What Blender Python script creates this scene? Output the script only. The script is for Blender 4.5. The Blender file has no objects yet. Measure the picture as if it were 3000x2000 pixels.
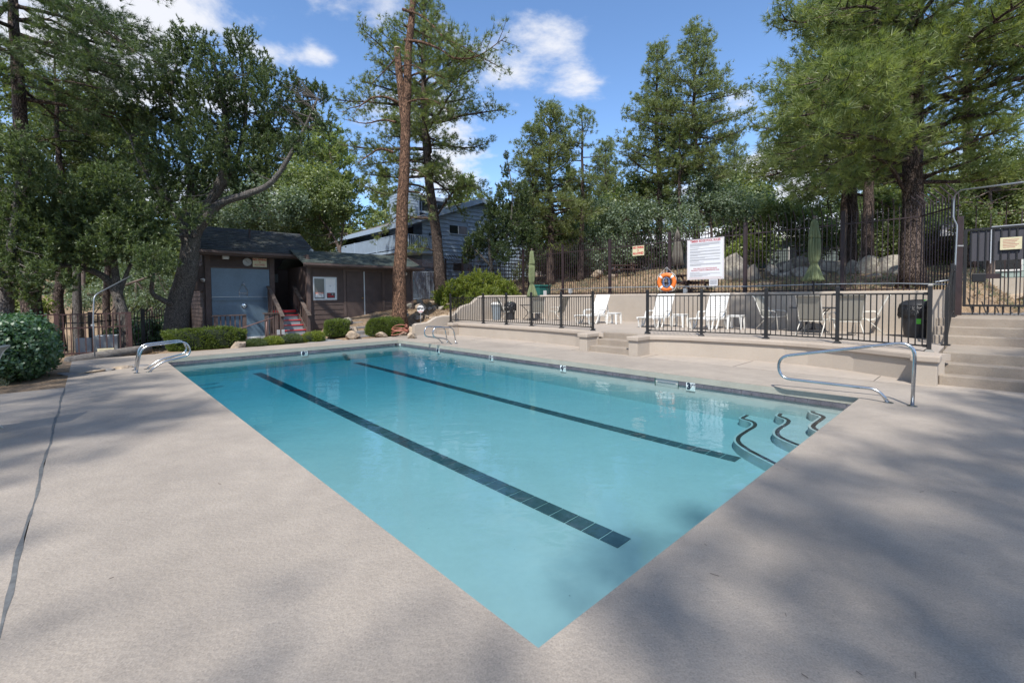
import bpy, math, random
import numpy as np
from mathutils import Vector, Matrix
R = math.radians
scene = bpy.context.scene
C = scene.collection

# ------------------------------------------------------------------ camera
EYE = 1.65
FOC, CY = 1326.33, 916.0
ROLL, PITCH = R(.551), R(2.02)
_c, _s = math.cos(PITCH), math.sin(PITCH)
_X = Vector((1, 0, 0)); _F = Vector((0, _c, -_s)); _U = Vector((0, _s, _c))
CX = _X*math.cos(ROLL) - _U*math.sin(ROLL)
CU = _X*math.sin(ROLL) + _U*math.cos(ROLL)
cam = bpy.data.cameras.new('camera'); camo = bpy.data.objects.new('camera', cam); C.objects.link(camo)
camo.matrix_world = Matrix(((CX.x, CU.x, -_F.x, 0), (CX.y, CU.y, -_F.y, 0), (CX.z, CU.z, -_F.z, EYE), (0, 0, 0, 1)))
cam.sensor_width = 36; cam.lens = FOC*36/3000; cam.shift_y = (CY-1000)/3000
cam.clip_start = .05; cam.clip_end = 3000
scene.camera = camo

# ------------------------------------------------------------------ world, sun, exposure
SUN_EL, SUN_AZ = 52, 194          # azimuth measured from +Y clockwise, sun stands behind the camera
sd = Vector((math.sin(R(SUN_AZ))*math.cos(R(SUN_EL)), math.cos(R(SUN_AZ))*math.cos(R(SUN_EL)), math.sin(R(SUN_EL))))
world = bpy.data.worlds.new('World'); scene.world = world; world.use_nodes = True
wn, wl = world.node_tree.nodes, world.node_tree.links
wn.clear()
def wnode(t, **k):
    n = wn.new(t)
    for a, b in k.items(): setattr(n, a, b)
    return n
wout = wnode('ShaderNodeOutputWorld'); wbg = wnode('ShaderNodeBackground'); wbg.inputs[1].default_value = .105
sky = wnode('ShaderNodeTexSky', sky_type='NISHITA', sun_disc=False)
sky.sun_elevation = R(SUN_EL); sky.sun_rotation = R(SUN_AZ); sky.air_density = 1.0; sky.dust_density = .35; sky.ozone_density = 2.2; sky.altitude = 1600
tc = wnode('ShaderNodeTexCoord')
sep = wnode('ShaderNodeSeparateXYZ'); wl.new(tc.outputs['Generated'], sep.inputs[0])
# project the direction on a flat cloud deck so that clouds shrink towards the horizon
zc = wnode('ShaderNodeMath', operation='MAXIMUM'); wl.new(sep.outputs[2], zc.inputs[0]); zc.inputs[1].default_value = 0
za = wnode('ShaderNodeMath', operation='ADD'); wl.new(zc.outputs[0], za.inputs[0]); za.inputs[1].default_value = .16
dx = wnode('ShaderNodeMath', operation='DIVIDE'); wl.new(sep.outputs[0], dx.inputs[0]); wl.new(za.outputs[0], dx.inputs[1])
dy = wnode('ShaderNodeMath', operation='DIVIDE'); wl.new(sep.outputs[1], dy.inputs[0]); wl.new(za.outputs[0], dy.inputs[1])
cmb = wnode('ShaderNodeCombineXYZ'); wl.new(dx.outputs[0], cmb.inputs[0]); wl.new(dy.outputs[0], cmb.inputs[1])
n1 = wnode('ShaderNodeTexNoise'); n1.inputs['Scale'].default_value = 1.6; n1.inputs['Detail'].default_value = 9; n1.inputs['Roughness'].default_value = .62
n1.inputs['Distortion'].default_value = .15
wmap = wnode('ShaderNodeMapping'); wmap.inputs['Location'].default_value = (21.7, 14.2, 1)
wl.new(cmb.outputs[0], wmap.inputs[0]); wl.new(wmap.outputs[0], n1.inputs['Vector'])
# individual cloud banks, placed on the same deck by direction: (azimuth deg, elevation deg, size, strength)
def deck_dir(az, el):
    x, y, z = math.sin(R(az))*math.cos(R(el)), math.cos(R(az))*math.cos(R(el)), math.sin(R(el))
    return x/(z+.16), y/(z+.16)
BANKS = [(3, 32, .17, .13), (6, 29, .17, .15), (9, 25.5, .15, .11), (-7, 12, .85, .17), (-41, 31, .2, .16), (-36, 27, .15, .09), (-28, 25, .12, .13), (-31, 20, .2, .14), (-22.5, 26, .11, .14), (-33, 12, .9, .13), (31, 14, .45, .18), (26, 21, .2, .12), (24, 28, .12, .08), (29, 10, .6, .12),
         (45, 9, 1.3, .14), (-55, 10, 1.2, .14), (12, 9, 1.0, .1), (60, 55, .4, .2), (300, 55, .4, .2), (110, 45, .55, .22), (160, 60, .45, .2), (205, 42, .55, .2), (250, 50, .5, .22),
         (90, 20, .9, .2), (135, 25, .8, .2), (180, 20, 1.0, .18), (225, 24, .8, .2), (270, 22, .9, .2), (0, 75, .3, .15), (320, 20, .5, .12)]  # banks overhead and behind the camera are added to whiten the fill light
acc = None
for az, el, sz, st in BANKS:
    px_, py_ = deck_dir(az, el)
    vs = wnode('ShaderNodeVectorMath', operation='DISTANCE'); wl.new(cmb.outputs[0], vs.inputs[0]); vs.inputs[1].default_value = (px_, py_, 0)
    mr = wnode('ShaderNodeMapRange', interpolation_type='SMOOTHSTEP'); wl.new(vs.outputs['Value'], mr.inputs[0])
    mr.inputs[1].default_value = 0; mr.inputs[2].default_value = sz; mr.inputs[3].default_value = st; mr.inputs[4].default_value = 0
    if acc is None: acc = mr.outputs[0]
    else:
        ad = wnode('ShaderNodeMath', operation='ADD'); wl.new(acc, ad.inputs[0]); wl.new(mr.outputs[0], ad.inputs[1]); acc = ad.outputs[0]
ad = wnode('ShaderNodeMath', operation='ADD'); wl.new(acc, ad.inputs[0]); wl.new(n1.outputs[0], ad.inputs[1])
cr = wnode('ShaderNodeMapRange', interpolation_type='SMOOTHSTEP'); wl.new(ad.outputs[0], cr.inputs[0])
cr.inputs[1].default_value = .575; cr.inputs[2].default_value = .74; cr.inputs[3].default_value = 0; cr.inputs[4].default_value = .93
hz = wnode('ShaderNodeMapRange', interpolation_type='SMOOTHSTEP'); wl.new(sep.outputs[2], hz.inputs[0])
hz.inputs[1].default_value = 0; hz.inputs[2].default_value = .12
cm = wnode('ShaderNodeMath', operation='MULTIPLY'); wl.new(cr.outputs[0], cm.inputs[0]); wl.new(hz.outputs[0], cm.inputs[1])
hs = wnode('ShaderNodeHueSaturation'); hs.inputs['Saturation'].default_value = 1.08; hs.inputs['Value'].default_value = 1.0
wl.new(sky.outputs[0], hs.inputs['Color'])
mix = wnode('ShaderNodeMix', data_type='RGBA'); wl.new(cm.outputs[0], mix.inputs[0]); wl.new(hs.outputs[0], mix.inputs[6]); mix.inputs[7].default_value = (3.7, 3.75, 3.95, 1)
wl.new(mix.outputs[2], wbg.inputs[0]); wl.new(wbg.outputs[0], wout.inputs[0])

sun = bpy.data.lights.new('sun', 'SUN'); sun.energy = 2.35; sun.angle = R(1.2); sun.color = (1, .94, .86)
suno = bpy.data.objects.new('sun', sun); C.objects.link(suno); suno.rotation_euler = sd.to_track_quat('Z', 'Y').to_euler()
vs_ = scene.view_settings; vs_.view_transform = 'Standard'; vs_.look = 'None'; vs_.gamma = 1; vs_.exposure = 1.3; vs_.use_curve_mapping = False
scene.cycles.volume_step_rate = 4; scene.cycles.transparent_max_bounces = 16; scene.cycles.max_bounces = 8

# ------------------------------------------------------------------ frames
NX, NY = .10857, 2.0724           # near corner of the pool
UU = Vector((-.68346585, .72998249, 0)); VV = Vector((.72998249, .68346585, 0))
ANG = math.atan2(VV.y, VV.x)
PW, PL = 7.4, 14.63               # pool width and length
def W(u, v, z=0): return Vector((NX, NY, z)) + UU*u + VV*v
def UVof(p): d = Vector((p[0]-NX, p[1]-NY, 0)); return d.dot(UU), d.dot(VV)
def ray(px, py): return CX*((px-1500)/FOC) - CU*((py-CY)/FOC) + _F
def D(px, py, y): d = ray(px, py); return Vector((0, 0, EYE)) + d*(y/d.y)
def G(px, py, z): d = ray(px, py); return Vector((0, 0, EYE)) + d*((z-EYE)/d.z)
def sstep(x, a, b):
    t = np.clip((np.asarray(x, float)-a)/(np.asarray(b)-a), 0, 1); return t*t*(3-2*t)
def _n2(x, y, s):
    return (np.sin(x*1.3/s+y*.7/s+1.1)+np.sin(x*.6/s-y*1.9/s+2.3)+np.sin((x+y)*2.3/s)*.5+np.sin(x*3.1/s-y*2.7/s+.4)*.35)/2.85
def HT(u, v):
    "terrain height over the pool frame"
    u = np.asarray(u, float); v = np.asarray(v, float)
    back = 1.6+(.105+.05*sstep(u, 6, 14))*np.clip(v-16, 0, 12.5)+.035*np.clip(v-28.5, 0, 70)
    gw = sstep(-u, .5, 2.2); back = back*(1-gw)+(1.02+.035*np.clip(v-16, 0, 60))*gw
    mid = sstep(u, 16.45, 19.2)*(.55+.75*sstep(v, 4.8, 9.5)) + sstep(u, 22, 34)*1.0+.05*np.clip(u-30, 0, 30)
    mid = np.where(v < 6, mid*sstep(v, 5.3, 6.6), mid)
    d = np.maximum(0, np.hypot(u-8, v-4)-11)
    left = -.16-.075*np.clip(d-1, 0, 11)+.21*np.clip(d-15, 0, 55)
    kk = np.clip((u-19)*.45, 0, 25); w1 = sstep(v, 4.6-kk, 6.4+kk*.6); w2 = sstep(v, 15.5-3.6*sstep(u, 15.9, 17), 16.5-1.2*sstep(u, 15.9, 17))
    m2 = np.where(u > 16.2, mid, -.2)
    h = left*(1-w1)+m2*w1
    h = h*(1-w2)+back*w2
    h = h+_n2(u, v, 2.6)*.07
    ins = sstep(u, -9.3, -8.7)*(1-sstep(u, 16.0, 16.3))*sstep(v, -9.3, -8.9)*(1-sstep(v, 15.6, 15.95))
    return h*(1-ins)+(-1.6)*ins
def HP(p): u, v = UVof(p); return float(HT(u, v))

# ------------------------------------------------------------------ materials
def mat(name, col, rough=.6, metal=0., spec=.5, noise=None, bump=None, col2=None, coat=0, extra=None):
    """principled with optional object-space noise colour (scale, amount[, detail]) and bump (scale, strength, distance)"""
    m = bpy.data.materials.new(name); m.use_nodes = True
    nt = m.node_tree; b = nt.nodes['Principled BSDF']
    b.inputs['Base Color'].default_value = (*col, 1); b.inputs['Roughness'].default_value = rough; b.inputs['Metallic'].default_value = metal
    b.inputs['Specular IOR Level'].default_value = spec
    if coat: b.inputs['Coat Weight'].default_value = coat
    g = nt.nodes.new('ShaderNodeNewGeometry') if (noise or bump) else None
    last = None
    if noise:
        for i, (sc, am) in enumerate(noise):
            t = nt.nodes.new('ShaderNodeTexNoise'); t.inputs['Scale'].default_value = sc; t.inputs['Detail'].default_value = 6; t.inputs['Roughness'].default_value = .6
            nt.links.new(g.outputs['Position'], t.inputs['Vector'])
            mr = nt.nodes.new('ShaderNodeMapRange'); mr.inputs[1].default_value = .3; mr.inputs[2].default_value = .7
            mr.inputs[3].default_value = 1-am; mr.inputs[4].default_value = 1+am
            nt.links.new(t.outputs[0], mr.inputs[0])
            if last is None: last = mr.outputs[0]
            else:
                mu = nt.nodes.new('ShaderNodeMath'); mu.operation = 'MULTIPLY'; nt.links.new(last, mu.inputs[0]); nt.links.new(mr.outputs[0], mu.inputs[1]); last = mu.outputs[0]
        vm = nt.nodes.new('ShaderNodeVectorMath'); vm.operation = 'SCALE'; nt.links.new(last, vm.inputs['Scale'])
        if col2:
            t = nt.nodes.new('ShaderNodeTexNoise'); t.inputs['Scale'].default_value = noise[0][0]*.6; t.inputs['Detail'].default_value = 5
            nt.links.new(g.outputs['Position'], t.inputs['Vector'])
            rr = nt.nodes.new('ShaderNodeMapRange'); rr.inputs[1].default_value = .4; rr.inputs[2].default_value = .62; nt.links.new(t.outputs[0], rr.inputs[0])
            mx = nt.nodes.new('ShaderNodeMix'); mx.data_type = 'RGBA'; mx.inputs[6].default_value = (*col, 1); mx.inputs[7].default_value = (*col2, 1)
            nt.links.new(rr.outputs[0], mx.inputs[0]); nt.links.new(mx.outputs[2], vm.inputs[0])
        else: vm.inputs[0].default_value = col
        nt.links.new(vm.outputs[0], b.inputs['Base Color'])
    if bump:
        prev = None
        for sc, st, di in bump:
            t = nt.nodes.new('ShaderNodeTexNoise'); t.inputs['Scale'].default_value = sc; t.inputs['Detail'].default_value = 5; t.inputs['Roughness'].default_value = .65
            nt.links.new(g.outputs['Position'], t.inputs['Vector'])
            bp = nt.nodes.new('ShaderNodeBump'); bp.inputs['Strength'].default_value = st; bp.inputs['Distance'].default_value = di
            nt.links.new(t.outputs[0], bp.inputs['Height'])
            if prev: nt.links.new(prev, bp.inputs['Normal'])
            prev = bp.outputs[0]
        nt.links.new(prev, b.inputs['Normal'])
    return m

def leafmat(name, dark, light, trans=.3, gloss=.04, yellow=None):
    m = bpy.data.materials.new(name); m.use_nodes = True; nt = m.node_tree; nt.nodes.clear()
    o = nt.nodes.new('ShaderNodeOutputMaterial'); at = nt.nodes.new('ShaderNodeAttribute'); at.attribute_name = 'tone'
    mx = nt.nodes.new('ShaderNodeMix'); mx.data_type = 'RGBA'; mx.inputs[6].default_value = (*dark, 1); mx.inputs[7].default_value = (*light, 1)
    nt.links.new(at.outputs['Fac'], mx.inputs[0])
    d = nt.nodes.new('ShaderNodeBsdfDiffuse'); t = nt.nodes.new('ShaderNodeBsdfTranslucent'); g = nt.nodes.new('ShaderNodeBsdfGlossy'); g.inputs['Roughness'].default_value = .45
    g.inputs['Color'].default_value = (.8, .85, .8, 1)
    sc = nt.nodes.new('ShaderNodeVectorMath'); sc.operation = 'MULTIPLY'; sc.inputs[1].default_value = (1.25, 1.3, .6)
    nt.links.new(mx.outputs[2], d.inputs[0]); nt.links.new(mx.outputs[2], sc.inputs[0]); nt.links.new(sc.outputs[0], t.inputs[0])
    a = nt.nodes.new('ShaderNodeMixShader'); a.inputs[0].default_value = trans; nt.links.new(d.outputs[0], a.inputs[1]); nt.links.new(t.outputs[0], a.inputs[2])
    b = nt.nodes.new('ShaderNodeMixShader'); b.inputs[0].default_value = gloss; nt.links.new(a.outputs[0], b.inputs[1]); nt.links.new(g.outputs[0], b.inputs[2])
    nt.links.new(b.outputs[0], o.inputs[0]); return m

def barkmat(name, plate, crack, scale=(9, 9, 2.2), dist=.04):
    m = bpy.data.materials.new(name); m.use_nodes = True; nt = m.node_tree; b = nt.nodes['Principled BSDF']; b.inputs['Roughness'].default_value = .9
    b.inputs['Specular IOR Level'].default_value = .15
    g = nt.nodes.new('ShaderNodeNewGeometry'); mp = nt.nodes.new('ShaderNodeMapping'); mp.inputs['Scale'].default_value = scale
    ns = nt.nodes.new('ShaderNodeTexNoise'); ns.inputs['Scale'].default_value = 2.5; ns.inputs['Detail'].default_value = 4
    nt.links.new(g.outputs['Position'], ns.inputs['Vector'])
    av = nt.nodes.new('ShaderNodeVectorMath'); av.operation = 'MULTIPLY_ADD'; av.inputs[1].default_value = (.3, .3, .8)
    nt.links.new(ns.outputs['Color'], av.inputs[0]); nt.links.new(g.outputs['Position'], av.inputs[2]); nt.links.new(av.outputs[0], mp.inputs[0])
    vo = nt.nodes.new('ShaderNodeTexVoronoi'); vo.feature = 'DISTANCE_TO_EDGE'; vo.inputs['Scale'].default_value = 1
    nt.links.new(mp.outputs[0], vo.inputs['Vector'])
    vc = nt.nodes.new('ShaderNodeTexVoronoi'); vc.inputs['Scale'].default_value = 1; nt.links.new(mp.outputs[0], vc.inputs['Vector'])
    n3 = nt.nodes.new('ShaderNodeTexNoise'); n3.inputs['Scale'].default_value = 30; n3.inputs['Detail'].default_value = 6; nt.links.new(g.outputs['Position'], n3.inputs['Vector'])
    mr = nt.nodes.new('ShaderNodeMapRange'); mr.interpolation_type = 'SMOOTHSTEP'; mr.inputs[2].default_value = .13; nt.links.new(vo.outputs[0], mr.inputs[0])
    mx = nt.nodes.new('ShaderNodeMix'); mx.data_type = 'RGBA'; mx.inputs[6].default_value = (*crack, 1); nt.links.new(mr.outputs[0], mx.inputs[0])
    sp = nt.nodes.new('ShaderNodeSeparateColor'); nt.links.new(vc.outputs['Color'], sp.inputs[0])
    ad = nt.nodes.new('ShaderNodeMath'); ad.operation = 'MULTIPLY_ADD'; ad.inputs[1].default_value = .5; nt.links.new(sp.outputs[0], ad.inputs[0]); nt.links.new(n3.outputs[0], ad.inputs[2])
    vm = nt.nodes.new('ShaderNodeVectorMath'); vm.operation = 'SCALE'; vm.inputs[0].default_value = plate; nt.links.new(ad.outputs[0], vm.inputs['Scale'])
    nt.links.new(vm.outputs[0], mx.inputs[7]); nt.links.new(mx.outputs[2], b.inputs['Base Color'])
    bp = nt.nodes.new('ShaderNodeBump'); bp.inputs['Strength'].default_value = .9; bp.inputs['Distance'].default_value = dist
    hh = nt.nodes.new('ShaderNodeMath'); hh.operation = 'MULTIPLY_ADD'; hh.inputs[1].default_value = .35; nt.links.new(n3.outputs[0], hh.inputs[0]); nt.links.new(mr.outputs[0], hh.inputs[2])
    nt.links.new(hh.outputs[0], bp.inputs['Height']); nt.links.new(bp.outputs[0], b.inputs['Normal'])
    return m

def concrete(name, base, tint, speck=.13, stain=.1):
    m = bpy.data.materials.new(name); m.use_nodes = True; nt = m.node_tree; b = nt.nodes['Principled BSDF']
    b.inputs['Roughness'].default_value = .85; b.inputs['Specular IOR Level'].default_value = .25
    g = nt.nodes.new('ShaderNodeNewGeometry')
    def nz(sc, det=6, ro=.6):
        t = nt.nodes.new('ShaderNodeTexNoise'); t.inputs['Scale'].default_value = sc; t.inputs['Detail'].default_value = det; t.inputs['Roughness'].default_value = ro
        nt.links.new(g.outputs['Position'], t.inputs['Vector']); return t
    big, mid, fine = nz(.55), nz(5.5, 8, .7), nz(110, 3)
    def rng(n, a, lo=.3, hi=.7):
        r = nt.nodes.new('ShaderNodeMapRange'); r.inputs[1].default_value = lo; r.inputs[2].default_value = hi; r.inputs[3].default_value = 1-a; r.inputs[4].default_value = 1+a
        nt.links.new(n.outputs[0], r.inputs[0]); return r
    a, c, f = rng(big, stain), rng(mid, .07), rng(fine, speck, .35, .65)
    vo = nt.nodes.new('ShaderNodeTexVoronoi'); vo.inputs['Scale'].default_value = 38; nt.links.new(g.outputs['Position'], vo.inputs['Vector'])
    vr = nt.nodes.new('ShaderNodeMapRange'); vr.inputs[1].default_value = .05; vr.inputs[2].default_value = .3; vr.inputs[3].default_value = .86; vr.inputs[4].default_value = 1.0; nt.links.new(vo.outputs[0], vr.inputs[0])
    x = a.outputs[0]
    for o in (c.outputs[0], f.outputs[0], vr.outputs[0]):
        mu = nt.nodes.new('ShaderNodeMath'); mu.operation = 'MULTIPLY'; nt.links.new(x, mu.inputs[0]); nt.links.new(o, mu.inputs[1]); x = mu.outputs[0]
    mr = nt.nodes.new('ShaderNodeMapRange'); mr.inputs[1].default_value = .4; mr.inputs[2].default_value = .6; nt.links.new(nz(1.3).outputs[0], mr.inputs[0])
    mx = nt.nodes.new('ShaderNodeMix'); mx.data_type = 'RGBA'; mx.inputs[6].default_value = (*base, 1); mx.inputs[7].default_value = (*tint, 1); nt.links.new(mr.outputs[0], mx.inputs[0])
    vm = nt.nodes.new('ShaderNodeVectorMath'); vm.operation = 'SCALE'; nt.links.new(mx.outputs[2], vm.inputs[0]); nt.links.new(x, vm.inputs['Scale'])
    nt.links.new(vm.outputs[0], b.inputs['Base Color'])
    b1 = nt.nodes.new('ShaderNodeBump'); b1.inputs['Strength'].default_value = .35; b1.inputs['Distance'].default_value = .004; nt.links.new(fine.outputs[0], b1.inputs['Height'])
    b2 = nt.nodes.new('ShaderNodeBump'); b2.inputs['Strength'].default_value = .5; b2.inputs['Distance'].default_value = .006; nt.links.new(vo.outputs[0], b2.inputs['Height']); nt.links.new(b1.outputs[0], b2.inputs['Normal'])
    nt.links.new(b2.outputs[0], b.inputs['Normal']); return m

M = {}
M['deck'] = concrete('deck_concrete', (.31, .275, .238), (.345, .305, .262), .14, .10)
M['deck_pale'] = concrete('pale_deck_strip', (.37, .325, .28), (.395, .345, .295), .08, .06)
M['step'] = concrete('sand_step', (.30, .255, .21), (.325, .28, .23), .12, .08)
M['stucco'] = mat('stucco', (.41, .36, .305), .9, noise=[(1.2, .06), (40, .05)], bump=[(60, .5, .006), (7, .3, .01)], spec=.2)
M['cap'] = mat('stucco_cap', (.40, .345, .29), .9, noise=[(2, .06), (50, .06)], bump=[(60, .5, .006)], spec=.2)
M['coping'] = mat('sage_coping', (.31, .31, .27), .8, noise=[(3, .08), (45, .08)], bump=[(50, .4, .004)], spec=.25)
M['plaster'] = mat('pool_plaster', (.42, .43, .43), .8, noise=[(.9, .05), (12, .03)])
M['walltile'] = mat('waterline_tile', (.105, .10, .118), .32, noise=[(4, .3), (30, .2)])
M['grout'] = mat('grout', (.42, .47, .47), .8)
M['lanetile'] = mat('lane_tile', (.055, .066, .075), .35, noise=[(3, .4), (30, .2)])
M['nosetile'] = mat('nosing_tile', (.055, .022, .018), .4, noise=[(20, .4)])
M['white_tile'] = mat('white_tile', (.72, .78, .80), .3, noise=[(8, .05)])
M['navy'] = mat('navy_glaze', (.012, .02, .04), .4)
M['chrome'] = mat('stainless', (.52, .55, .58), .23, 1, noise=[(3, .05)])
M['steelgrey'] = mat('grey_conduit', (.35, .38, .41), .45, .6)
M['black_metal'] = mat('black_powdercoat', (.018, .018, .019), .42, .0, noise=[(20, .15)])
M['brown_metal'] = mat('brown_paint_steel', (.035, .022, .024), .5, 0, noise=[(6, .25)])
M['rust_metal'] = mat('rusty_brown_steel', (.075, .038, .034), .6, 0, noise=[(8, .3)])
M['white_plastic'] = mat('white_resin', (.74, .74, .71), .45, noise=[(5, .04), (40, .03)])
M['sling'] = mat('sling_fabric', (.30, .29, .25), .8, noise=[(120, .12)], bump=[(300, .4, .002)])
M['ivory_metal'] = mat('ivory_tube', (.62, .60, .54), .4)
M['green_fabric'] = mat('olive_canvas', (.155, .185, .095), .9, noise=[(6, .12), (60, .08)], bump=[(120, .3, .003)])
M['taupe_fabric'] = mat('taupe_canvas', (.14, .13, .11), .9, noise=[(6, .12)])
M['teal'] = mat('teal_plastic', (.02, .115, .10), .5, noise=[(8, .1)])
M['bin_grey'] = mat('grey_bin', (.20, .235, .26), .5, noise=[(6, .08)])
M['bin_dark'] = mat('dark_bin', (.025, .026, .03), .45, noise=[(6, .1)])
M['liner'] = mat('black_bin_liner', (.012, .012, .014), .22, noise=[(5, .2)], bump=[(9, .9, .05), (30, .6, .015)])
M['lime'] = mat('lime_sticker', (.12, .55, .06), .5)
M['siding'] = mat('brown_siding', (.072, .050, .044), .75, noise=[(3, .18), (30, .12)], bump=[(40, .3, .003)])
M['siding_trim'] = mat('brown_trim', (.095, .066, .058), .75, noise=[(4, .2), (40, .15)], bump=[(40, .3, .003)])
M['worn_wood'] = mat('worn_brown_rail', (.10, .078, .068), .85, noise=[(7, .45), (40, .2)])
M['shower'] = mat('blue_mosaic', (.115, .175, .235), .4, noise=[(1.3, .15), (70, .3)], bump=[(60, .4, .003)])
M['greypaint'] = mat('grey_step_paint', (.25, .265, .285), .7, noise=[(4, .12), (40, .08)])
M['redpaint'] = mat('red_nosing_paint', (.62, .025, .03), .6, noise=[(15, .15)])
M['shingle_dark'] = mat('dark_shingle', (.034, .041, .047), .95, noise=[(2.5, .4), (30, .35)], col2=(.05, .055, .05))
M['shingle_green'] = mat('grey_green_shingle', (.05, .068, .063), .95, noise=[(2.5, .3), (30, .3)], col2=(.055, .065, .055))
M['shingle_grey'] = mat('grey_shingle', (.16, .15, .15), .95, noise=[(2.5, .2), (20, .25)])
M['bluewood'] = mat('blue_grey_siding', (.26, .335, .43), .75, noise=[(1.5, .12), (20, .08)])
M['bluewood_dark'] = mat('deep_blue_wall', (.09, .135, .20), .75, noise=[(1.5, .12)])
M['bluewood_trim'] = mat('blue_trim', (.28, .36, .46), .7, noise=[(3, .08)])
M['greenwood'] = mat('green_grey_siding', (.13, .165, .16), .75, noise=[(2, .12)])
M['paleg'] = mat('pale_green_wall', (.27, .34, .32), .75, noise=[(2, .08)])
M['whiteroof'] = mat('white_metal_roof', (.68, .70, .74), .5)
M['beigewall'] = mat('beige_wall', (.42, .38, .32), .8, noise=[(2, .08)])
M['glass_dark'] = mat('window_glass', (.02, .025, .03), .06, 0, .8)
M['glass_pale'] = mat('window_with_blind', (.20, .215, .22), .12, 0, .6, noise=[(3, .1)])
M['glass_mid'] = mat('grey_window_pane', (.10, .105, .105), .15, noise=[(3, .1)])
M['alu'] = mat('aluminium_frame', (.50, .52, .54), .4, .4)
M['white'] = mat('white_paint', (.70, .70, .69), .55, noise=[(9, .05)])
M['signwhite'] = mat('sign_face', (.70, .72, .76), .4)
M['cream'] = mat('cream_sign', (.62, .57, .38), .5, noise=[(9, .08)])
M['red'] = mat('red_ink', (.42, .02, .035), .5)
M['fadered'] = mat('faded_red_ink', (.50, .22, .17), .5)
M['ink'] = mat('grey_ink', (.17, .17, .19), .6)
M['black'] = mat('black_ink', (.015, .015, .017), .5)
M['orange'] = mat('orange_foam', (.72, .17, .025), .55, noise=[(6, .08)])
M['rope_white'] = mat('white_rope', (.66, .66, .64), .8)
M['rope_blue'] = mat('blue_rope', (.12, .19, .36), .8, noise=[(40, .6)])
M['pinkpipe'] = mat('pink_brown_pipe', (.22, .13, .115), .5, noise=[(6, .15)])
M['hose'] = mat('terracotta_hose', (.34, .13, .09), .5)
M['rock'] = mat('tan_rock', (.42, .33, .235), .95, noise=[(2.5, .3), (14, .25)], bump=[(12, .8, .04), (50, .5, .01)], col2=(.32, .27, .22))
M['rock_grey'] = mat('grey_granite', (.25, .23, .20), .95, noise=[(2.5, .35), (14, .3)], bump=[(10, .9, .05), (50, .5, .01)], col2=(.36, .33, .27))
M['flag'] = mat('flagstone', (.20, .195, .195), .9, noise=[(3, .25), (20, .15)], bump=[(20, .5, .01)])
M['soil'] = mat('pine_litter_soil', (.31, .225, .15), 1, noise=[(.5, .2), (9, .35), (45, .3)], bump=[(14, .8, .05), (60, .7, .015)], col2=(.22, .165, .115), spec=.1)
M['log'] = mat('weathered_log', (.17, .155, .14), .95, noise=[(9, .4)], bump=[(25, .8, .02)])
M['table_metal'] = mat('dark_table_metal', (.022, .024, .03), .4)
M['picnic'] = mat('weathered_picnic_wood', (.075, .042, .032), .85, noise=[(8, .35)])
M['brass'] = mat('brass', (.45, .28, .08), .3, 1)
M['lampwhite'] = mat('lamp_housing', (.55, .55, .53), .4)
M['turq'] = mat('turquoise_paint', (.03, .30, .42), .6)
M['car_paint'] = mat('silver_car_paint', (.55, .56, .58), .25, .3, coat=.6)
M['tyre'] = mat('tyre_rubber', (.015, .015, .015), .8)
M['steelmesh'] = mat('grey_mesh_panel', (.055, .055, .068), .7, noise=[(30, .1)])
M['gravel_dark'] = mat('joint_filler', (.06, .058, .055), .95, noise=[(20, .5)])
M['caulk'] = mat('grey_caulk', (.13, .135, .135), .6, noise=[(15, .3)])
M['bark_pond'] = barkmat('ponderosa_bark', (.255, .150, .100), (.040, .028, .024), (17, 17, 4.6), .03)
M['bark_dark'] = barkmat('dark_pine_bark', (.15, .115, .098), (.035, .027, .024), (17, 17, 5), .03)
M['bark_grey'] = barkmat('juniper_bark', (.21, .195, .18), (.06, .053, .05), (34, 34, 16), .015)
M['bark_far'] = mat('far_bark', (.13, .10, .085), .95, noise=[(6, .3)])
M['n_pine'] = leafmat('pine_needles', (0.088, 0.132, 0.057), (0.265, 0.299, 0.096), .45)
M['n_far'] = leafmat('far_pine_needles', (.115, .145, .065), (.27, .31, .125), .45)
M['n_near'] = leafmat('near_pine_needles', (0.106, 0.157, 0.064), (0.292, 0.336, 0.112), .45)
M['n_blue'] = leafmat('dark_pine_needles', (0.051, 0.086, 0.046), (0.133, 0.178, 0.074), .45)  # darker, bluer needles for the left edge pine
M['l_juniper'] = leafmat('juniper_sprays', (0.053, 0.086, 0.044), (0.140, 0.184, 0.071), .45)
M['l_juniper_y'] = leafmat('yellowish_juniper_sprays', (.066, .104, .048), (.175, .225, .088), .45)  # lighter, slightly yellower juniper foliage
M['l_oak'] = leafmat('oak_leaves', (0.098, 0.146, 0.064), (0.265, 0.306, 0.120), .45)
M['l_oakgrey'] = leafmat('grey_oak_leaves', (0.109, 0.160, 0.113), (0.246, 0.304, 0.203), .45)
M['l_yellow'] = leafmat('yellow_green_leaves', (0.116, 0.171, 0.039), (0.286, 0.341, 0.077), .45)
M['l_hedge'] = leafmat('clipped_hedge_leaves', (0.071, 0.116, 0.022), (0.221, 0.283, 0.056), .45)
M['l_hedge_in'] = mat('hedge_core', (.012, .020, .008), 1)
M['l_shrub'] = leafmat('glossy_shrub_leaves', (0.043, 0.104, 0.052), (0.123, 0.239, 0.102), .45, .10)
M['l_bright'] = leafmat('bright_juniper_bush', (0.115, 0.172, 0.032), (0.336, 0.373, 0.064), .45)
M['l_sage'] = leafmat('sage_ground_plant', (0.131, 0.160, 0.116), (0.290, 0.304, 0.217), .45)
M['litter'] = leafmat('pine_litter', (0.168, 0.108, 0.060), (0.408, 0.288, 0.156), .1)

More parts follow.
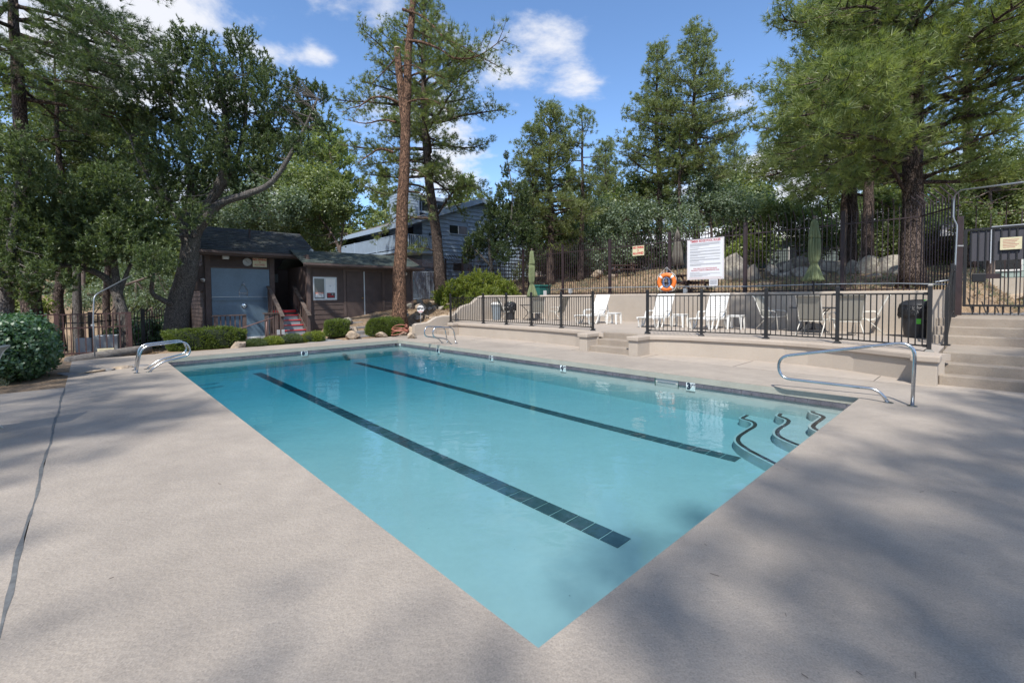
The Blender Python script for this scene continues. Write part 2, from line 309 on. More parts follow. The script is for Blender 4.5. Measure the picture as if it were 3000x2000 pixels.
# ------------------------------------------------------------------ mesh builder
class MB:
    def __init__(s): s.v = []; s.f = []
    def add(s, vs, fs):
        b = len(s.v); s.v += [tuple(p) for p in vs]; s.f += [tuple(b+i for i in f) for f in fs]; return s
    def hexa(s, p):  # 8 corners, bottom 0-3 ccw, top 4-7
        return s.add(p, [(3, 2, 1, 0), (4, 5, 6, 7), (0, 1, 5, 4), (1, 2, 6, 5), (2, 3, 7, 6), (3, 0, 4, 7)])
    def box(s, x0, x1, y0, y1, z0, z1):
        return s.hexa([(x0, y0, z0), (x1, y0, z0), (x1, y1, z0), (x0, y1, z0), (x0, y0, z1), (x1, y0, z1), (x1, y1, z1), (x0, y1, z1)])
    def ubox(s, u0, u1, v0, v1, z0, z1):  # in the pool frame
        return s.hexa([W(u0, v0, z0), W(u0, v1, z0), W(u1, v1, z0), W(u1, v0, z0), W(u0, v0, z1), W(u0, v1, z1), W(u1, v1, z1), W(u1, v0, z1)])
    def bar(s, a, b, w, h, up=(0, 0, 1)):
        a, b = Vector(a), Vector(b); d = (b-a).normalized(); up = Vector(up)
        if abs(d.dot(up)) > .98: up = UU
        x = d.cross(up).normalized()*(w/2); y = x.cross(d).normalized()*(h/2)
        return s.hexa([a-x-y, a+x-y, b+x-y, b-x-y, a-x+y, a+x+y, b+x+y, b-x+y])
    def tube(s, pts, r, n=8, closed=False, caps=True):
        pts = [Vector(p) for p in pts]; m = len(pts); rs = r if isinstance(r, (list, tuple)) else [r]*m
        vs = []; prev = None
        for i, p in enumerate(pts):
            if closed: t = (pts[(i+1) % m]-pts[i-1])
            else: t = pts[min(i+1, m-1)]-pts[max(i-1, 0)]
            t = t.normalized() if t.length > 1e-9 else Vector((0, 0, 1))
            if prev is None:
                q = Vector((0, 0, 1)) if abs(t.z) < .9 else Vector((1, 0, 0)); x = t.cross(q).normalized()
            else: x = (prev-t*prev.dot(t)).normalized()
            prev = x; y = t.cross(x)
            for k in range(n):
                a = 2*math.pi*k/n; vs.append(p+(x*math.cos(a)+y*math.sin(a))*rs[i])
        fs = []
        for i in range(m if closed else m-1):
            j = (i+1) % m
            for k in range(n): fs.append((i*n+k, i*n+(k+1) % n, j*n+(k+1) % n, j*n+k))
        if caps and not closed: fs += [tuple(range(n-1, -1, -1)), tuple((m-1)*n+k for k in range(n))]
        return s.add(vs, fs)
    def lathe(s, prof, c=(0, 0, 0), n=16):
        vs = []; c = Vector(c)
        for r, z in prof:
            for k in range(n): a = 2*math.pi*k/n; vs.append(c+Vector((r*math.cos(a), r*math.sin(a), z)))
        fs = [(i*n+k, i*n+(k+1) % n, (i+1)*n+(k+1) % n, (i+1)*n+k) for i in range(len(prof)-1) for k in range(n)]
        if prof[0][0] > 1e-4: fs.append(tuple(range(n-1, -1, -1)))
        if prof[-1][0] > 1e-4: fs.append(tuple((len(prof)-1)*n+k for k in range(n)))
        return s.add(vs, fs)
    def extrude(s, base, top):   # two matching loops
        n = len(base)
        return s.add(list(base)+list(top), [tuple(range(n-1, -1, -1)), tuple(range(n, 2*n))]+[(i, (i+1) % n, n+(i+1) % n, n+i) for i in range(n)])
    def prism(s, poly, z0, z1, uvf=True):
        f = (lambda q, z: W(q[0], q[1], z)) if uvf else (lambda q, z: Vector((q[0], q[1], z)))
        A = sum(poly[i][0]*poly[(i+1) % len(poly)][1]-poly[(i+1) % len(poly)][0]*poly[i][1] for i in range(len(poly)))
        if uvf: A = -A
        if A < 0: poly = poly[::-1]
        return s.extrude([f(q, z0) for q in poly], [f(q, z1) for q in poly])
    def strip(s, A, B):
        n = len(A); return s.add(list(A)+list(B), [(i, i+1, n+i+1, n+i) for i in range(n-1)])
    def build(s, name, m, parent=None, smooth=False, kind=None, bevel=0, label=None):
        me = bpy.data.meshes.new(name); vs = s.v
        if parent is not None:
            inv = ginv(parent)
            if inv is not None and not getattr(s, 'local', False): vs = [inv @ Vector(p) for p in vs]
        me.from_pydata([tuple(p) for p in vs], [], s.f); me.update()
        if smooth: me.polygons.foreach_set('use_smooth', [True]*len(me.polygons))
        me.materials.append(M[m] if isinstance(m, str) else m)
        o = bpy.data.objects.new(name, me); C.objects.link(o)
        if parent is not None: o.parent = parent
        if kind: o['kind'] = kind
        if label: o['label'] = label
        if bevel:
            b = o.modifiers.new('b', 'BEVEL'); b.width = bevel; b.segments = 2; b.limit_method = 'ANGLE'; b.angle_limit = R(40)
        return o
def LB():
    b = MB(); b.local = True; return b
INV = {}
def ginv(o):
    while o is not None:
        if o.name in INV: return INV[o.name]
        o = o.parent
    return None
def thing(name, label, cat, loc=(0, 0, 0), rz=0, group=None):
    o = bpy.data.objects.new(name, None); C.objects.link(o); o.empty_display_size = .2
    o.location = loc; o.rotation_euler = (0, 0, rz); o['label'] = label; o['category'] = cat
    if group: o['group'] = group
    INV[o.name] = (Matrix.Translation(Vector(loc)) @ Matrix.Rotation(rz, 4, 'Z')).inverted()
    return o
def tag(o, label, cat, group=None):
    o['label'] = label; o['category'] = cat
    if group: o['group'] = group
    return o
def rebase(o, loc):
    "put the origin of a single-mesh thing at its base"
    loc = Vector(loc); me = o.data; me.transform(Matrix.Translation(-loc)); o.location = loc; return o
def share(o, name, parent, loc, rot=(0, 0, 0), scale=(1, 1, 1), world=True):
    "another piece with the same mesh data"
    c = bpy.data.objects.new(name, o.data if hasattr(o, 'data') else o); C.objects.link(c); c.parent = parent
    loc = Vector(loc)
    if parent is not None and world:
        inv = ginv(parent); loc = inv @ loc; rz0 = inv.to_euler().z; rot = (rot[0], rot[1], rot[2]+rz0)
    c.location = loc; c.rotation_euler = rot; c.scale = scale; return c
def pmesh(mb, name, m, smooth=False):
    me = bpy.data.meshes.new(name); me.from_pydata([tuple(p) for p in mb.v], [], mb.f); me.update()
    if smooth: me.polygons.foreach_set('use_smooth', [True]*len(me.polygons))
    me.materials.append(M[m]); return me
def copy_tree(o, parent=None, loc=None, rz=None, label=None):
    c = o.copy(); C.objects.link(c); c.parent = parent
    if loc is not None: c.location = loc
    if rz is not None: c.rotation_euler = (0, 0, rz)
    if label: c['label'] = label
    for ch in o.children: copy_tree(ch, c)
    return c
def text(s, size, name, m, parent, mw, sx=1, bold=.0, align='CENTER'):
    "lettering as a thin mesh lying in the plane of matrix mw"
    cu = bpy.data.curves.new(name, 'FONT'); cu.body = s; cu.size = size; cu.align_x = align; cu.align_y = 'CENTER'; cu.extrude = .0015; cu.offset = bold; cu.resolution_u = 2
    t = bpy.data.objects.new(name, cu); C.objects.link(t)
    dg = bpy.context.evaluated_depsgraph_get(); me = bpy.data.meshes.new_from_object(t.evaluated_get(dg)); bpy.data.objects.remove(t)
    me.transform(mw @ Matrix.Diagonal((sx, 1, 1, 1)))
    if parent is not None and ginv(parent) is not None: me.transform(ginv(parent))
    me.materials.clear(); me.materials.append(M[m])
    o = bpy.data.objects.new(name, me); C.objects.link(o); o.parent = parent; return o
def plane_mat(o, x, n):
    "matrix with origin o, +X along x, +Z along n (towards the viewer)"
    x = Vector(x).normalized(); n = Vector(n).normalized(); y = n.cross(x).normalized(); o = Vector(o)
    return Matrix(((x.x, y.x, n.x, o.x), (x.y, y.y, n.y, o.y), (x.z, y.z, n.z, o.z), (0, 0, 0, 1)))
ML = -UU                       # outward normal of faces that look back along the pool (u = const)
random.seed(5); rng = np.random.default_rng(11)
# ------------------------------------------------------------------ terrain
def axis(lo, hi, fine0, fine1, st, coarse):
    a = list(np.arange(fine0, fine1+1e-6, st)); x = fine0; s = st
    while x > lo: s *= coarse; x -= s; a.insert(0, x)
    x = fine1; s = st
    while x < hi: s *= coarse; x += s; a.append(x)
    return np.array(a)
au = axis(-400, 400, -12, 34, .4, 1.18); av = axis(-400, 400, -12, 30, .4, 1.18)
gu, gv = np.meshgrid(au, av, indexing='ij'); gh = HT(gu, gv)
far = np.clip((np.hypot(gu-8, gv-6)-120)/120, 0, 1); gh = gh*(1-far)+far*8
gh += rng.normal(0, .018, gh.shape)
P3 = np.stack([NX+gu*UU.x+gv*VV.x, NY+gu*UU.y+gv*VV.y, gh], -1).reshape(-1, 3)
nu, nv = len(au), len(av); ii, jj = np.meshgrid(np.arange(nu-1), np.arange(nv-1), indexing='ij'); a0 = (ii*nv+jj).ravel()
def npmesh(name, V, F, m, tone=None, smooth=False):
    me = bpy.data.meshes.new(name); nf, k = F.shape
    me.vertices.add(len(V)); me.vertices.foreach_set('co', np.ascontiguousarray(V, np.float32).ravel())
    me.loops.add(nf*k); me.loops.foreach_set('vertex_index', np.ascontiguousarray(F, np.int32).ravel())
    me.polygons.add(nf); me.polygons.foreach_set('loop_start', np.arange(0, nf*k, k, dtype=np.int32)); me.polygons.foreach_set('loop_total', np.full(nf, k, np.int32))
    if smooth: me.polygons.foreach_set('use_smooth', np.ones(nf, bool))
    if tone is not None:
        at = me.attributes.new('tone', 'FLOAT', 'POINT'); at.data.foreach_set('value', np.ascontiguousarray(tone, np.float32))
    me.materials.append(M[m]); me.update(calc_edges=True); return me
F4 = np.stack([a0, a0+1, a0+nv+1, a0+nv], -1)[:, ::-1]
to = bpy.data.objects.new('ground', npmesh('ground', P3, F4, 'soil', smooth=True)); C.objects.link(to); to['kind'] = 'structure'

# ------------------------------------------------------------------ deck
dk = MB()
for r in ((-9, 0, -1.865, 9.24), (PL, 16.16, -1.865, 9.24), (0, PL, -1.865, 0), (0, PL, PW, 9.24)): dk.ubox(*r, -.125, 0)
dk.build('pool_deck', 'deck', kind='structure')
MB().ubox(-9, 10.7, -9, -1.873, -.125, 0).build('side_deck', 'deck', kind='structure')
b = MB(); n = 90
def wav(x, k): return .012*math.sin(x*3.1+k)+.008*math.sin(x*9.7+k*2)+.006*math.sin(x*27+k)
L1 = [W(-9+i*19.6/n, -1.883+wav(i*.21, 0)*.6, .002) for i in range(n+1)]; L2 = [W(-9+i*19.6/n, -1.860+wav(i*.23, 2.2)*.6, .002) for i in range(n+1)]
b.strip(L1, L2).build('deck_crack_filler', 'caulk', kind='structure')
b = MB()
wallu = [(-.7, 9.62), (.2, 10.12), (1.0, 10.5), (2.0, 10.66), (3.4, 10.5), (4.2, 10.4), (4.8, 10.2), (5.3, 9.95), (5.45, 9.35), (6.85, 9.35), (7.0, 9.8), (7.6, 10.1), (8.6, 10.3), (10.7, 10.4), (14.9, 10.35), (16.16, 10.3)]
outl = [(-7, 9.27), (16.16, 9.27)]+[(u, v+.14) for u, v in wallu[::-1]]+[(-7, 9.76)]
b.prism(outl, -.125, 0).build('pale_deck_strip', 'deck_pale', kind='structure')
b = MB(); b.ubox(-7, 16.15, 9.238, 9.272, -.05, -.012).build('deck_joint', 'gravel_dark', kind='structure')
for uj in (-3.5, .1, 2.65, 4.95, 7.4, 9.9, 12.4): MB().ubox(uj-.006, uj+.006, 9.275, 9.26+[.9, .8, 1.3, .85, .75, 1.1, 1.1][[-3.5, .1, 2.65, 4.95, 7.4, 9.9, 12.4].index(uj)]-.05, .0005, .003).build('control_joint', 'gravel_dark', kind='structure')
cp = MB()
for r in ((PL-.0, PL+.02, 0, PW), (0, PL, PW, PW+.02)): pass
cp.ubox(PL-.006, PL+.01, .0, PW, -.127, -.010).ubox(0, PL-.006, PW-.006, PW+.01, -.127, -.010)
cp.ubox(-.01, .006, 0, PW-.006, -.127, -.010).ubox(.006, PL-.006, -.01, .006, -.127, -.010)
cp.build('coping_face', 'coping', kind='structure')
# ------------------------------------------------------------------ pool
t = .03                                        # the wall stands back behind the cantilevered coping
def floor_z(u): return -.735+.135*float(sstep(u, .5, 14.6))
b = MB(); us = np.linspace(-t, PL+t, 40)
for w0, w1 in ((-t, -t), (PW+t, PW+t)):
    b.strip([W(u, w0, -.12) for u in us], [W(u, w0, floor_z(u)) for u in us])
b.strip([W(u, -t, floor_z(u)) for u in us], [W(u, PW+t, floor_z(u)) for u in us])
for u in (-t, PL+t): b.strip([W(u, -t, -.12), W(u, PW+t, -.12)], [W(u, -t, floor_z(u)), W(u, PW+t, floor_z(u))])
basin = b.build('pool_basin', 'plaster', kind='structure')
basin['kind'] = 'structure'
INV['pool_basin'] = Matrix.Identity(4)
# waterline tiles, each one a piece on a grout band
gb = MB()
gb.ubox(PL+.012, PL+.028, 0, PW, -.22, -.127).ubox(0, 3.02, PW+.012, PW+.028, -.22, -.127).ubox(3.58, PL, PW+.012, PW+.028, -.22, -.127).ubox(-.028, -.012, 0, PW, -.22, -.127).ubox(0, PL, -.028, -.012, -.22, -.127)
gb.build('grout_band', 'grout', basin)
tp = .1785
tm = pmesh(LB().box(-tp/2+.003, tp/2-.003, -.006, .006, -.044, .044), 'tile', 'walltile')
marks_far = {round(11.82/tp): '8', round(8.95/tp): '5', round(6.04/tp): '4', round(2.68/tp): '3'}
marks_end = {round(3.72/tp): '8'}
skim = {17, 18, 19}
for i in range(int(PL/tp)):
    if i in marks_far or i in skim: continue
    share(tm, 'tile', basin, W((i+.5)*tp, PW+.008, -.172), (0, 0, ANG+math.pi/2))
for i in range(int(PW/tp)+1):
    if i in marks_end: continue
    share(tm, 'tile', basin, W(PL+.008, min((i+.5)*tp, PW-.05), -.172), (0, 0, ANG))
b = MB(); b.ubox(PL*.0, PL, -.014, -.002, -.217, -.13).build('near_tile_band', 'walltile', basin); MB().ubox(-.014, -.002, 0, PW, -.217, -.13).build('end_tile_band', 'walltile', basin)
for marks, far_side in ((marks_far, True), (marks_end, False)):
    for k, d in marks.items():
        c = (k+.5)*tp; z = -.212
        if far_side:
            mk = MB().ubox(c-tp*.52, c+tp*.52, PW+.0, PW+.012, z-.082, z+.082); X, Nn = -UU, -VV; o0 = W(c, PW-.002, z)
        else:
            mk = MB().ubox(PL, PL+.012, c-tp*.6, c+tp*.6, z-.082, z+.082); X, Nn = VV, -UU; o0 = W(PL-.002, c, z)
        o = mk.build('depth_marker', 'white_tile', basin)
        text(d, .17, 'number', 'navy', o, plane_mat(o0-X*.035, X, Nn), 1, .012)
        text('FT', .075, 'letters', 'navy', o, plane_mat(o0+X*.055+Vector((0, 0, .03)), X, Nn), 1, .004)
us0 = min(skim)*tp; us1 = (max(skim)+1)*tp
b = MB(); b.ubox(us0, us1, PW+.03, PW+.25, -.297, -.29).ubox(us0, us1, PW+.24, PW+.25, -.29, -.13).ubox(us0, us0+.01, PW+.01, PW+.24, -.29, -.13).ubox(us1-.01, us1, PW+.01, PW+.24, -.29, -.13)
b.build('skimmer_throat', 'teal', basin); MB().ubox(us0+.06, us1-.06, PW+.012, PW+.022, -.2, -.185).build('skimmer_weir', 'bin_grey', basin)
# lane lines: one tile wide, every tile a piece
lt = pmesh(LB().box(-.1015, .1015, -.113, .113, 0, .006), 'lane_tile', 'lanetile')
for v0, u_a, u_b in ((2.2, .95, 13.9), (5.28, 1.05, 13.75)):
    lane = MB()
    ul = np.linspace(u_a-.004, u_b+.004, 40); lane.strip([W(u, v0-.117, floor_z(u)+.003) for u in ul], [W(u, v0+.117, floor_z(u)+.003) for u in ul]); lane.build('lane_grout', 'grout', basin)
    k = int((u_b-u_a)/.2165)
    for i in range(k):
        u = u_a+(i+.5)*(u_b-u_a)/k
        share(lt, 'lane_tile', basin, W(u, v0, floor_z(u)+.004), (-math.atan(.012), 0, ANG+math.pi/2), ((u_b-u_a)/k/.2165, 1, 1))
# corner steps
def ogee(pts, n=34):
    pts = [Vector((p[0], p[1], 0)) for p in pts]; out = []
    P = [pts[0]*2-pts[1]]+pts+[pts[-1]*2-pts[-2]]
    for i in range(1, len(P)-2):
        for j in range(6):
            q = j/6; a, b_, c, d = P[i-1], P[i], P[i+1], P[i+2]
            out.append(.5*((2*b_)+(-a+c)*q+(2*a-5*b_+4*c-d)*q*q+(-a+3*b_-3*c+d)*q**3))
    out.append(pts[-1]); return [(p.x, p.y) for p in out]
curves = [([(1.75, 7.45), (1.72, 7.1), (1.5, 6.98), (1.40, 6.75), (1.39, 6.4), (1.36, 5.95), (1.25, 5.65), (1.05, 5.42), (.82, 5.24), (.5, 5.02), (.2, 4.84), (-.05, 4.7)], -.600),
          ([(1.2, 7.45), (1.15, 7.2), (.98, 7.05), (.92, 6.8), (.92, 6.45), (.89, 6.2), (.8, 5.97), (.66, 5.82), (.46, 5.68), (.2, 5.55), (-.05, 5.45)], -.470),
          ([(.72, 7.45), (.66, 7.28), (.5, 7.14), (.48, 6.95), (.48, 6.6), (.46, 6.38), (.38, 6.22), (.24, 6.1), (.1, 6.03), (-.05, 5.98)], -.340)]
for pts, z in curves:
    cv = ogee(pts)
    sp = MB(); zt = z
    sp.prism(cv+[(-.05, PW+.05)], floor_z(1)-.02, zt)
    st = sp.build('pool_step', 'plaster', basin)
    A, B = [], []
    for i, (u, v) in enumerate(cv):
        a = cv[max(i-1, 0)]; c = cv[min(i+1, len(cv)-1)]; du, dv = c[0]-a[0], c[1]-a[1]; l = math.hypot(du, dv)
        nu_, nv_ = (dv/l, -du/l); inx = 1 if (nu_*(0-u)+nv_*(PW-v)) > 0 else -1
        A.append(W(u+nu_*inx*.035, v+nv_*inx*.035, zt+.003)); B.append(W(u+nu_*inx*.095, v+nv_*inx*.11, zt+.003))
    sb = MB(); m_ = len(A)
    for i in range(m_-1):
        for q in (0, 1):
            a, c = (q*.5+.04), (q*.5+.46)
            sb.add([A[i].lerp(A[i+1], a), B[i].lerp(B[i+1], a), B[i].lerp(B[i+1], c), A[i].lerp(A[i+1], c)], [(0, 1, 2, 3)])
    so = sb.build('nosing_tiles', 'nosetile', basin, kind='stuff')
# small fittings
for u, v in ((13.2, .0), (6.9, PW)): pass
MB().lathe([(.0, 0), (.09, 0), (.09, .012), (0, .016)], W(14.6-.02, 5.2, -.33)).build('wall_fitting', 'steelgrey', basin)
# debris specks on the floor and water
b = MB()
for i in range(26):
    u, v = random.uniform(.2, 3.2), random.uniform(.3, 4.6); p = W(u, v, floor_z(u)+.012); s_ = random.uniform(.004, .011); a = random.uniform(0, 3)
    b.add([p+Vector((math.cos(a)*s_, math.sin(a)*s_, 0)), p+Vector((-math.sin(a)*s_*.6, math.cos(a)*s_*.6, 0)), p-Vector((math.cos(a)*s_, math.sin(a)*s_, 0))], [(0, 1, 2)])
b.build('sunken_specks', 'black', kind='stuff')

# water: a closed body, clear surface with reflection, absorbing volume that is stronger over the deep end
wm = bpy.data.materials.new('water'); wm.use_nodes = True; nt = wm.node_tree; nt.nodes.clear()
o_ = nt.nodes.new('ShaderNodeOutputMaterial'); tr = nt.nodes.new('ShaderNodeBsdfTransparent'); gl = nt.nodes.new('ShaderNodeBsdfGlossy'); gl.inputs['Roughness'].default_value = .0
tr.inputs[0].default_value = (.97, .99, .99, 1)
fr = nt.nodes.new('ShaderNodeFresnel'); fr.inputs[0].default_value = 1.33; mx = nt.nodes.new('ShaderNodeMixShader')
g_ = nt.nodes.new('ShaderNodeNewGeometry'); mp = nt.nodes.new('ShaderNodeMapping'); mp.inputs['Scale'].default_value = (1, 1.6, 1); nt.links.new(g_.outputs['Position'], mp.inputs[0])
na = nt.nodes.new('ShaderNodeTexNoise'); na.inputs['Scale'].default_value = 2.6; na.inputs['Detail'].default_value = 3; na.inputs['Distortion'].default_value = .6; nt.links.new(mp.outputs[0], na.inputs[0])
nb = nt.nodes.new('ShaderNodeTexNoise'); nb.inputs['Scale'].default_value = .8; nb.inputs['Detail'].default_value = 2; nt.links.new(mp.outputs[0], nb.inputs[0])
ba = nt.nodes.new('ShaderNodeBump'); ba.inputs['Strength'].default_value = .5; ba.inputs['Distance'].default_value = .010; nt.links.new(na.outputs[0], ba.inputs['Height'])
bb = nt.nodes.new('ShaderNodeBump'); bb.inputs['Strength'].default_value = .5; bb.inputs['Distance'].default_value = .012; nt.links.new(nb.outputs[0], bb.inputs['Height']); nt.links.new(ba.outputs[0], bb.inputs['Normal'])
nt.links.new(bb.outputs[0], gl.inputs['Normal']); nt.links.new(bb.outputs[0], fr.inputs['Normal'])
nt.links.new(fr.outputs[0], mx.inputs[0]); nt.links.new(tr.outputs[0], mx.inputs[1]); nt.links.new(gl.outputs[0], mx.inputs[2]); nt.links.new(mx.outputs[0], o_.inputs['Surface'])
va = nt.nodes.new('ShaderNodeVolumeAbsorption'); va.inputs['Color'].default_value = (.11, .74, .86, 1)
tcw = nt.nodes.new('ShaderNodeTexCoord'); sp_ = nt.nodes.new('ShaderNodeSeparateXYZ'); nt.links.new(tcw.outputs['Object'], sp_.inputs[0])
mr = nt.nodes.new('ShaderNodeMapRange'); mr.interpolation_type = 'SMOOTHSTEP'; mr.inputs[1].default_value = 4.0; mr.inputs[2].default_value = 11.0; mr.inputs[3].default_value = .58; mr.inputs[4].default_value = 1.1
nt.links.new(sp_.outputs[1], mr.inputs[0]); nt.links.new(mr.outputs[0], va.inputs['Density']); nt.links.new(va.outputs[0], o_.inputs['Volume'])
M['water'] = wm
wb = LB().box(-.06, PW+.06, -.06, PL+.06, -.9, -.2); wo = wb.build('water', 'water', kind='structure'); wo.location = (NX, NY, 0); wo.rotation_euler = (0, 0, ANG)

# ------------------------------------------------------------------ terrace, low walls, steps
T = .53
front = [(-.72, 9.62), (-.5, 9.75), (.2, 10.12), (.6, 10.34), (1.0, 10.47), (1.5, 10.6), (2.0, 10.65), (2.7, 10.6), (3.4, 10.5), (4.2, 10.38), (4.75, 10.2), (5.05, 10.02), (5.3, 9.72)]
front2 = [(6.95, 9.65), (7.15, 9.85), (7.5, 10.05), (8.0, 10.2), (8.6, 10.28), (9.4, 10.36), (10.7, 10.38), (12.2, 10.36), (14.9, 10.34)]
back = [(15.9, 14.2), (15.3, 14.75), (14.5, 15.3), (13.6, 15.72), (12.6, 15.88), (11.2, 15.9), (9.8, 15.84), (8.2, 15.6), (6.8, 15.36), (5.5, 15.25), (4.2, 15.18), (2.8, 15.0), (1.16, 14.95), (.3, 15.0), (-.6, 15.0)]
b = MB(); b.prism([(u, v+.12) for u, v in front]+[(5.3, 10.35), (6.95, 10.35)]+[(u, v+.12) for u, v in front2[1:]]+[(14.9, 11.05), (15.92, 11.05)]+back+[(-.72, 15.0)], -.1, T-.003); b.build('terrace', 'deck_pale', kind='structure')
def offs(line, d):
    out = []
    for i, (u, v) in enumerate(line):
        a = line[max(i-1, 0)]; c = line[min(i+1, len(line)-1)]; du, dv = c[0]-a[0], c[1]-a[1]; l = math.hypot(du, dv); out.append((u-dv/l*d, v+du/l*d))
    return out
def capstrip(mb, line, d0, d1, z0, z1, r=.035):
    "rounded coping running along a line: outer edge d0, inner edge d1"
    rings = [(d0+.0, z0+r*.4), (d0-.0, z1-r), (d0+r*.3, z1-r*.3), (d0+r, z1), (d1, z1), (d1, z0), (d0+.01, z0)]
    L = [[W(u, v, z) for u, v in offs(line, d)] for d, z in rings]
    n = len(line); vs = [p for l in L for p in l]; fs = []
    for k in range(len(L)):
        j = (k+1) % len(L)
        for i in range(n-1): fs.append((k*n+i, j*n+i, j*n+i+1, k*n+i+1))
    fs += [tuple(k*n for k in range(len(L)))[::-1], tuple(k*n+n-1 for k in range(len(L)))]
    mb.add(vs, fs)
def wallthing(label, line, pillars, loc):
    t_ = thing('low_wall', label, 'wall', loc)
    b = MB(); b.prism(line+offs(line, .22)[::-1], -.1, T-.1); b.build('wall', 'stucco', t_)
    b = MB(); capstrip(b, line, -.06, .36, T-.115, T+.002); b.build('cap', 'cap', t_, smooth=False)
    for (u0, u1, v0, v1) in pillars:
        MB().ubox(u0, u1, v0, v1, -.05, T-.11).build('pillar', 'stucco', t_, bevel=.015)
        MB().ubox(u0-.04, u1+.04, v0-.05, v1, T-.115, T+.006).build('pillar_cap', 'cap', t_, bevel=.025)
wallthing('long curved cream stucco low wall right of the two small steps, up to the wide stairs', front, [(5.14, 5.42, 9.28, 9.98), (-.76, -.44, 9.36, 9.98)], W(2.5, 10.5))
wallthing('cream stucco low wall left of the small steps, behind the far pool ladder', front2, [(6.83, 7.12, 9.28, 9.98), (14.62, 14.92, 10.0, 10.5)], W(10, 10.3))
def steps(name, label, u0, u1, rs, loc, m='step', back_v=None):
    t_ = thing(name, label, 'steps', loc); z0 = -.08
    for i, (v, z) in enumerate(rs):
        v1 = rs[i+1][0]+.0 if i+1 < len(rs) else (back_v or v+.4)
        MB().ubox(u0, u1, v, v1 if i+1 < len(rs) else v1, z0 if i == 0 else -.08, z).build('step', m, t_, bevel=.018)
    return t_
steps('small_steps', 'small sand coloured steps between the two stucco pillars up to the terrace', 5.42, 6.83, [(9.42, .18), (9.78, .355), (10.14, T-.001)], W(6.1, 9.5), back_v=10.36)
steps('corner_steps', 'narrow sand coloured steps at the far left end of the terrace beside the wavy wall', 14.93, 15.78, [(9.95, .18), (10.35, .355), (10.72, T-.001)], W(15.3, 10), back_v=11.06)
steps('wide_stairs', 'wide sand coloured lower stairs at the right edge of the picture', -7, -.765, [(9.64, .175), (9.98, .355), (10.32, .532)], W(-3, 9.7), back_v=12.2)
steps('upper_stairs', 'upper flight of sand coloured stairs leading to the iron gate', -7, -.50, [(12.2, .71), (12.54, .89), (12.88, 1.075)], W(-3, 12.3), back_v=17)
b = MB(); b.ubox(-.499, -.0, 12.2, 15, T-.1, T+.0); b.build('terrace_corner', 'deck_pale', kind='structure')

# wavy side wall, rising in three sweeps
prof = [(8.9, .47), (9.0, .51), (9.3, .52), (9.6, .55), (9.85, .68), (10.05, .77), (10.35, .80), (10.75, .80), (10.95, .82), (11.15, .93), (11.35, 1.12), (11.52, 1.23), (11.8, 1.30), (12.05, 1.34), (12.25, 1.48), (12.45, 1.63), (12.7, 1.70), (13.2, 1.72), (14.2, 1.72)]
b = MB(); n = len(prof)
for du, dz, key in ((0, 0, 0),):
    sec = [(0, -.05), (0, 1.0), (.03, 1.03), (.12, 1.045), (.21, 1.03), (.24, 1.0), (.24, -.05)]
    vs = []
    for (v, z) in prof:
        for (x, h) in sec: vs.append(W(15.88+x, v, -.1 if h < 0 else z-.03+(h-1.0)))
    k = len(sec); fs = [(i*k+j, i*k+(j+1) % k, (i+1)*k+(j+1) % k, (i+1)*k+j) for i in range(n-1) for j in range(k)]
    fs += [tuple(range(k))[::-1], tuple((n-1)*k+j for j in range(k))]
    b.add(vs, fs)
o = b.build('wavy_wall', 'stucco', smooth=False); rebase(o, W(16, 10)); tag(o, 'cream stucco wall with a wavy rising top at the far left end of the terrace', 'wall')
def backwall(line, zt, name, label):
    b = MB(); d = .24
    rings = [(0, -.1), (0, zt-.04), (.02, zt-.01), (.06, zt), (d-.04, zt), (d, zt-.03), (d, -.1)]
    L = [[W(u, v, z) for u, v in offs(line, dd)] for dd, z in [(r[0]*-1, r[1]) for r in rings]]
    n = len(line); vs = [p for l in L for p in l]; fs = []
    for k in range(len(L)-1):
        for i in range(n-1): fs.append((k*n+i, k*n+i+1, (k+1)*n+i+1, (k+1)*n+i))
    fs += [tuple(k*n for k in range(len(L))), tuple(k*n+n-1 for k in range(len(L)))[::-1]]
    b.add(vs, fs); o = b.build(name, 'stucco'); rebase(o, W(line[n//2][0], line[n//2][1])); tag(o, label, 'wall'); return o
def smooth_line(pts): return ogee(pts)
backwall(smooth_line([(u, v-.05) for u, v in back]), 1.72, 'retaining_wall', 'long curved cream stucco retaining wall behind the loungers, under the tall fence')
MB().ubox(-.62, -.38, 12.9, 15.0, .5, 1.72).build('stair_side_wall', 'stucco')
o = bpy.data.objects['stair_side_wall']; rebase(o, W(-.5, 14)); tag(o, 'short stucco wall beside the upper stairs, behind the black bin', 'wall')

# ------------------------------------------------------------------ garden beds round the left corner
b = MB(); pts = [(10.72, -9), (10.72, -1.86), (16.2, -1.84), (16.2, .2), (19, .2), (19, -9)]
nbed = 46
bu = np.linspace(10.72, 21, 60); bv = np.linspace(-12, -1.86, 56); GU, GV = np.meshgrid(bu, bv, indexing='ij')
Z = -.01+.05*_n2(GU, GV, .8)*sstep(-GV, 1.9, 2.6)-.10*sstep(GU, 17, 20)
V = np.stack([NX+GU*UU.x+GV*VV.x, NY+GU*UU.y+GV*VV.y, Z], -1).reshape(-1, 3); k = len(bv)
i2, j2 = np.meshgrid(np.arange(len(bu)-1), np.arange(k-1), indexing='ij'); a1 = (i2*k+j2).ravel()
me = npmesh('planting_bed', V, np.stack([a1, a1+1, a1+k+1, a1+k], -1)[:, ::-1], 'soil', smooth=True); o = bpy.data.objects.new('planting_bed', me); C.objects.link(o); o['kind'] = 'structure'
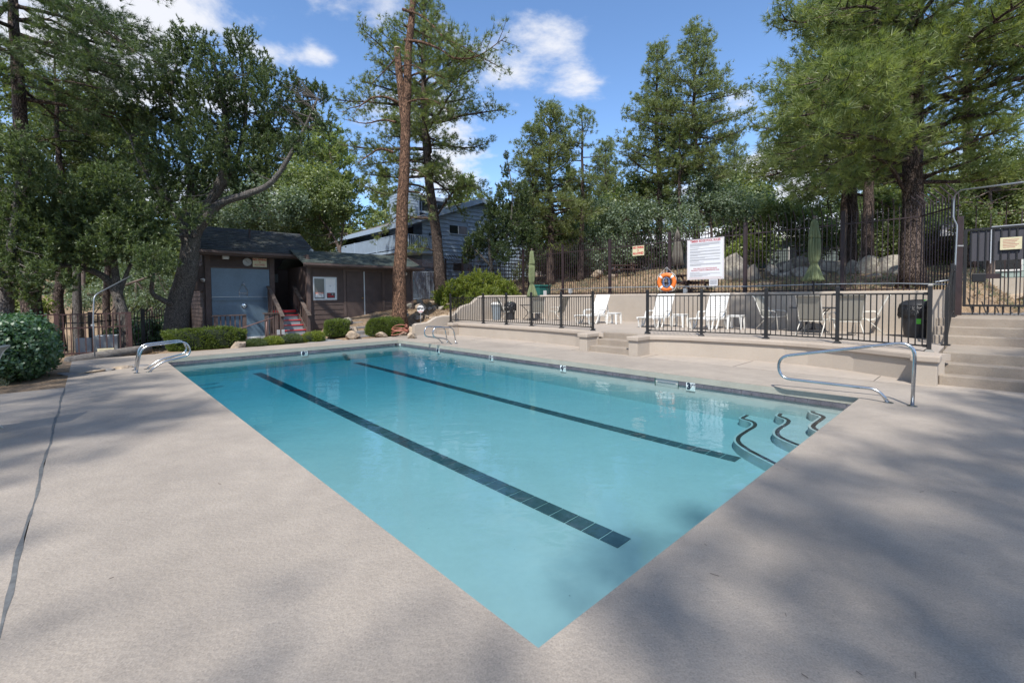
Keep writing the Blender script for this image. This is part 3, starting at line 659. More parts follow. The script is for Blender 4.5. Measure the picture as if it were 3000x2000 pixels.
b = MB(); b.prism([(16.165, -.1), (16.165, 9.0), (17.3, 9.1), (17.6, 5.3), (18.6, 5.2), (18.6, 1.7), (17.5, .4)], -.13, -.02).build('garden_border', 'soil', kind='structure')
MB().ubox(16.17, 19.45, 4.55, 5.85, -.12, -.004).build('grey_slab', 'greypaint', kind='structure')
MB().ubox(18.6, 20.2, 1.9, 4.55, -.12, -.006).build('shower_slab', 'greypaint', kind='structure')
# ------------------------------------------------------------------ fences
def fence_run(t_, pts, z0, z1, spacing, rails, mt, tip='bent', tipdir=None, r=.011, posts=(), post_w=.085, post_top=None, skip=(), rail_w=.035):
    """pickets (each its own part), rails, posts along a polyline of uv points; z0 may be a callable(u, v)"""
    W2 = [W(u, v, 0) for u, v in pts]; seg = [(W2[i+1]-W2[i]).length for i in range(len(W2)-1)]; tot = sum(seg)
    def at(s):
        i = 0
        while i < len(seg)-1 and s > seg[i]: s -= seg[i]; i += 1
        p = W2[i].lerp(W2[i+1], s/seg[i]); return p, (W2[i+1]-W2[i]).normalized()
    bz = z0 if callable(z0) else (lambda p: z0); tz = z1 if callable(z1) else (lambda p: z1)
    h = 1.0
    straight = {}; n = int(tot/spacing)
    td = tipdir
    for k in range(n):
        p, d = at((k+.5)*tot/n); a, c = bz(p), tz(p); hh = c-a
        if any(abs((p-q).length) < .05 for q in [W(*x) for x in posts]): continue
        bent = tip == 'bent' and k % 2 == 0
        key = (round(hh, 1), bent)
        if key not in straight:
            b = LB()
            if bent:
                b.box(-r, r, -r, r, 0, hh-.05); q = Vector((0, 0, hh-.05)); e = q+Vector((0, -.27, .27))
                b.bar(q-Vector((0, 0, .01)), e, r*2, r*2, (1, 0, 0))
            else: b.box(-r, r, -r, r, 0, hh)
            straight[key] = pmesh(b, 'picket', mt)
        ang = math.atan2(d.y, d.x)
        if td == 'flip': ang += math.pi
        share(straight[key], 'picket', t_, Vector((p.x, p.y, a)), (0, 0, ang))
    for dz, frm in rails:
        b = MB()
        for i in range(len(W2)-1):
            ns = max(1, int(seg[i]/3))
            for j in range(ns):
                A, B = W2[i].lerp(W2[i+1], j/ns), W2[i].lerp(W2[i+1], (j+1)/ns)
                za = (tz(A) if frm == 't' else bz(A))+dz; zb = (tz(B) if frm == 't' else bz(B))+dz
                b.bar(Vector((A.x, A.y, za)), Vector((B.x, B.y, zb)), rail_w, rail_w)
        b.build('rail', mt, t_)
    for (u, v) in posts:
        p = W(u, v); b = LB(); w = post_w/2; a = bz(p)-.1; c = (post_top(p) if post_top else tz(p)+.02)
        b.box(-w, w, -w, w, 0, c-a).box(-w-.008, w+.008, -w-.008, w+.008, c-a, c-a+.018)
        me = pmesh(b, 'post', mt); share(me, 'post', t_, Vector((p.x, p.y, a)), (0, 0, ANG))

FZ = 4.22
t_ = thing('security_fence', 'tall dark brown iron fence with outward bent picket tips behind the terrace', 'fence', W(10, 16.12, 1.6))
fence_run(t_, [(23.87, 16.12), (.1, 16.12)], 1.55, FZ-.02, .128, [(-.35, 't'), (.22, 'b')], 'brown_metal', posts=[(23.87, 16.12), (21.96, 16.12), (19.22, 16.12), (16.43, 16.12), (13.58, 16.12), (10.73, 16.12), (7.8, 16.12), (4.85, 16.12), (1.92, 16.12)], post_top=lambda p: FZ+.03, post_w=.1)
t_ = thing('security_fence', 'short run of tall iron fence between the big near pine and the gate post', 'fence', W(-.3, 15.4, 1.3))
fence_run(t_, [(.08, 16.1), (-.78, 14.65)], 1.2, 4.2, .125, [(-.35, 't'), (.25, 'b')], 'brown_metal')
t_ = thing('security_fence', 'iron fence between the brown shed corner and the bare pine trunk, pale wall behind', 'fence', W(21, 13.5, 1.0))
fence_run(t_, [(23.8, 16.0), (19.6, 10.9)], lambda p: HP(p)-.1, lambda p: HP(p)+2.3, .14, [(-.3, 't'), (.3, 'b')], 'brown_metal')
t_ = thing('security_fence', 'lower iron fence farther up the slope, parallel to the tall one', 'fence', W(22, 24, 3))
fence_run(t_, [(30, 18.2), (14.5, 29)], lambda p: HP(p)-.1, lambda p: HP(p)+1.75, .17, [(-.15, 't'), (.25, 'b')], 'brown_metal', tip='no', posts=[(26.1, 20.9), (22.3, 23.6), (18.5, 26.2)], r=.014)
t_ = thing('security_fence', 'distant low iron fence in front of the pale green house', 'fence', W(0, 28, 3))
fence_run(t_, [(9, 27.5), (-9.5, 27.5)], lambda p: HP(p)-.1, lambda p: HP(p)+1.35, .19, [(-.1, 't'), (.2, 'b')], 'brown_metal', tip='no', r=.013)

# gate with its post
t_ = thing('iron_gate', 'wide dark iron gate at the top of the right stairs, seen at the right edge', 'gate', W(-2, 14.6, 1.08))
gz0, gz1 = 1.32, 3.2
pm_ = pmesh(LB().box(-.012, .012, -.012, .012, 0, gz1-gz0+.0), 'picket', 'black_metal')
pl_ = pmesh(LB().box(-.014, .014, -.014, .014, 0, .25), 'picket', 'black_metal')
for k in range(20):
    u = -1.0-k*.128; share(pm_, 'picket', t_, W(u, 14.6, gz0), (0, 0, ANG))
    if k % 1 == 0: share(pl_, 'short_picket', t_, W(u-.05, 14.63, gz0-.22), (0, 0, ANG))
b = MB(); b.bar(W(-.88, 14.6, gz1), W(-3.6, 14.6, gz1), .05, .05).bar(W(-.88, 14.6, gz0), W(-3.6, 14.6, gz0), .05, .05).bar(W(-.9, 14.6, gz0-.02), W(-.9, 14.6, gz1+.02), .06, .06); b.build('gate_frame', 'black_metal', t_)
b = MB(); b.ubox(-2.1, -.97, 14.615, 14.63, 2.42, gz1-.03); b.build('mesh_panel', 'steelmesh', t_)
b = MB()
for q in ((-1.34, 2.35, 3.19),): b.bar(W(q[0], 14.59, q[1]), W(q[0], 14.59, q[2]), .02, .02)
b.bar(W(-1.34, 14.59, 3.235), W(-3.2, 14.59, 3.235), .02, .02).build('pale_edge_strip', 'alu', t_)
o = MB().ubox(-1.84, -1.49, 14.555, 14.57, 2.66, 2.95).build('notice_board', 'cream', t_)
Tm = plane_mat(W(-1.665, 14.553, 2.805), -UU, -VV)
b = MB()
for i in range(6): b.add([Tm @ Vector((x, .09-i*.036+y, .0015)) for x, y in ((-.13, -.006), (.13-.03*(i % 3), -.006), (.13-.03*(i % 3), .006), (-.13, .006))], [(0, 1, 2, 3)])
b.build('print', 'fadered', o)
b = MB(); b.ubox(-1.27, -1.02, 14.56, 14.64, 1.9, 2.12); b.build('gate_lock', 'black_metal', t_, bevel=.02)
b = MB(); b.ubox(-1.5, -1.27, 14.58, 14.62, 1.98, 2.1); b.build('lock_plate', 'brown_metal', t_)
o = MB().ubox(-.86, -.74, 14.55, 14.67, 1.05, 3.56).build('gate_post', 'brown_metal', bevel=.005); rebase(o, W(-.8, 14.6, 1.05)); tag(o, 'thick square brown post carrying the iron gate', 'post')
t_ = thing('security_fence', 'row of bent iron pickets rising above and beyond the right gate', 'fence', W(-2, 16.4, 1.6))
fence_run(t_, [(-.9, 16.2), (-4.5, 16.2)], 1.1, 3.75, .26, [], 'brown_metal')

# black picket railing on the low walls
def railing(label, posts, loc):
    t_ = thing('picket_railing', label, 'railing', loc)
    h = 1.25; pw = .033
    post = LB(); post.box(-pw, pw, -pw, pw, 0, h).hexa([(-.075, -.075, 0), (.075, -.075, 0), (.075, .075, 0), (-.075, .075, 0), (-.045, -.045, .045), (.045, -.045, .045), (.045, .045, .045), (-.045, .045, .045)])
    post.hexa([(-.04, -.04, h), (.04, -.04, h), (.04, .04, h), (-.04, .04, h), (-.02, -.02, h+.035), (.02, -.02, h+.035), (.02, .02, h+.035), (-.02, .02, h+.035)])
    pm = pmesh(post, 'post', 'black_metal'); pk = pmesh(LB().box(-.0085, .0085, -.0085, .0085, 0, .97), 'picket', 'black_metal')
    for i, (u, v) in enumerate(posts):
        p = W(u, v, T+.002); share(pm, 'post', t_, p, (0, 0, ANG+.2*math.sin(i*2)))
        if i+1 < len(posts):
            q = W(*posts[i+1], T+.002); d = (q-p); L = d.length; d.normalize()
            b = MB(); a0, a1 = p+d*.03, q-d*.03
            for z, hh in ((.105, .03), (1.10, .03)):
                b = MB()
                b.bar(a0+Vector((0, 0, z)), a1+Vector((0, 0, z)), .036, hh)
                for e in (a0, a1): b.bar(e+Vector((0, 0, z)), e+d*(.06 if e is a0 else -.06)+Vector((0, 0, z)), .055, .05)
                b.build('rail', 'black_metal', t_)
            
            n = int(round((L-.1)/.118))
            for k in range(n):
                s = p+d*(.05+(k+.5)*(L-.1)/n); share(pk, 'picket', t_, s+Vector((0, 0, .12)), (0, 0, math.atan2(d.y, d.x)))
railing('black picket railing on the left low wall, two bins behind it', [(15.5, 10.53), (13.34, 10.68), (11.94, 10.72), (10.6, 10.78), (9.01, 10.66), (7.45, 10.40)], W(11, 10.6, T))
railing('black picket railing on the curved right low wall in front of two loungers', [(5.5, 10.42), (4.04, 10.72), (2.5, 10.95), (.99, 10.83), (-.59, 10.15)], W(2.5, 10.8, T))
t_ = thing('stair_railing', 'black stair railing posts and rail climbing beside the upper flight, seen end on', 'railing', W(-.72, 12, T))
for v, z in ((11.75, T), (13.2, 1.07), (13.9, 1.07)):
    b = MB(); b.ubox(-.77, -.71, v-.03, v+.03, z, z+1.25).ubox(-.81, -.67, v-.07, v+.07, z, z+.03); b.build('post', 'black_metal', t_, bevel=.004)
for dz in (.12, 1.12): MB().bar(W(-.74, 11.75, T+dz), W(-.74, 13.2, 1.07+dz), .035, .035).bar(W(-.74, 13.2, 1.07+dz), W(-.74, 13.9, 1.07+dz), .035, .035).build('rail', 'black_metal', t_)
pk = pmesh(LB().box(-.0085, .0085, -.0085, .0085, 0, 1.0), 'picket', 'black_metal')
for k in range(11): v = 11.88+k*.118; share(pk, 'picket', t_, W(-.74, v, T+.12+(v-11.75)/1.45*.54), (0, 0, ANG))

# ------------------------------------------------------------------ pool rails and ladders
def curve(pts, n=8):
    pts = [Vector(p) for p in pts]; P = [pts[0]*2-pts[1]]+pts+[pts[-1]*2-pts[-2]]; out = []
    for i in range(1, len(P)-2):
        for j in range(n):
            q = j/n; a, b_, c, d = P[i-1], P[i], P[i+1], P[i+2]
            out.append(.5*((2*b_)+(-a+c)*q+(2*a-5*b_+4*c-d)*q*q+(-a+3*b_-3*c+d)*q**3))
    return out+[pts[-1]]
def fillet(pts, r, n=6):
    pts = [Vector(p) for p in pts]; out = [pts[0]]
    for i in range(1, len(pts)-1):
        a, b_, c = pts[i-1], pts[i], pts[i+1]; rr = r[i-1] if isinstance(r, (list, tuple)) else r
        d1, d2 = (a-b_), (c-b_); k = min(rr, d1.length*.49, d2.length*.49); p, q = b_+d1.normalized()*k, b_+d2.normalized()*k
        for j in range(n+1): s = j/n; out.append(p*(1-s)**2+b_*2*s*(1-s)+q*s*s)
    return out+[pts[-1]]
t_ = thing('handrail', 'single stainless steel loop handrail over the pool steps at the right', 'handrail', W(-.5, 7.23))
path = fillet([W(-.64, 7.22, 0), W(-.64, 7.22, .93), W(.95, 7.22, .56), W(1.05, 7.22, .33), W(.92, 7.22, .19), W(-.28, 7.24, .17), W(-.37, 7.25, 0)], [.2, .22, .16, .16, .17])
path = fillet([W(-.64, 7.22, 0), W(-.66, 7.22, .95), W(1.12, 7.22, .57), W(1.1, 7.22, .20), W(-.24, 7.24, .19), W(-.37, 7.25, 0)], [.24, .30, .30, .17])
MB().tube(path, .024, 12).build('tube', 'chrome', t_, smooth=True)
for p in (W(-.64, 7.22, 0), W(-.37, 7.25, 0)): MB().lathe([(.0, .0), (.062, 0), (.062, .012), (.03, .022), (.026, .022)], p, 20).build('escutcheon', 'chrome', t_, smooth=False)
def ladder(label, loc, rails):
    t_ = thing('pool_ladder', label, 'pool ladder', loc)
    for pts, plates in rails:
        MB().tube(fillet(pts, [.2, .26, .26, .16], 8), .022, 12).build('rail_tube', 'chrome', t_, smooth=True)
        for p in plates: MB().lathe([(0, 0), (.055, 0), (.055, .012), (.028, .02), (.024, .02)], p, 16).build('escutcheon', 'chrome', t_)
def ladpts(base, d, h=.72, reach=.85):
    "base on the deck, d towards the water"
    b = Vector(base); z = Vector((0, 0, 1)); a = b-d*.12
    return [a, a+z*h*.86+d*.12, a+z*h+d*(reach+.12), a+z*h*.22+d*(reach+.2), a+d*.36+z*.16, a+d*.26]
for nm, rails_ in (('far', None),):
    pass
dA = -VV
ladder('pair of looped steel grab rails on the far pool edge, centre left of the picture', W(11.9, 7.95),
       [([W(u, 8.03, 0), W(u+.0, 7.93, .58), W(u, 7.1, .64), W(u, 7.05, .30), W(u, 7.62, .2), W(u, 7.82, 0)], [W(u, 8.03, 0), W(u, 7.82, 0)]) for u in (11.67, 12.2)])
ladder('pair of looped steel grab rails on the near left pool edge beside the deep end', W(12.1, -.65),
       [([W(u, -.74, 0), W(u+.0, -.64, .60), W(u, .22, .66), W(u, .30, .33), W(u, -.3, .2), W(u, -.52, 0)], [W(u, -.74, 0), W(u, -.52, 0)]) for u in (11.83, 12.4)])

# ------------------------------------------------------------------ furniture
def make_lounger():
    t_ = thing('sun_lounger', 'white resin sun lounger with raised slatted back, leftmost of the three on the terrace', 'sun lounger', (0, 0, 0), group='white loungers on the terrace')
    # local: x from foot (0) to head (1.9), y width
    w = .31
    for s in (-1, 1):
        b = LB(); b.bar((0, s*w, .335), (1.12, s*w, .335), .05, .07); b.build('side_rail', 'white_plastic', t_, bevel=.012)
        a = LB(); A = Vector((1.12, s*w, .36)); B = Vector((1.53, s*w, 1.15)); a.bar(A, B, .045, .05, (0, 1, 0)); a.build('back_rail', 'white_plastic', t_, bevel=.01)
    for k in range(12):
        x = .05+k*.088; b = LB(); b.box(x-.036, x+.036, -w+.02, w-.02, .345, .368); b.build('slat', 'white_plastic', t_)
    d = Vector((.41, 0, .79)).normalized(); nrm = Vector((-.79, 0, .41)).normalized()
    for k in range(10):
        c = Vector((1.12, 0, .36))+d*(.06+k*.084); b = LB()
        b.bar(c+Vector((0, -w+.02, 0)), c+Vector((0, w-.02, 0)), .07 if True else 0, .018, tuple(nrm)); b.build('slat', 'white_plastic', t_)
    b = LB(); c = Vector((1.12, 0, .36))+d*.885; b.bar(c+Vector((0, -w-.02, 0)), c+Vector((0, w+.02, 0)), .055, .03, tuple(nrm)); b.build('head_bar', 'white_plastic', t_, bevel=.01)
    for x0, x1 in ((.08, .42), (1.2, 1.72)):       # U shaped feet
        for s in (-1, 1):
            b = LB(); q = [(x0, .33), (x0+.07, .04), (x0+.15, .015), (x1-.15, .015), (x1-.07, .04), (x1, .33 if x0 < 1 else .30)]
            for i in range(len(q)-1): b.bar((q[i][0], s*w, q[i][1]), (q[i+1][0], s*w, q[i+1][1]), .05, .035, (0, 1, 0))
            b.build('leg', 'white_plastic', t_)
    for s in (-1, 1):                             # arms that sweep down to the floor
        b = LB(); pts = fillet([(.62, s*(w+.03), .34), (.72, s*(w+.05), .56), (1.22, s*(w+.05), .56)], .1, 5)
        for i in range(len(pts)-1): b.bar(pts[i], pts[i+1], .05, .03, (0, 1, 0))
        b.build('arm', 'white_plastic', t_)
        b = LB(); pts = fillet([(.74, s*(w+.05), .56), (.66, s*(w+.05), .2), (.5, s*(w+.05), .01)], .12, 4)
        for i in range(len(pts)-1): b.bar(pts[i], pts[i+1], .055, .03, (0, 1, 0))
        b.build('arm_leg', 'white_plastic', t_)
    b = LB(); b.bar((1.45, -.2, .98), (1.62, -.2, .33), .03, .03, (0, 1, 0)).bar((1.45, .2, .98), (1.62, .2, .33), .03, .03, (0, 1, 0)); b.build('back_strut', 'white_plastic', t_)
    b = LB(); b.bar((1.12, -w, .33), (1.74, -w, .31), .04, .05).bar((1.12, w, .33), (1.74, w, .31), .04, .05); b.build('rear_rail', 'white_plastic', t_)
    return t_
L0 = make_lounger()
def place(o, u, v, rz, z=T): p = W(u, v, z); o.location = p; o.rotation_euler = (0, 0, rz)
place(L0, 9.78, 12.72, ANG)
for u, v, da, lab in ((6.84, 12.55, .02, 'white resin sun lounger with raised slatted back, middle one, under the orange ring'), (5.08, 12.75, -.05, 'white resin sun lounger with raised slatted back, right one, nearest the sling chairs')):
    c = copy_tree(L0, label=lab); place(c, u, v, ANG+da)
def make_side_table():
    t_ = thing('side_table', 'low white resin side table beside the leftmost lounger', 'side table', (0, 0, 0), group='white side tables')
    b = LB(); b.box(-.22, .22, -.22, .22, .43, .455).box(-.2, .2, -.2, .2, .39, .43); b.build('table_top', 'white_plastic', t_, bevel=.012)
    for x in (-1, 1):
        for y in (-1, 1):
            b = LB(); b.hexa([(x*.2-.022, y*.2-.022, 0), (x*.2+.022, y*.2-.022, 0), (x*.2+.022, y*.2+.022, 0), (x*.2-.022, y*.2+.022, 0), (x*.185-.035, y*.185-.035, .4), (x*.185+.035, y*.185-.035, .4), (x*.185+.035, y*.185+.035, .4), (x*.185-.035, y*.185+.035, .4)]); b.build('leg', 'white_plastic', t_)
    return t_
S0 = make_side_table(); place(S0, 8.93, 13.78, ANG+.1)
for u, v, lab in ((6.15, 13.7, 'low white resin side table right of the middle lounger'), (4.3, 13.85, 'low white resin side table right of the right lounger')):
    c = copy_tree(S0, label=lab); place(c, u, v, ANG+.05)
def make_chair():
    t_ = thing('patio_chair', 'sling chair', 'patio chair', (0, 0, 0), group='sling chairs with pale tube frames')
    # local: faces +x
    w = .28
    for s in (-1, 1):
        b = LB(); b.tube(fillet([(.30, s*(w+.02), 0), (.24, s*(w+.02), .60), (-.22, s*(w+.02), .63), (-.27, s*(w+.0), .50)], .10, 5), .014, 8); b.build('arm_and_front_leg', 'ivory_metal', t_, smooth=True)
        b = LB(); b.tube([(-.42, s*(w+.02), 0), (-.05, s*(w+.01), .40), (.04, s*w, .42)], .013, 8); b.build('rear_leg', 'ivory_metal', t_, smooth=True)
        b = LB(); b.tube(fillet([(.26, s*w, .43), (-.20, s*w, .39), (-.46, s*w, 1.02), (-.52, s*w, 1.08)], .08, 5), .015, 8); b.build('side_tube', 'ivory_metal', t_, smooth=True)
    for p in ((-.52, 1.08), (.26, .43), (-.2, .385)):
        b = LB(); b.tube([(p[0], -w, p[1]), (p[0], w, p[1])], .013, 8); b.build('cross_bar', 'ivory_metal', t_, smooth=True)
    b = LB(); pr = fillet([(.26, 0, .435), (-.20, 0, .385), (-.46, 0, 1.02), (-.53, 0, 1.075)], .09, 6)
    A = [Vector((p.x, -w+.01, p.z)) for p in pr]; B = [Vector((p.x, w-.01, p.z)) for p in pr]; A2 = [p+Vector((-.004, 0, -.006)) for p in A]; B2 = [p+Vector((-.004, 0, -.006)) for p in B]
    b.strip(A, B); b.strip(B2, A2); b.build('sling', 'sling', t_, smooth=True)
    return t_
C0 = make_chair(); C0['label'] = 'sling patio chair seen from behind, nearest side of the right round table'
place(C0, 1.95, 12.95, ANG-.05)
for u, v, rz, lab in ((1.28, 13.25, ANG+.45, 'sling patio chair between the near chair and the dark table post, right table'),
                      (1.0, 14.15, ANG+math.pi/2+.15, 'sling chair in profile between the right round table and the big bin'),
                      (3.3, 14.15, ANG-math.pi/2-.2, 'sling patio chair at the left of the right round table, by the lounger table'),
                      (14.85, 13.45, ANG-.5, 'sling patio chair at the left of the far round table, near the dark bin'),
                      (12.95, 13.5, ANG+1.0, 'sling patio chair seen from behind at the right of the far round table'),
                      (12.55, 14.5, ANG+1.7, 'pale sling patio chair turned away, farthest right at the far round table')):
    c = copy_tree(C0, label=lab); place(c, u, v, rz)
p = Vector((-6.18, 3.9, 0)); 
c = copy_tree(C0, label='sling patio chair cut off by the left edge of the picture', loc=(-6.9, 5.4, 0.0), rz=R(205)); EDGE_CHAIR = c
def make_table():
    t_ = thing('round_table', 'dark round metal patio table with the near closed umbrella, right part of the terrace', 'table', (0, 0, 0), group='dark round patio tables')
    b = LB(); b.lathe([(.03, .70), (.60, .70), (.61, .715), (.60, .73), (.03, .73)], (0, 0, 0), 40); b.build('table_top', 'table_metal', t_)
    for k in range(4):
        a = math.pi/4+k*math.pi/2; d = Vector((math.cos(a), math.sin(a), 0)); z = Vector((0, 0, 1))
        b = LB(); b.tube(curve([d*.5+z*.70, d*.38+z*.58, d*.2+z*.36, d*.3+z*.2, d*.46+z*.02], 5), .014, 8); b.build('leg', 'table_metal', t_, smooth=True)
    b = LB(); b.tube([Vector((math.cos(a)*.21, math.sin(a)*.21, .36)) for a in np.linspace(0, 2*math.pi, 21)[:-1]], .011, 6, closed=True); b.build('brace_ring', 'table_metal', t_, smooth=True)
    return t_
T0 = make_table(); place(T0, 2.2, 14.0, ANG+.3)
c = copy_tree(T0, label='dark round metal patio table with the far closed umbrella, left part of the terrace'); place(c, 13.75, 14.05, ANG+.1)
def closed_umbrella(name, label, loc, H, zlow, mfab, flare, grp, tiers=True, pole='table_metal', seed=0):
    rr = random.Random(seed); t_ = thing(name, label, 'umbrella', loc, .3*seed, grp)
    b = LB(); b.tube([(0, 0, 0), (0, 0, H)], .021, 12); b.build('pole', pole, t_, smooth=True)
    b = LB(); b.lathe([(0, 0), (.30, 0), (.30, .03), (.24, .06), (.1, .09), (.05, .12), (.035, .35), (.03, .35)], (0, 0, 0), 24); b.build('base', 'table_metal', t_)
    b = LB(); b.lathe([(.012, H), (.035, H+.02), (.05, H+.06), (.035, H+.1), (0, H+.12)], (0, 0, 0), 12); b.build('finial', 'worn_wood', t_, smooth=True)
    n = 120; folds = 11
    def shell(prof, nm, ph):
        vs = []; fs = []
        for i, (r, z, amp) in enumerate(prof):
            for k in range(n):
                a = 2*math.pi*k/n; f = (1-abs(math.sin(a*folds*.5+ph+.35*math.sin(z*3)))*2)*.75+math.cos(a*folds*2.0+1.3*ph+z*2)*.2+math.cos(a*3+z*4)*.22
                q = r*(1+amp*f); vs.append((q*math.cos(a+.12*z), q*math.sin(a+.12*z), z+(.02*math.cos(a*folds) if i == 0 else 0)))
        for i in range(len(prof)-1):
            for k in range(n): fs.append((i*n+k, i*n+(k+1) % n, (i+1)*n+(k+1) % n, (i+1)*n+k))
        o = LB().add(vs, fs).build(nm, mfab, t_, smooth=True); so = o.modifiers.new('s', 'SOLIDIFY'); so.thickness = .004; return o
    L = H-zlow
    if flare:
        zt = zlow+.27*L
        shell([(.25, zlow, .30), (.22, zlow+.05*L, .30), (.165, zlow+.14*L, .28), (.10, zt-.02*L, .2), (.085, zt, .14), (.08, zt+.01*L, .1)], 'skirt', 0)
        shell([(.09, zt, .16), (.125, zt+.08*L, .26), (.14, zt+.2*L, .30), (.135, zt+.34*L, .30), (.12, zt+.47*L, .28)], 'canopy', 0)
        shell([(.145, zt+.43*L, .30), (.125, zt+.48*L, .28), (.10, zt+.58*L, .26), (.075, H-.05, .22), (.03, H+.01, 0)], 'top_tier', .4)
        b = LB(); b.tube([Vector((math.cos(a)*.09, math.sin(a)*.09, zt)) for a in np.linspace(0, 2*math.pi, 17)[:-1]], .012, 6, closed=True); b.build('tie', mfab, t_)
    else:
        shell([(.30, zlow, .25), (.24, zlow+.3*L, .25), (.17, zlow+.6*L, .2), (.14, zlow+.72*L, .18)], 'canopy', 0)
        shell([(.16, zlow+.7*L, .2), (.11, zlow+.88*L, .18), (.03, H, 0)], 'top_tier', .5)
    return t_
closed_umbrella('closed_umbrella', 'closed olive green umbrella at the right table, largest of the three', W(2.2, 14.0, T), 3.28, 1.50, 'green_fabric', True, 'closed olive umbrellas', seed=1)
closed_umbrella('closed_umbrella', 'closed olive green umbrella at the far left table, beside the teal box', W(13.75, 14.05, T), 3.3, 1.12, 'green_fabric', True, 'closed olive umbrellas', seed=4)
pu = D(1985, 790, 24); pz = HP(pu)
closed_umbrella('closed_umbrella', 'closed taupe umbrella with white trim standing beyond the fence behind the rules board', (pu.x, pu.y, pz), 5.12-pz, 3.22-pz, 'taupe_fabric', False, None, pole='lampwhite', seed=3)

# bins
def bin_(label, loc, r0, r1, h, mbody, lid, liner, m_lid, seed, sticker=None):
    t_ = thing('rubbish_bin', label, 'bin', loc)
    b = LB(); b.lathe([(0, 0), (r0*.96, 0), (r0, .02), (r1, h-.06), (r1+.02, h-.06), (r1+.02, h), (r1-.02, h), (r1-.03, h-.1)], (0, 0, 0), 36); b.build('body', mbody, t_, smooth=False, bevel=.004)
    if liner:
        rr = random.Random(seed); n = 64; vs = []; fs = []; pr = [(r1+.012, h+.012), (r1+.035, h+.0), (r1+.045, h-.08), (r1+.05, h-.2), (r1+.03, h-.29)]
        for i, (r, z) in enumerate(pr):
            for k in range(n):
                a = 2*math.pi*k/n; j = .014*math.sin(a*7+i*1.3)+.012*math.sin(a*13+i*2.1+seed)+rr.uniform(-.006, .006); vs.append(((r+j*(.3+i*.25))*math.cos(a), (r+j*(.3+i*.25))*math.sin(a), z+(.05*math.sin(a*3+seed)+.03*math.sin(a*5))*(i >= 3)))
        for i in range(len(pr)-1):
            for k in range(n): fs.append((i*n+k, (i+1)*n+k, (i+1)*n+(k+1) % n, i*n+(k+1) % n))
        LB().add(vs, fs).build('bin_liner', 'liner', t_, smooth=True)
    if lid == 'dome':
        b = LB(); b.lathe([(r1+.035, h+.0), (r1+.04, h+.03), (r1+.02, h+.045), (r1-.02, h+.09), (r1*.7, h+.13), (r1*.3, h+.15), (0, h+.155)], (0, 0, 0), 36); b.build('lid', m_lid, t_, smooth=True)
        b = LB(); b.box(-.11, .11, -.16, -.06, h+.105, h+.155); b.build('lid_opening', 'black', t_, bevel=.01)
    if sticker:
        b = LB(); n = 8; vs = [((r1-.02-.0*j+(.006))*math.cos(sticker+k*.09), (r1-.02+.006)*math.sin(sticker+k*.09), h*z) for z in (.40, .58) for j in (0,) for k in range(n)]
        rr_ = lambda z: r0+(r1-r0)*z+.006
        vs = [(rr_(z)*math.cos(sticker+k*.055), rr_(z)*math.sin(sticker+k*.055), h*z) for z in (.44, .60) for k in range(n)]
        b.add(vs, [(k, k+1, n+k+1, n+k) for k in range(n-1)]); b.build('sticker', 'lime', t_)
        vs = [((r1*q)*math.cos(a), (r1*q)*math.sin(a), h+zz+.006) for q, zz in ((.97, .068), (.62, .135)) for a in np.linspace(sticker+.75, sticker+1.45, 8)]
        LB().add(vs, [(k, k+1, 8+k+1, 8+k) for k in range(7)]).build('lid_label', 'lime', t_)
        vs = [((r1*q)*math.cos(a), (r1*q)*math.sin(a), h+zz+.009) for q, zz in ((.93, .078), (.68, .125)) for a in np.linspace(sticker+.95, sticker+1.3, 5)]
        LB().add(vs, [(k, k+1, 5+k+1, 5+k) for k in range(4)]).build('lid_print', 'white', t_)
    return t_
bin_('big black rubbish bin with draped black liner and lime sticker, beside the right stairs', W(-.08, 13.75, T), .235, .30, .80, 'bin_dark', 'dome', True, 'bin_dark', 3, sticker=-2.35)
bin_('grey blue rubbish bin with pale domed lid, at the far left end of the terrace', W(15.25, 13.1, T), .20, .26, .74, 'bin_grey', 'dome', False, 'lampwhite', 5)
bin_('dark rubbish bin with black liner and lime tag, second from the wavy wall', W(14.75, 13.55, T), .20, .26, .74, 'bin_dark', 'dome', True, 'bin_dark', 8, sticker=-2.9)
# teal cabinet on the wall
t_ = thing('teal_box', 'teal plastic storage box with lid behind the far umbrella, on the wall top', 'storage box', W(14.9, 16.0, 1.66), ANG)
LB().box(-.42, .42, -.2, .2, 0, .50).build('body', 'teal', t_, bevel=.02); LB().box(-.46, .46, -.24, .24, .50, .60).build('lid', 'teal', t_, bevel=.02); LB().box(-.12, .12, -.215, -.2, .04, .30).build('paper_notice', 'white', t_)

# rescue pole on the fence
t_ = thing('rescue_pole', 'long grey aluminium rescue pole lying level along the fence above the wall', 'pole', W(7, 15.95, 2.0))
MB().tube([W(14.3, 15.98, 1.99), W(10.46, 15.98, 2.03), (W(7.58, 15.98, 2.0)), W(4.69, 15.98, 1.94), W(2.4, 15.98, 1.96), W(.5, 15.9, 1.93), W(-.62, 15.0, 1.86)], .02, 10).build('tube', 'steelgrey', t_, smooth=True)
for u in (13.6, 10.7, 7.8, 4.9, 1.95): MB().ubox(u-.02, u+.02, 15.97, 16.1, 1.9, 1.97).build('bracket', 'brown_metal', t_)
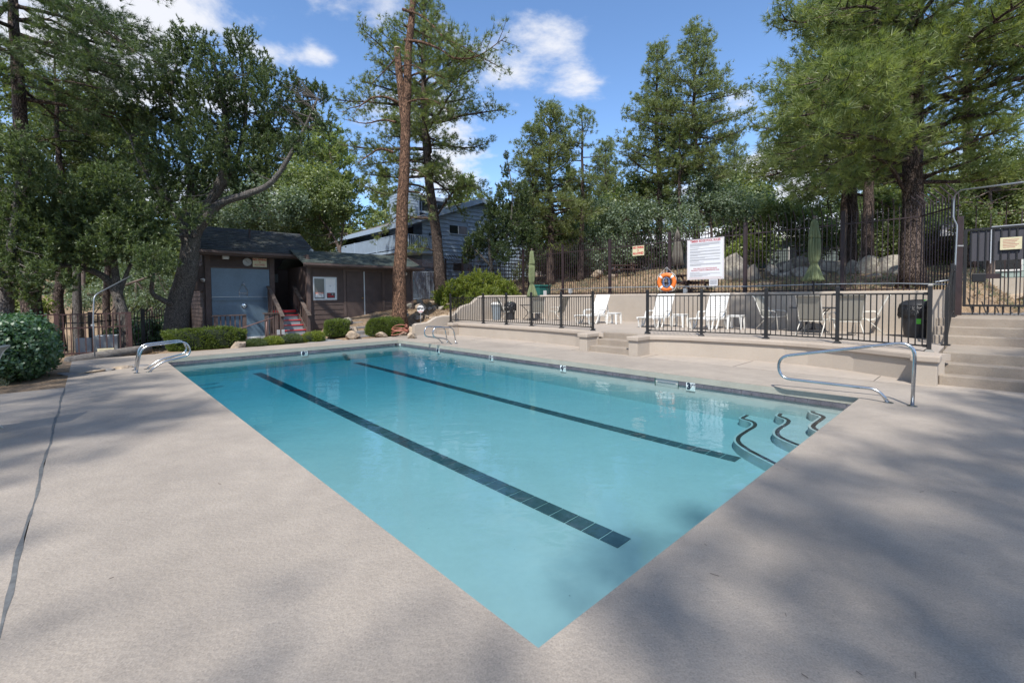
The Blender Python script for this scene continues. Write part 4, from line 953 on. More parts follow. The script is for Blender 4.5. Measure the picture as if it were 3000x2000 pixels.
# life ring
rc = W(7.5, 15.3, 2.17); rc = Vector(rc)
t_ = thing('life_ring', 'orange life ring with white bands and coiled blue rope, hung on a post', 'life ring', rc)
X, Y, Nn = -UU, Vector((0, 0, 1)), -VV
Nn = (Nn*.85-UU*.3).normalized(); X = Vector((0, 0, 1)).cross(Nn).normalized()
MB().tube([rc+X*math.cos(a)*.285+Y*math.sin(a)*.285 for a in np.linspace(0, 2*math.pi, 49)[:-1]], .085, 14, closed=True).build('ring', 'orange', t_, smooth=True)
for k in range(4):
    a0 = math.pi/4+k*math.pi/2; MB().tube([rc+X*math.cos(a)*.285+Y*math.sin(a)*.285 for a in np.linspace(a0-.12, a0+.12, 6)], .0885, 14, caps=False).build('band', 'white', t_, smooth=True)
rp = [rc+X*math.cos(a)*(.385+.03*math.cos(4*a+math.pi))+Y*math.sin(a)*(.385+.03*math.cos(4*a+math.pi)) for a in np.linspace(0, 2*math.pi, 65)[:-1]]
MB().tube(rp, .008, 6, closed=True).build('grab_line', 'rope_white', t_)
MB().tube([rc+X*-.30+Y*.28, rc+Y*.60+Nn*-.02, rc+X*.30+Y*.28], .007, 6).build('hanging_cord', 'rope_white', t_)
rr = random.Random(4)
for q in range(7):
    pts = [rc+Nn*(.02+.012*q)+X*((.09+.05*rr.random())*math.cos(a)+.015*math.sin(3*a+q))+Y*((.16+.05*rr.random())*math.sin(a)+.01*math.cos(4*a)-.02) for a in np.linspace(0, 2*math.pi, 25)[:-1]]
    MB().tube(pts, .011, 5, closed=True).build('rope_coil', 'rope_blue', t_)
MB().bar(rc+Vector((0, 0, .60))-Nn*.10, rc+Vector((0, 0, -.45))-Nn*.10, .03, .03).build('hanger', 'steelgrey', t_)

# signs on the fence
def board(name, label, cat, u0, u1, z0, z1, vv_, m, loc=None, th=.012):
    t_ = thing(name, label, cat, W((u0+u1)/2, vv_, z0)); MB().ubox(u0, u1, vv_, vv_+th, z0, z1).build('panel', m, t_); return t_, plane_mat(W((u0+u1)/2, vv_-.002, (z0+z1)/2), -UU, -VV)
def lines_(Tm, rows, par, m, nm='print_line', th=.006):
    b = MB()
    for x0, x1, y in rows: b.add([Tm @ Vector((x, yy, .0015)) for x, yy in ((x0, y-th), (x1, y-th), (x1, y+th), (x0, y+th))], [(0, 1, 2, 3)])
    return b.build(nm, m, par)
t_, Tm = board('rules_sign', 'large white pool rules board with red heading on the tall fence', 'sign', 5.55, 6.98, 2.25, 3.82, 15.96, 'signwhite')
w_ = .715
text('TIMBER RIDGE POOL RULES', .118, 'heading', 'red', t_, Tm @ Matrix.Translation((0, .70, 0)), .80, .003)
rows = []; y = .615; rr = random.Random(8)
for para in range(9):
    nl = rr.choice([1, 2, 2, 3]) if para else 4
    for k in range(nl): rows.append((-.60, (.60-rr.uniform(0, .06)) if k < nl-1 else rr.uniform(-.3, .35), y)); y -= .030
    y -= .028
lines_(Tm, rows, t_, 'ink', th=.0045)
text('POOL HEALTH AND SANITATION RULES', .062, 'heading', 'red', t_, Tm @ Matrix.Translation((0, -.36, 0)), .80, .001)
text('REQUIRED BY ARIZONA ADMINISTRATIVE CODE', .062, 'heading', 'red', t_, Tm @ Matrix.Translation((0, -.43, 0)), .80, .001)
lines_(Tm, [(-.6, -.2, -.51), (-.6, .58, -.55), (-.6, .2, -.59), (-.6, .1, -.63), (-.6, -.1, -.66)], t_, 'ink', th=.0045)
lines_(Tm, [(-.64, .64, -.71)], t_, 'fadered', th=.005)
b = MB()
for x0, x1, y0, y1 in ((-.69, .69, .755, .765), (-.69, .69, -.765, -.755), (-.69, -.682, -.765, .765), (.682, .69, -.765, .765)): b.add([Tm @ Vector((x, y, .001)) for x, y in ((x0, y0), (x1, y0), (x1, y1), (x0, y1))], [(0, 1, 2, 3)])
b.build('border_line', 'fadered', t_)
t_, Tm = board('notice_sign', 'small white notice under the right corner of the rules board', 'sign', 5.78, 6.1, 2.0, 2.245, 15.965, 'signwhite')
lines_(Tm, [(-.13, .13, .09-.02*i) for i in range(9)], t_, 'ink', th=.003)
t_, Tm = board('no_diving_sign', 'cream NO DIVING OR ALLOWED sign with red letters on the fence', 'sign', 8.9, 9.46, 3.38, 3.80, 15.97, 'cream')
for s, y, sz in (('NO DIVING', .13, .125), ('OR', .015, .07), ('ALLOWED', -.115, .135)): text(s, sz, 'letters', 'red' if s != 'OR' else 'fadered', t_, Tm @ Matrix.Translation((0, y, 0)), .80, .006)
# grey post light / meter boxes on the wall
t_ = thing('meter_box', 'small grey electrical box on the wall right of the far umbrella', 'box', W(12.95, 15.95, 1.8), ANG); LB().box(-.1, .1, -.06, .06, .0, .22).build('box', 'alu', t_, bevel=.015); LB().box(-.015, .015, -.015, .015, -.12, .0).build('pipe', 'alu', t_)
t_ = thing('meter_box', 'small grey box on the wall under the orange ring', 'box', W(6.95, 15.75, 1.72), ANG); LB().box(-.08, .08, -.06, .06, .0, .2).build('box', 'steelgrey', t_, bevel=.015); LB().box(-.05, .05, -.065, -.06, .05, .15).build('cover', 'alu', t_)
# conduits
t_ = thing('conduit_pole', 'thin grey pipe rising by the gate post and bending over to the right edge', 'pipe', W(-.7, 14.5, 1.7))
pp = [D(2740, 826, 11.2), D(2797, 818, 11.2), D(2804, 660, 11.2), D(2793, 640, 11.2), D(2794, 575, 11.2), D(2815, 557, 10.9), D(3005, 533, 8.5)]
MB().tube(fillet(pp, [.2, .06, .06, .12, .12], 5), .017, 8).build('pipe', 'steelgrey', t_, smooth=True)
MB().bar(D(2806, 720, 11.2), D(2822, 720, 11.25), .02, .03).build('clamp', 'alu', t_)
t_ = thing('conduit_pole', 'thin grey pipe by the left fence that bends up towards the juniper', 'pipe', G(277, 1040, -.3))
pp = [D(278, 1045, 12.6), D(273, 950, 12.6), D(275, 866, 12.6), D(300, 852, 12.9), D(425, 787, 15)]
MB().tube(fillet(pp, [.1, .15, .1], 5), .017, 8).build('pipe', 'steelgrey', t_, smooth=True)
MB().bar(D(275, 952, 12.6), D(268, 952, 12.7), .03, .05).build('clamp', 'alu', t_)
# ------------------------------------------------------------------ brown pool house, left block (shower front, red nosed steps)
def boards(par, u, v0, v1, z0, z1, pitch, m, name='siding_board', gaps=(), jitter=.0):
    "horizontal lap boards on a u = const face that looks to -u; gaps = list of (v0, v1, z0, z1) openings"
    z = z0
    while z < z1-.01:
        zt = min(z+pitch, z1); segs = [(v0, v1)]
        for g0, g1, h0, h1 in gaps:
            if zt > h0+.02 and z < h1-.02: segs = [s for a, b_ in segs for s in ((a, min(b_, g0)), (max(a, g1), b_)) if s[1]-s[0] > .02]
        for a, b_ in segs:
            b = MB(); b.hexa([W(u-.028, a, z+.004), W(u-.028, b_, z+.004), W(u, b_, z+.004), W(u, a, z+.004), W(u-.008, a, zt), W(u-.008, b_, zt), W(u, b_, zt), W(u, a, zt)]); b.build(name, m, par)
        z += pitch
def boards_v(par, v, u0, u1, z0, z1, pitch, m, top=None, name='siding_board', gaps=()):
    "lap boards on a v = const face that looks to -v"
    z = z0
    while z < z1-.01:
        zt = min(z+pitch, z1); segs = [(u0, u1)]
        for g0, g1, h0, h1 in gaps:
            if zt > h0+.02 and z < h1-.02: segs = [s for a, b_ in segs for s in ((a, min(b_, g0)), (max(a, g1), b_)) if s[1]-s[0] > .02]
        for a, b_ in segs:
            b = MB(); b.hexa([W(a, v-.028, z+.004), W(a, v, z+.004), W(b_, v, z+.004), W(b_, v-.028, z+.004), W(a, v-.008, zt), W(a, v, zt), W(b_, v, zt), W(b_, v-.008, zt)]); b.build(name, m, par)
        z += pitch
def shingle_roof(par, v0, v1, ue, ze, ur, zr, ub, m, course=.19, tab=.33, seed=0):
    "gable with ridge along v: front slope ue->ur, back slope to ub; shingle courses are real steps"
    rr = random.Random(seed)
    MB().hexa([W(ue, v0, ze-.05), W(ue, v1, ze-.05), W(ur, v1, zr-.05), W(ur, v0, zr-.05), W(ue, v0, ze), W(ue, v1, ze), W(ur, v1, zr), W(ur, v0, zr)]).build('roof_deck', m, par)
    zb = zr-(zr-ze)*(ub-ur)/(ur-ue)
    MB().hexa([W(ur, v0, zr-.05), W(ur, v1, zr-.05), W(ub, v1, zb-.05), W(ub, v0, zb-.05), W(ur, v0, zr+.008), W(ur, v1, zr+.008), W(ub, v1, zb), W(ub, v0, zb)]).build('rear_slope', m, par)
    L = math.hypot(ur-ue, zr-ze); n = int(L/course); b = MB()
    for i in range(n+1):
        t0, t1 = i*course/L, min(1, (i+1.25)*course/L); off = (i % 2)*tab/2; v = v0-off
        while v < v1:
            a, c = max(v+.006, v0), min(v+tab-.006, v1)
            if c-a > .03:
                h = .012+rr.random()*.012
                q = lambda t, dz: (ue-.01+(ur-ue)*t, ze+(zr-ze)*t+dz)
                (u0_, z0_), (u1_, z1_) = q(t0, h), q(t1, .004)
                b.hexa([W(u0_, a, z0_-h), W(u0_, c, z0_-h), W(u1_, c, z1_-.004), W(u1_, a, z1_-.004), W(u0_, a, z0_+.006), W(u0_, c, z0_+.006), W(u1_, c, z1_), W(u1_, a, z1_)])
            v += tab
    b.build('shingle_courses', m, par, kind='stuff')
t_ = thing('pool_house', 'dark brown pool house block with blue mosaic shower wall and dark shingle roof', 'building', W(21.5, 3.5, 0))
SU = 20.2
MB().ubox(SU, 23.6, 1.9, 4.44, -.8, 3.6).build('wall', 'siding', t_)
MB().ubox(22.3, 23.6, 4.44, 6.3, -.5, 3.9).build('rear_wall', 'siding', t_)
boards(t_, SU, 2.0, 4.38, 2.98, 3.62, .16, 'siding')
boards(t_, 22.3, 4.5, 6.2, 1.2, 3.1, .17, 'siding')
boards_v(t_, 1.9, SU, 23.6, -.6, 3.6, .17, 'siding')
o = MB().ubox(SU-.03, SU-.001, 2.16, 4.30, .06, 2.93).build('shower_wall', 'shower', t_)
MB().ubox(SU-.10, SU-.03, 2.16, 4.30, 1.62, 1.66).build('shower_ledge', 'shower', t_); 
MB().ubox(SU-.06, SU-.03, 2.16, 4.30, 1.75, 1.765).build('ledge_strip', 'alu', t_)
MB().ubox(SU-.14, SU-.03, 2.16, 4.30, -.0, .06).build('shower_kerb', 'white', t_)
for v0, v1, z1 in ((1.95, 2.14, 3.62), (4.31, 4.50, 3.62)): MB().ubox(SU-.07, SU-.001, v0, v1, -.4, z1).build('corner_board', 'siding_trim', t_)
MB().ubox(SU-.045, SU-.001, 2.14, 4.31, 2.93, 3.0).build('trim_board', 'siding_trim', t_)
MB().ubox(18.36, 18.49, 5.26, 5.39, -.1, 3.40).build('porch_post', 'siding_trim', t_); MB().bar(W(18.4, 5.33, 3.44), W(19.6, 5.33, 3.44), .10, .12).build('porch_beam', 'siding_trim', t_)
MB().ubox(22.1, 22.28, 4.46, 4.6, .0, 3.6).build('passage_post', 'siding_trim', t_)
shingle_roof(t_, 1.68, 6.14, 19.5, 3.60, 21.85, 4.80, 24.2, 'shingle_dark', seed=2)
MB().ubox(19.44, 19.5, 1.66, 6.16, 3.40, 3.59).build('fascia', 'siding_trim', t_)
MB().ubox(19.30, 19.44, 1.62, 6.25, 3.46, 3.57).build('gutter', 'siding_trim', t_, bevel=.02)
MB().ubox(19.5, 20.2, 1.75, 6.1, 3.42, 3.47).build('soffit', 'siding', t_)
b = MB(); 
for v in (1.66, 6.12): MB().hexa([W(19.5, v, 3.44), W(19.5, v+.035, 3.44), W(21.85, v+.035, 4.64), W(21.85, v, 4.64), W(19.5, v, 3.615), W(19.5, v+.035, 3.615), W(21.85, v+.035, 4.815), W(21.85, v, 4.815)]).build('barge_board', 'siding_trim', t_)
MB().tube([W(20.9, 3.75, 4.2), W(20.9, 3.75, 4.72)], .045, 10).build('vent_pipe', 'brown_metal', t_)
MB().ubox(SU+.0, SU+.45, 1.45, 1.9, 2.0, 3.0).build('side_cabinet', 'siding', t_)
MB().ubox(22.27, 22.295, 4.62, 5.25, 2.45, 2.85).build('frosted_pane', 'glass_pale', t_)
# fittings on the shower wall
t2 = thing('shower', 'chrome shower head with hanging wire rack on the blue mosaic wall', 'shower', W(SU-.04, 3.28, 2.2))
MB().tube(fillet([W(SU-.03, 3.28, 2.36), W(SU-.14, 3.28, 2.38), W(SU-.18, 3.28, 2.28)], .03), .012, 8).build('arm', 'chrome', t2); MB().lathe([(.015, .03), (.04, -.02), (.0, -.025)], W(SU-.185, 3.28, 2.27), 14).build('head', 'chrome', t2)
for pts in ([(3.28, 2.33), (3.13, 2.03), (3.13, 1.74)], [(3.28, 2.33), (3.43, 2.03), (3.43, 1.74)], [(3.13, 1.92), (3.43, 1.92)], [(3.13, 1.86), (3.18, 1.84), (3.28, 1.87), (3.38, 1.84), (3.43, 1.86)]):
    MB().tube([W(SU-.05, v, z) for v, z in pts], .008, 6).build('rack_wire', 'chrome', t2)
t2 = thing('shower_valve', 'round chrome shower valve on the blue mosaic wall', 'valve', W(SU-.05, 3.29, 1.38))
Tm = plane_mat(W(SU-.035, 3.30, 1.38), VV, -UU)
def onface(mb, Tm):
    mb.v = [tuple(Tm @ Vector(p)) for p in mb.v]; return mb
onface(MB().lathe([(0, 0), (.11, 0), (.105, .015), (.06, .02), (0, .02)], (0, 0, 0), 28), Tm).build('plate', 'chrome', t2, smooth=True); onface(MB().lathe([(.03, .02), (.03, .07), (0, .075)], (0, 0, 0), 16), Tm).build('knob', 'chrome', t2, smooth=True)
t2 = thing('wall_clock', 'round white wall clock under the left pool house eave', 'clock', W(SU-.05, 3.46, 3.22))
Tm = plane_mat(W(SU-.03, 3.46, 3.22), VV, -UU)
onface(MB().lathe([(0, 0), (.165, 0), (.165, .03), (.15, .035), (.148, .02), (0, .02)], (0, 0, 0), 32), Tm).build('case', 'alu', t2); onface(MB().lathe([(0, .021), (.147, .021)], (0, 0, 0), 32), Tm).build('dial', 'white', t2)
for a, l in ((2.2, .11), (-.6, .08)): onface(MB().bar((0, 0, .026), (l*math.cos(a), l*math.sin(a), .026), .008, .003), Tm).build('hand', 'black', t2)
for k in range(12): a = k*math.pi/6; onface(MB().bar((.125*math.cos(a), .125*math.sin(a), .024), (.138*math.cos(a), .138*math.sin(a), .024), .006, .002), Tm).build('hour_mark', 'black', t2)
t2 = thing('no_diving_sign', 'yellowed NO DIVING sign with faded lower letters beside the wall clock', 'sign', W(SU-.05, 3.94, 3.05)); MB().ubox(SU-.04, SU-.03, 3.67, 4.21, 3.03, 3.40).build('panel', 'cream', t2)
Tm = plane_mat(W(SU-.042, 3.94, 3.215), VV, -UU)
for s, y, sz, m in (('NO DIVING', .12, .125, 'red'), ('OR', .01, .06, 'fadered'), ('ALLOWED', -.10, .11, 'fadered')): text(s, sz, 'letters', m, t2, Tm @ Matrix.Translation((0, y, 0)), .80, .005)
def flood(label, loc, two=False):
    t2 = thing('flood_light', label, 'light', loc); p = Vector(loc)
    b = MB(); b.bar(p+VV*-.12, p+VV*.12, .12, .12).build('housing', 'lampwhite', t2, bevel=.015); MB().bar(p+VV*-.1+Vector((0, 0, -.065)), p+VV*.1+Vector((0, 0, -.065)), .10, .012).build('lens', 'white', t2)
    MB().tube([p+UU*.02, p+UU*.12+Vector((0, 0, .05))], .02, 8).build('bracket', 'alu', t2)
flood('white twin flood light under the left end of the pool house eave', W(SU-.25, 2.64, 3.36)); flood('white flood light hanging under the gutter where the two roofs meet', W(19.3, 6.0, 3.26))
for lab, p, d in (('round white spot lamp on the right end of the upper roof', W(19.45, 5.85, 3.78), (-.3, -.9, -.3)), ('small round white lamp under the right end of the low roof', W(18.42, 9.95, 2.83), (-.3, -.9, -.5)), ('silver spot lamp on the left side wall of the pool house', W(20.05, 1.85, 2.42), (-.2, -.8, -.6))):
    t2 = thing('spot_lamp', lab, 'lamp', p); d = Vector(d).normalized(); x = d.cross(Vector((0, 0, 1))).normalized(); Tm = plane_mat(p, x, d)
    onface(MB().lathe([(.0, -.08), (.05, -.08), (.085, .0), (.08, .02), (0, .03)], (0, 0, 0), 20), Tm).build('shade', 'lampwhite', t2, smooth=True); onface(MB().lathe([(.0, .032), (.05, .03)], (0, 0, 0), 12), Tm).build('bulb', 'alu', t2); onface(MB().tube([(0, 0, -.08), (.02, .02, -.16)], .015, 6), Tm).build('stem', 'black_metal', t2)
# steps with red nosings
t2 = thing('red_nosed_steps', 'grey wooden steps with red painted nosings between two brown rails', 'steps', W(19, 4.75, 0))
for i in range(6):
    u = 18.25+i*.3; z = .16+i*.2
    MB().ubox(u, u+.33 if i < 5 else 22.2, 4.28, 5.20, z-.2, z-.035).build('riser', 'greypaint' if i < 5 else 'siding_trim', t2)
    MB().ubox(u-.02, (u+.31 if i < 5 else 22.2), 4.26, 5.22, z-.034, z).build('tread', 'greypaint', t2)
    MB().ubox(u-.028, u+.03, 4.26, 5.22, z-.034 if i < 5 else z-.09, z+.004).build('nosing', 'redpaint', t2)
def stair_rail(label, v, loc):
    t3 = thing('stair_rail', label, 'railing', loc)
    MB().ubox(18.2, 18.32, v-.055, v+.055, -.1, .98).build('post', 'siding_trim', t3); MB().ubox(19.8, 19.92, v-.055, v+.055, .9, 2.12).build('post', 'siding_trim', t3)
    MB().bar(W(18.1, v, .94), W(19.98, v, 2.2), .15, .045).build('hand_board', 'worn_wood', t3)
    MB().bar(W(18.3, v, .12), W(19.9, v, 1.18), .045, .26).build('stringer', 'siding_trim', t3)
    for k in range(4): u = 18.6+k*.3; z = .94+(u-18.1)*.67; MB().ubox(u-.02, u+.02, v-.02, v+.02, z-.75, z-.06).build('baluster', 'siding_trim', t3)
stair_rail('brown wooden rail on the left side of the red nosed steps', 4.2, W(19, 4.2, 0)); stair_rail('brown wooden rail on the right side of the red nosed steps, worn board on top', 5.24, W(19, 5.24, 0))
def low_rail(label, v0, v1, u, z0, z1, n, bl=True):
    t3 = thing('wooden_railing', label, 'railing', W(u, (v0+v1)/2, z0))
    for v in (v0, v1): MB().ubox(u-.06, u+.06, v-.06, v+.06, z0, z1-.03).build('post', 'siding_trim', t3)
    MB().ubox(u-.085, u+.085, v0-.12, v1+.06, z1-.045, z1+.0).build('cap_board', 'siding_trim', t3)
    for z in (z0+.25,): MB().ubox(u-.02, u+.02, v0+.06, v1-.06, z-.04, z+.04).build('lower_rail', 'siding_trim', t3)
    for k in range(n): v = v0+(k+1)*(v1-v0)/(n+1); MB().ubox(u-.018, u+.018, v-.02, v+.02, z0+.2, z1-.05).build('baluster', 'siding_trim', t3)
low_rail('brown wooden railing with five balusters before the blue mosaic wall', 2.02, 2.98, 18.75, -.12, 1.06, 5)
low_rail('short brown wooden railing with two outlet boxes left of the red nosed steps', 3.72, 4.08, 18.55, -.05, 1.1, 2)
for i, v in enumerate((4.02, 4.2)):
    o = MB().ubox(18.08, 18.14, v-.055, v+.055, .22, .42).build('outlet_box', 'alu', bevel=.01); rebase(o, W(18.1, v, .22)); tag(o, ('left' if i == 0 else 'right')+' of two small grey outlet boxes by the red nosed steps', 'outlet box')
t3 = thing('pipe_handrail', 'pinkish brown pipe handrail slanting down to the left before the blue wall', 'handrail', W(17.6, 2.4, 0))
MB().tube([D(803, 929, 16.9), D(558, 1012, 15.2), D(430, 1046, 14.6)], .02, 10).build('rail', 'pinkpipe', t3, smooth=True); MB().tube([D(781, 937, 16.75), D(780, 990, 16.7)], .018, 8).build('post', 'pinkpipe', t3, smooth=True)

# ------------------------------------------------------------------ right block of the pool house
t_ = thing('pool_house', 'long low brown pool house block with sliding window, double door and green shingles', 'building', W(19.5, 7.8, .5)); SU = 18.5
MB().ubox(SU, 21.2, 5.36, 10.36, -.2, 3.05).build('wall', 'siding', t_)
gaps = [(5.50, 6.56, 1.57, 2.60), (6.95, 8.74, .4, 2.95)]
boards(t_, SU, 5.36, 10.36, .35, 3.02, .205, 'siding', gaps=gaps); 
for v0, v1 in ((5.40, 5.48), (6.85, 6.97), (8.72, 8.84), (10.28, 10.38)): MB().ubox(SU-.045, SU-.002, v0, v1, .2, 3.0).build('trim_board', 'siding_trim', t_)
MB().ubox(SU-.045, SU-.002, 6.97, 8.72, 2.86, 2.98).build('door_head', 'siding_trim', t_)
for v0, v1 in ((7.0, 7.80), (7.86, 8.70)):
    d = MB().ubox(SU-.03, SU-.002, v0, v1, .72, 2.85).build('door', 'siding', t_); d['label'] = 'flat dark brown door leaf'
    for k in range(3): vv = v0+.1+k*(v1-v0-.2)/2; MB().ubox(SU-.033, SU-.03, vv-.004, vv+.004, .78, 2.8).build('groove_strip', 'siding_trim', d)
MB().ubox(SU-.045, SU-.02, 7.805, 7.85, .72, 2.88).build('astragal', 'alu', t_)
MB().ubox(SU-.20, SU-.002, 6.95, 8.75, .62, .71).build('door_sill', 'siding_trim', t_)
onface(MB().lathe([(.0, .0), (.03, .01), (.035, .04), (.02, .06), (0, .065)], (0, 0, 0), 14), plane_mat(W(SU-.035, 7.72, 1.66), VV, -UU)).build('door_knob', 'brass', t_, smooth=True)
w_ = MB().ubox(SU-.03, SU-.01, 5.56, 6.51, 1.62, 2.55).build('window', 'alu', t_)
for a, c, e, f, nm in ((5.53, 6.54, 2.51, 2.58, 'frame'), (5.53, 6.54, 1.59, 1.65, 'frame'), (5.53, 5.58, 1.65, 2.51, 'frame'), (6.49, 6.54, 1.65, 2.51, 'frame'), (6.0, 6.06, 1.65, 2.51, 'mullion')): MB().ubox(SU-.06, SU-.03, a, c, e, f).build(nm, 'alu', w_)
MB().ubox(SU-.036, SU-.031, 5.58, 6.0, 1.65, 2.51).build('pane', 'glass_mid', w_); MB().ubox(SU-.036, SU-.031, 6.06, 6.49, 1.65, 2.51).build('pane', 'white', w_)
for a, c, e, f in ((5.48, 6.59, 2.58, 2.66), (5.48, 6.59, 1.52, 1.59), (5.46, 5.53, 1.52, 2.66), (6.54, 6.61, 1.52, 2.66)): MB().ubox(SU-.045, SU-.003, a, c, e, f).build('window_casing', 'siding_trim', t_)
Tm = plane_mat(W(SU-.045, 5.79, 1.83), VV, -UU)
t2 = thing('window_notice', 'white notice with dark red band in the left window half', 'notice', W(SU-.05, 5.79, 1.7)); MB().ubox(SU-.043, SU-.038, 5.62, 5.96, 1.70, 1.92).build('sheet', 'white', t2)
MB().ubox(SU-.046, SU-.0435, 5.62, 5.96, 1.85, 1.92).build('band', 'fadered', t2); text('SERVICES', .035, 'letters', 'white', t2, Tm @ Matrix.Translation((0, .055, .005)), 1, .001); text('PLEASE USE', .045, 'letters', 'ink', t2, Tm @ Matrix.Translation((0, -.03, .003)), .9, .001); text('REAR ENTRANCE', .036, 'letters', 'ink', t2, Tm @ Matrix.Translation((0, -.09, .003)), .9, .001)
t2 = thing('window_notice', 'black and red NO SMOKING notice in the right window half', 'notice', W(SU-.05, 6.3, 1.7)); MB().ubox(SU-.043, SU-.038, 6.11, 6.46, 1.67, 1.90).build('sheet', 'black', t2); Tm = plane_mat(W(SU-.045, 6.285, 1.785), VV, -UU)
text('NO', .09, 'letters', 'red', t2, Tm @ Matrix.Translation((-.08, .05, 0)), 1, .005); onface(MB().tube([(.07+.03*math.cos(a), .05+.03*math.sin(a), 0) for a in np.linspace(0, 6.283, 13)[:-1]], .006, 5, closed=True), Tm).build('emblem', 'white', t2); text('SMOKING', .085, 'letters', 'red', t2, Tm @ Matrix.Translation((0, -.045, 0)), .72, .006)
t2 = thing('wall_vent', 'small pale round vent in the right half of the window', 'vent', W(SU-.05, 6.28, 2.2)); onface(MB().lathe([(0, .0), (.04, 0), (.035, .015), (0, .018)], (0, 0, 0), 16), plane_mat(W(SU-.037, 6.27, 2.19), VV, -UU)).build('cap', 'alu', t2)
shingle_roof(t_, 5.0, 10.62, 17.98, 3.14, 19.66, 3.80, 21.5, 'shingle_green', seed=5)
MB().ubox(17.93, 17.98, 5.0, 10.65, 2.98, 3.13).build('fascia', 'siding_trim', t_); MB().ubox(17.80, 17.93, 4.98, 10.68, 3.02, 3.12).build('gutter', 'siding_trim', t_, bevel=.02); MB().ubox(17.98, 18.5, 5.2, 10.5, 2.97, 3.0).build('soffit', 'siding', t_)
MB().hexa([W(17.98, 10.6, 2.99), W(17.98, 10.635, 2.99), W(19.66, 10.635, 3.66), W(19.66, 10.6, 3.66), W(17.98, 10.6, 3.155), W(17.98, 10.635, 3.155), W(19.66, 10.635, 3.825), W(19.66, 10.6, 3.825)]).build('barge_board', 'siding_trim', t_)

# ------------------------------------------------------------------ blue grey house on the slope
HU, HV = 27.0, 16.0
t_ = thing('house', 'blue grey clapboard house with chimney, dormer and long white balustraded deck', 'house', W(33, 22, 2)); A, ZE, ZA = HV+.0, 7.37, 9.45; AV = 21.7
def ztop(v): return ZE+(ZA-ZE)*(1-abs(v-AV)/(AV-HV))
b = MB(); b.extrude([W(HU, HV+.3, 0), W(HU, 2*AV-HV-.3, 0), W(HU, 2*AV-HV-.3, ztop(HV+.3)-.1), W(HU, AV, ZA-.15), W(HU, HV+.3, ztop(HV+.3)-.1)], [W(HU+14, HV+.3, 0), W(HU+14, 2*AV-HV-.3, 0), W(HU+14, 2*AV-HV-.3, ztop(HV+.3)-.1), W(HU+14, AV, ZA-.15), W(HU+14, HV+.3, ztop(HV+.3)-.1)]).build('wall', 'bluewood', t_)
z = 1.8; win = [(18.6, 20.4, 6.45, 7.2), (18.9, 20.9, 3.6, 4.35)]
while z < 9.6:
    zt = z+.30
    lo = HV+.3 if z < ztop(HV+.3) else AV-(AV-HV)*(1-(z-ZE)/(ZA-ZE)); hi = 2*AV-lo; segs = [(lo+(.25 if z > ztop(HV+.3) else 0), hi-.3)]
    for g0, g1, h0, h1 in win:
        if zt > h0 and z < h1: segs = [s for a, c in segs for s in ((a, min(c, g0)), (max(a, g1), c)) if s[1]-s[0] > .05]
    if z > 5.0: segs = [(max(a, 17.6) if z < ztop(17.0) and False else a, c) for a, c in segs]
    for a, c in segs: MB().hexa([W(HU-.075, a, z+.005), W(HU-.075, c, z+.005), W(HU, c, z+.005), W(HU, a, z+.005), W(HU-.012, a, zt), W(HU-.012, c, zt), W(HU, c, zt), W(HU, a, zt)]).build('siding_board', 'bluewood', t_)
    z += .30
for (g0, g1, h0, h1) in win:
    w_ = MB().ubox(HU-.05, HU-.005, g0+.06, g1-.06, h0+.06, h1-.06).build('window', 'glass_dark', t_); m_ = (g0+g1)/2
    for a, c, e, f in ((g0, g1, h1-.07, h1), (g0, g1, h0, h0+.07), (g0, g0+.07, h0+.07, h1-.07), (g1-.07, g1, h0+.07, h1-.07), (m_-.03, m_+.03, h0+.07, h1-.07)): MB().ubox(HU-.07, HU-.051, a, c, e, f).build('frame', 'bluewood_trim' if a != m_-.03 else 'white', w_)
    MB().ubox(HU-.056, HU-.0505, m_+.03, g1-.07, h0+.07, h1-.07).build('blind', 'ink', w_)
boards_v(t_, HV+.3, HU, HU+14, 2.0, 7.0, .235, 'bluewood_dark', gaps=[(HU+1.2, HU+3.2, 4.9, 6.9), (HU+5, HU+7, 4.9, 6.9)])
for k, (u0, u1) in enumerate(((HU+1.2, HU+3.2), (HU+5, HU+7))): MB().ubox(u0, u1, HV+.2, HV+.29, 4.9, 6.9).build('patio_door', 'glass_dark', t_); MB().ubox(u0-.06, u1+.06, HV+.17, HV+.2, 6.9, 7.0).build('door_trim', 'bluewood_trim', t_); MB().ubox((u0+u1)/2-.04, (u0+u1)/2+.04, HV+.17, HV+.2, 4.9, 6.9).build('door_trim', 'bluewood_trim', t_)
rf = MB().hexa([W(HU-.45, HV-1.6, ztop(HV-1.6)), W(HU-.45, AV, ZA), W(HU+14, AV, ZA), W(HU+14, HV-1.6, ztop(HV-1.6)), W(HU-.45, HV-1.6, ztop(HV-1.6)+.09), W(HU-.45, AV, ZA+.09), W(HU+14, AV, ZA+.09), W(HU+14, HV-1.6, ztop(HV-1.6)+.09)]).build('roof', 'shingle_grey', t_)
V2 = 2*AV-HV+.6
MB().hexa([W(HU-.45, AV, ZA), W(HU-.45, V2, ztop(V2)), W(HU+14, V2, ztop(V2)), W(HU+14, AV, ZA), W(HU-.45, AV, ZA+.09), W(HU-.45, V2, ztop(V2)+.09), W(HU+14, V2, ztop(V2)+.09), W(HU+14, AV, ZA+.09)]).build('roof', 'shingle_grey', t_)
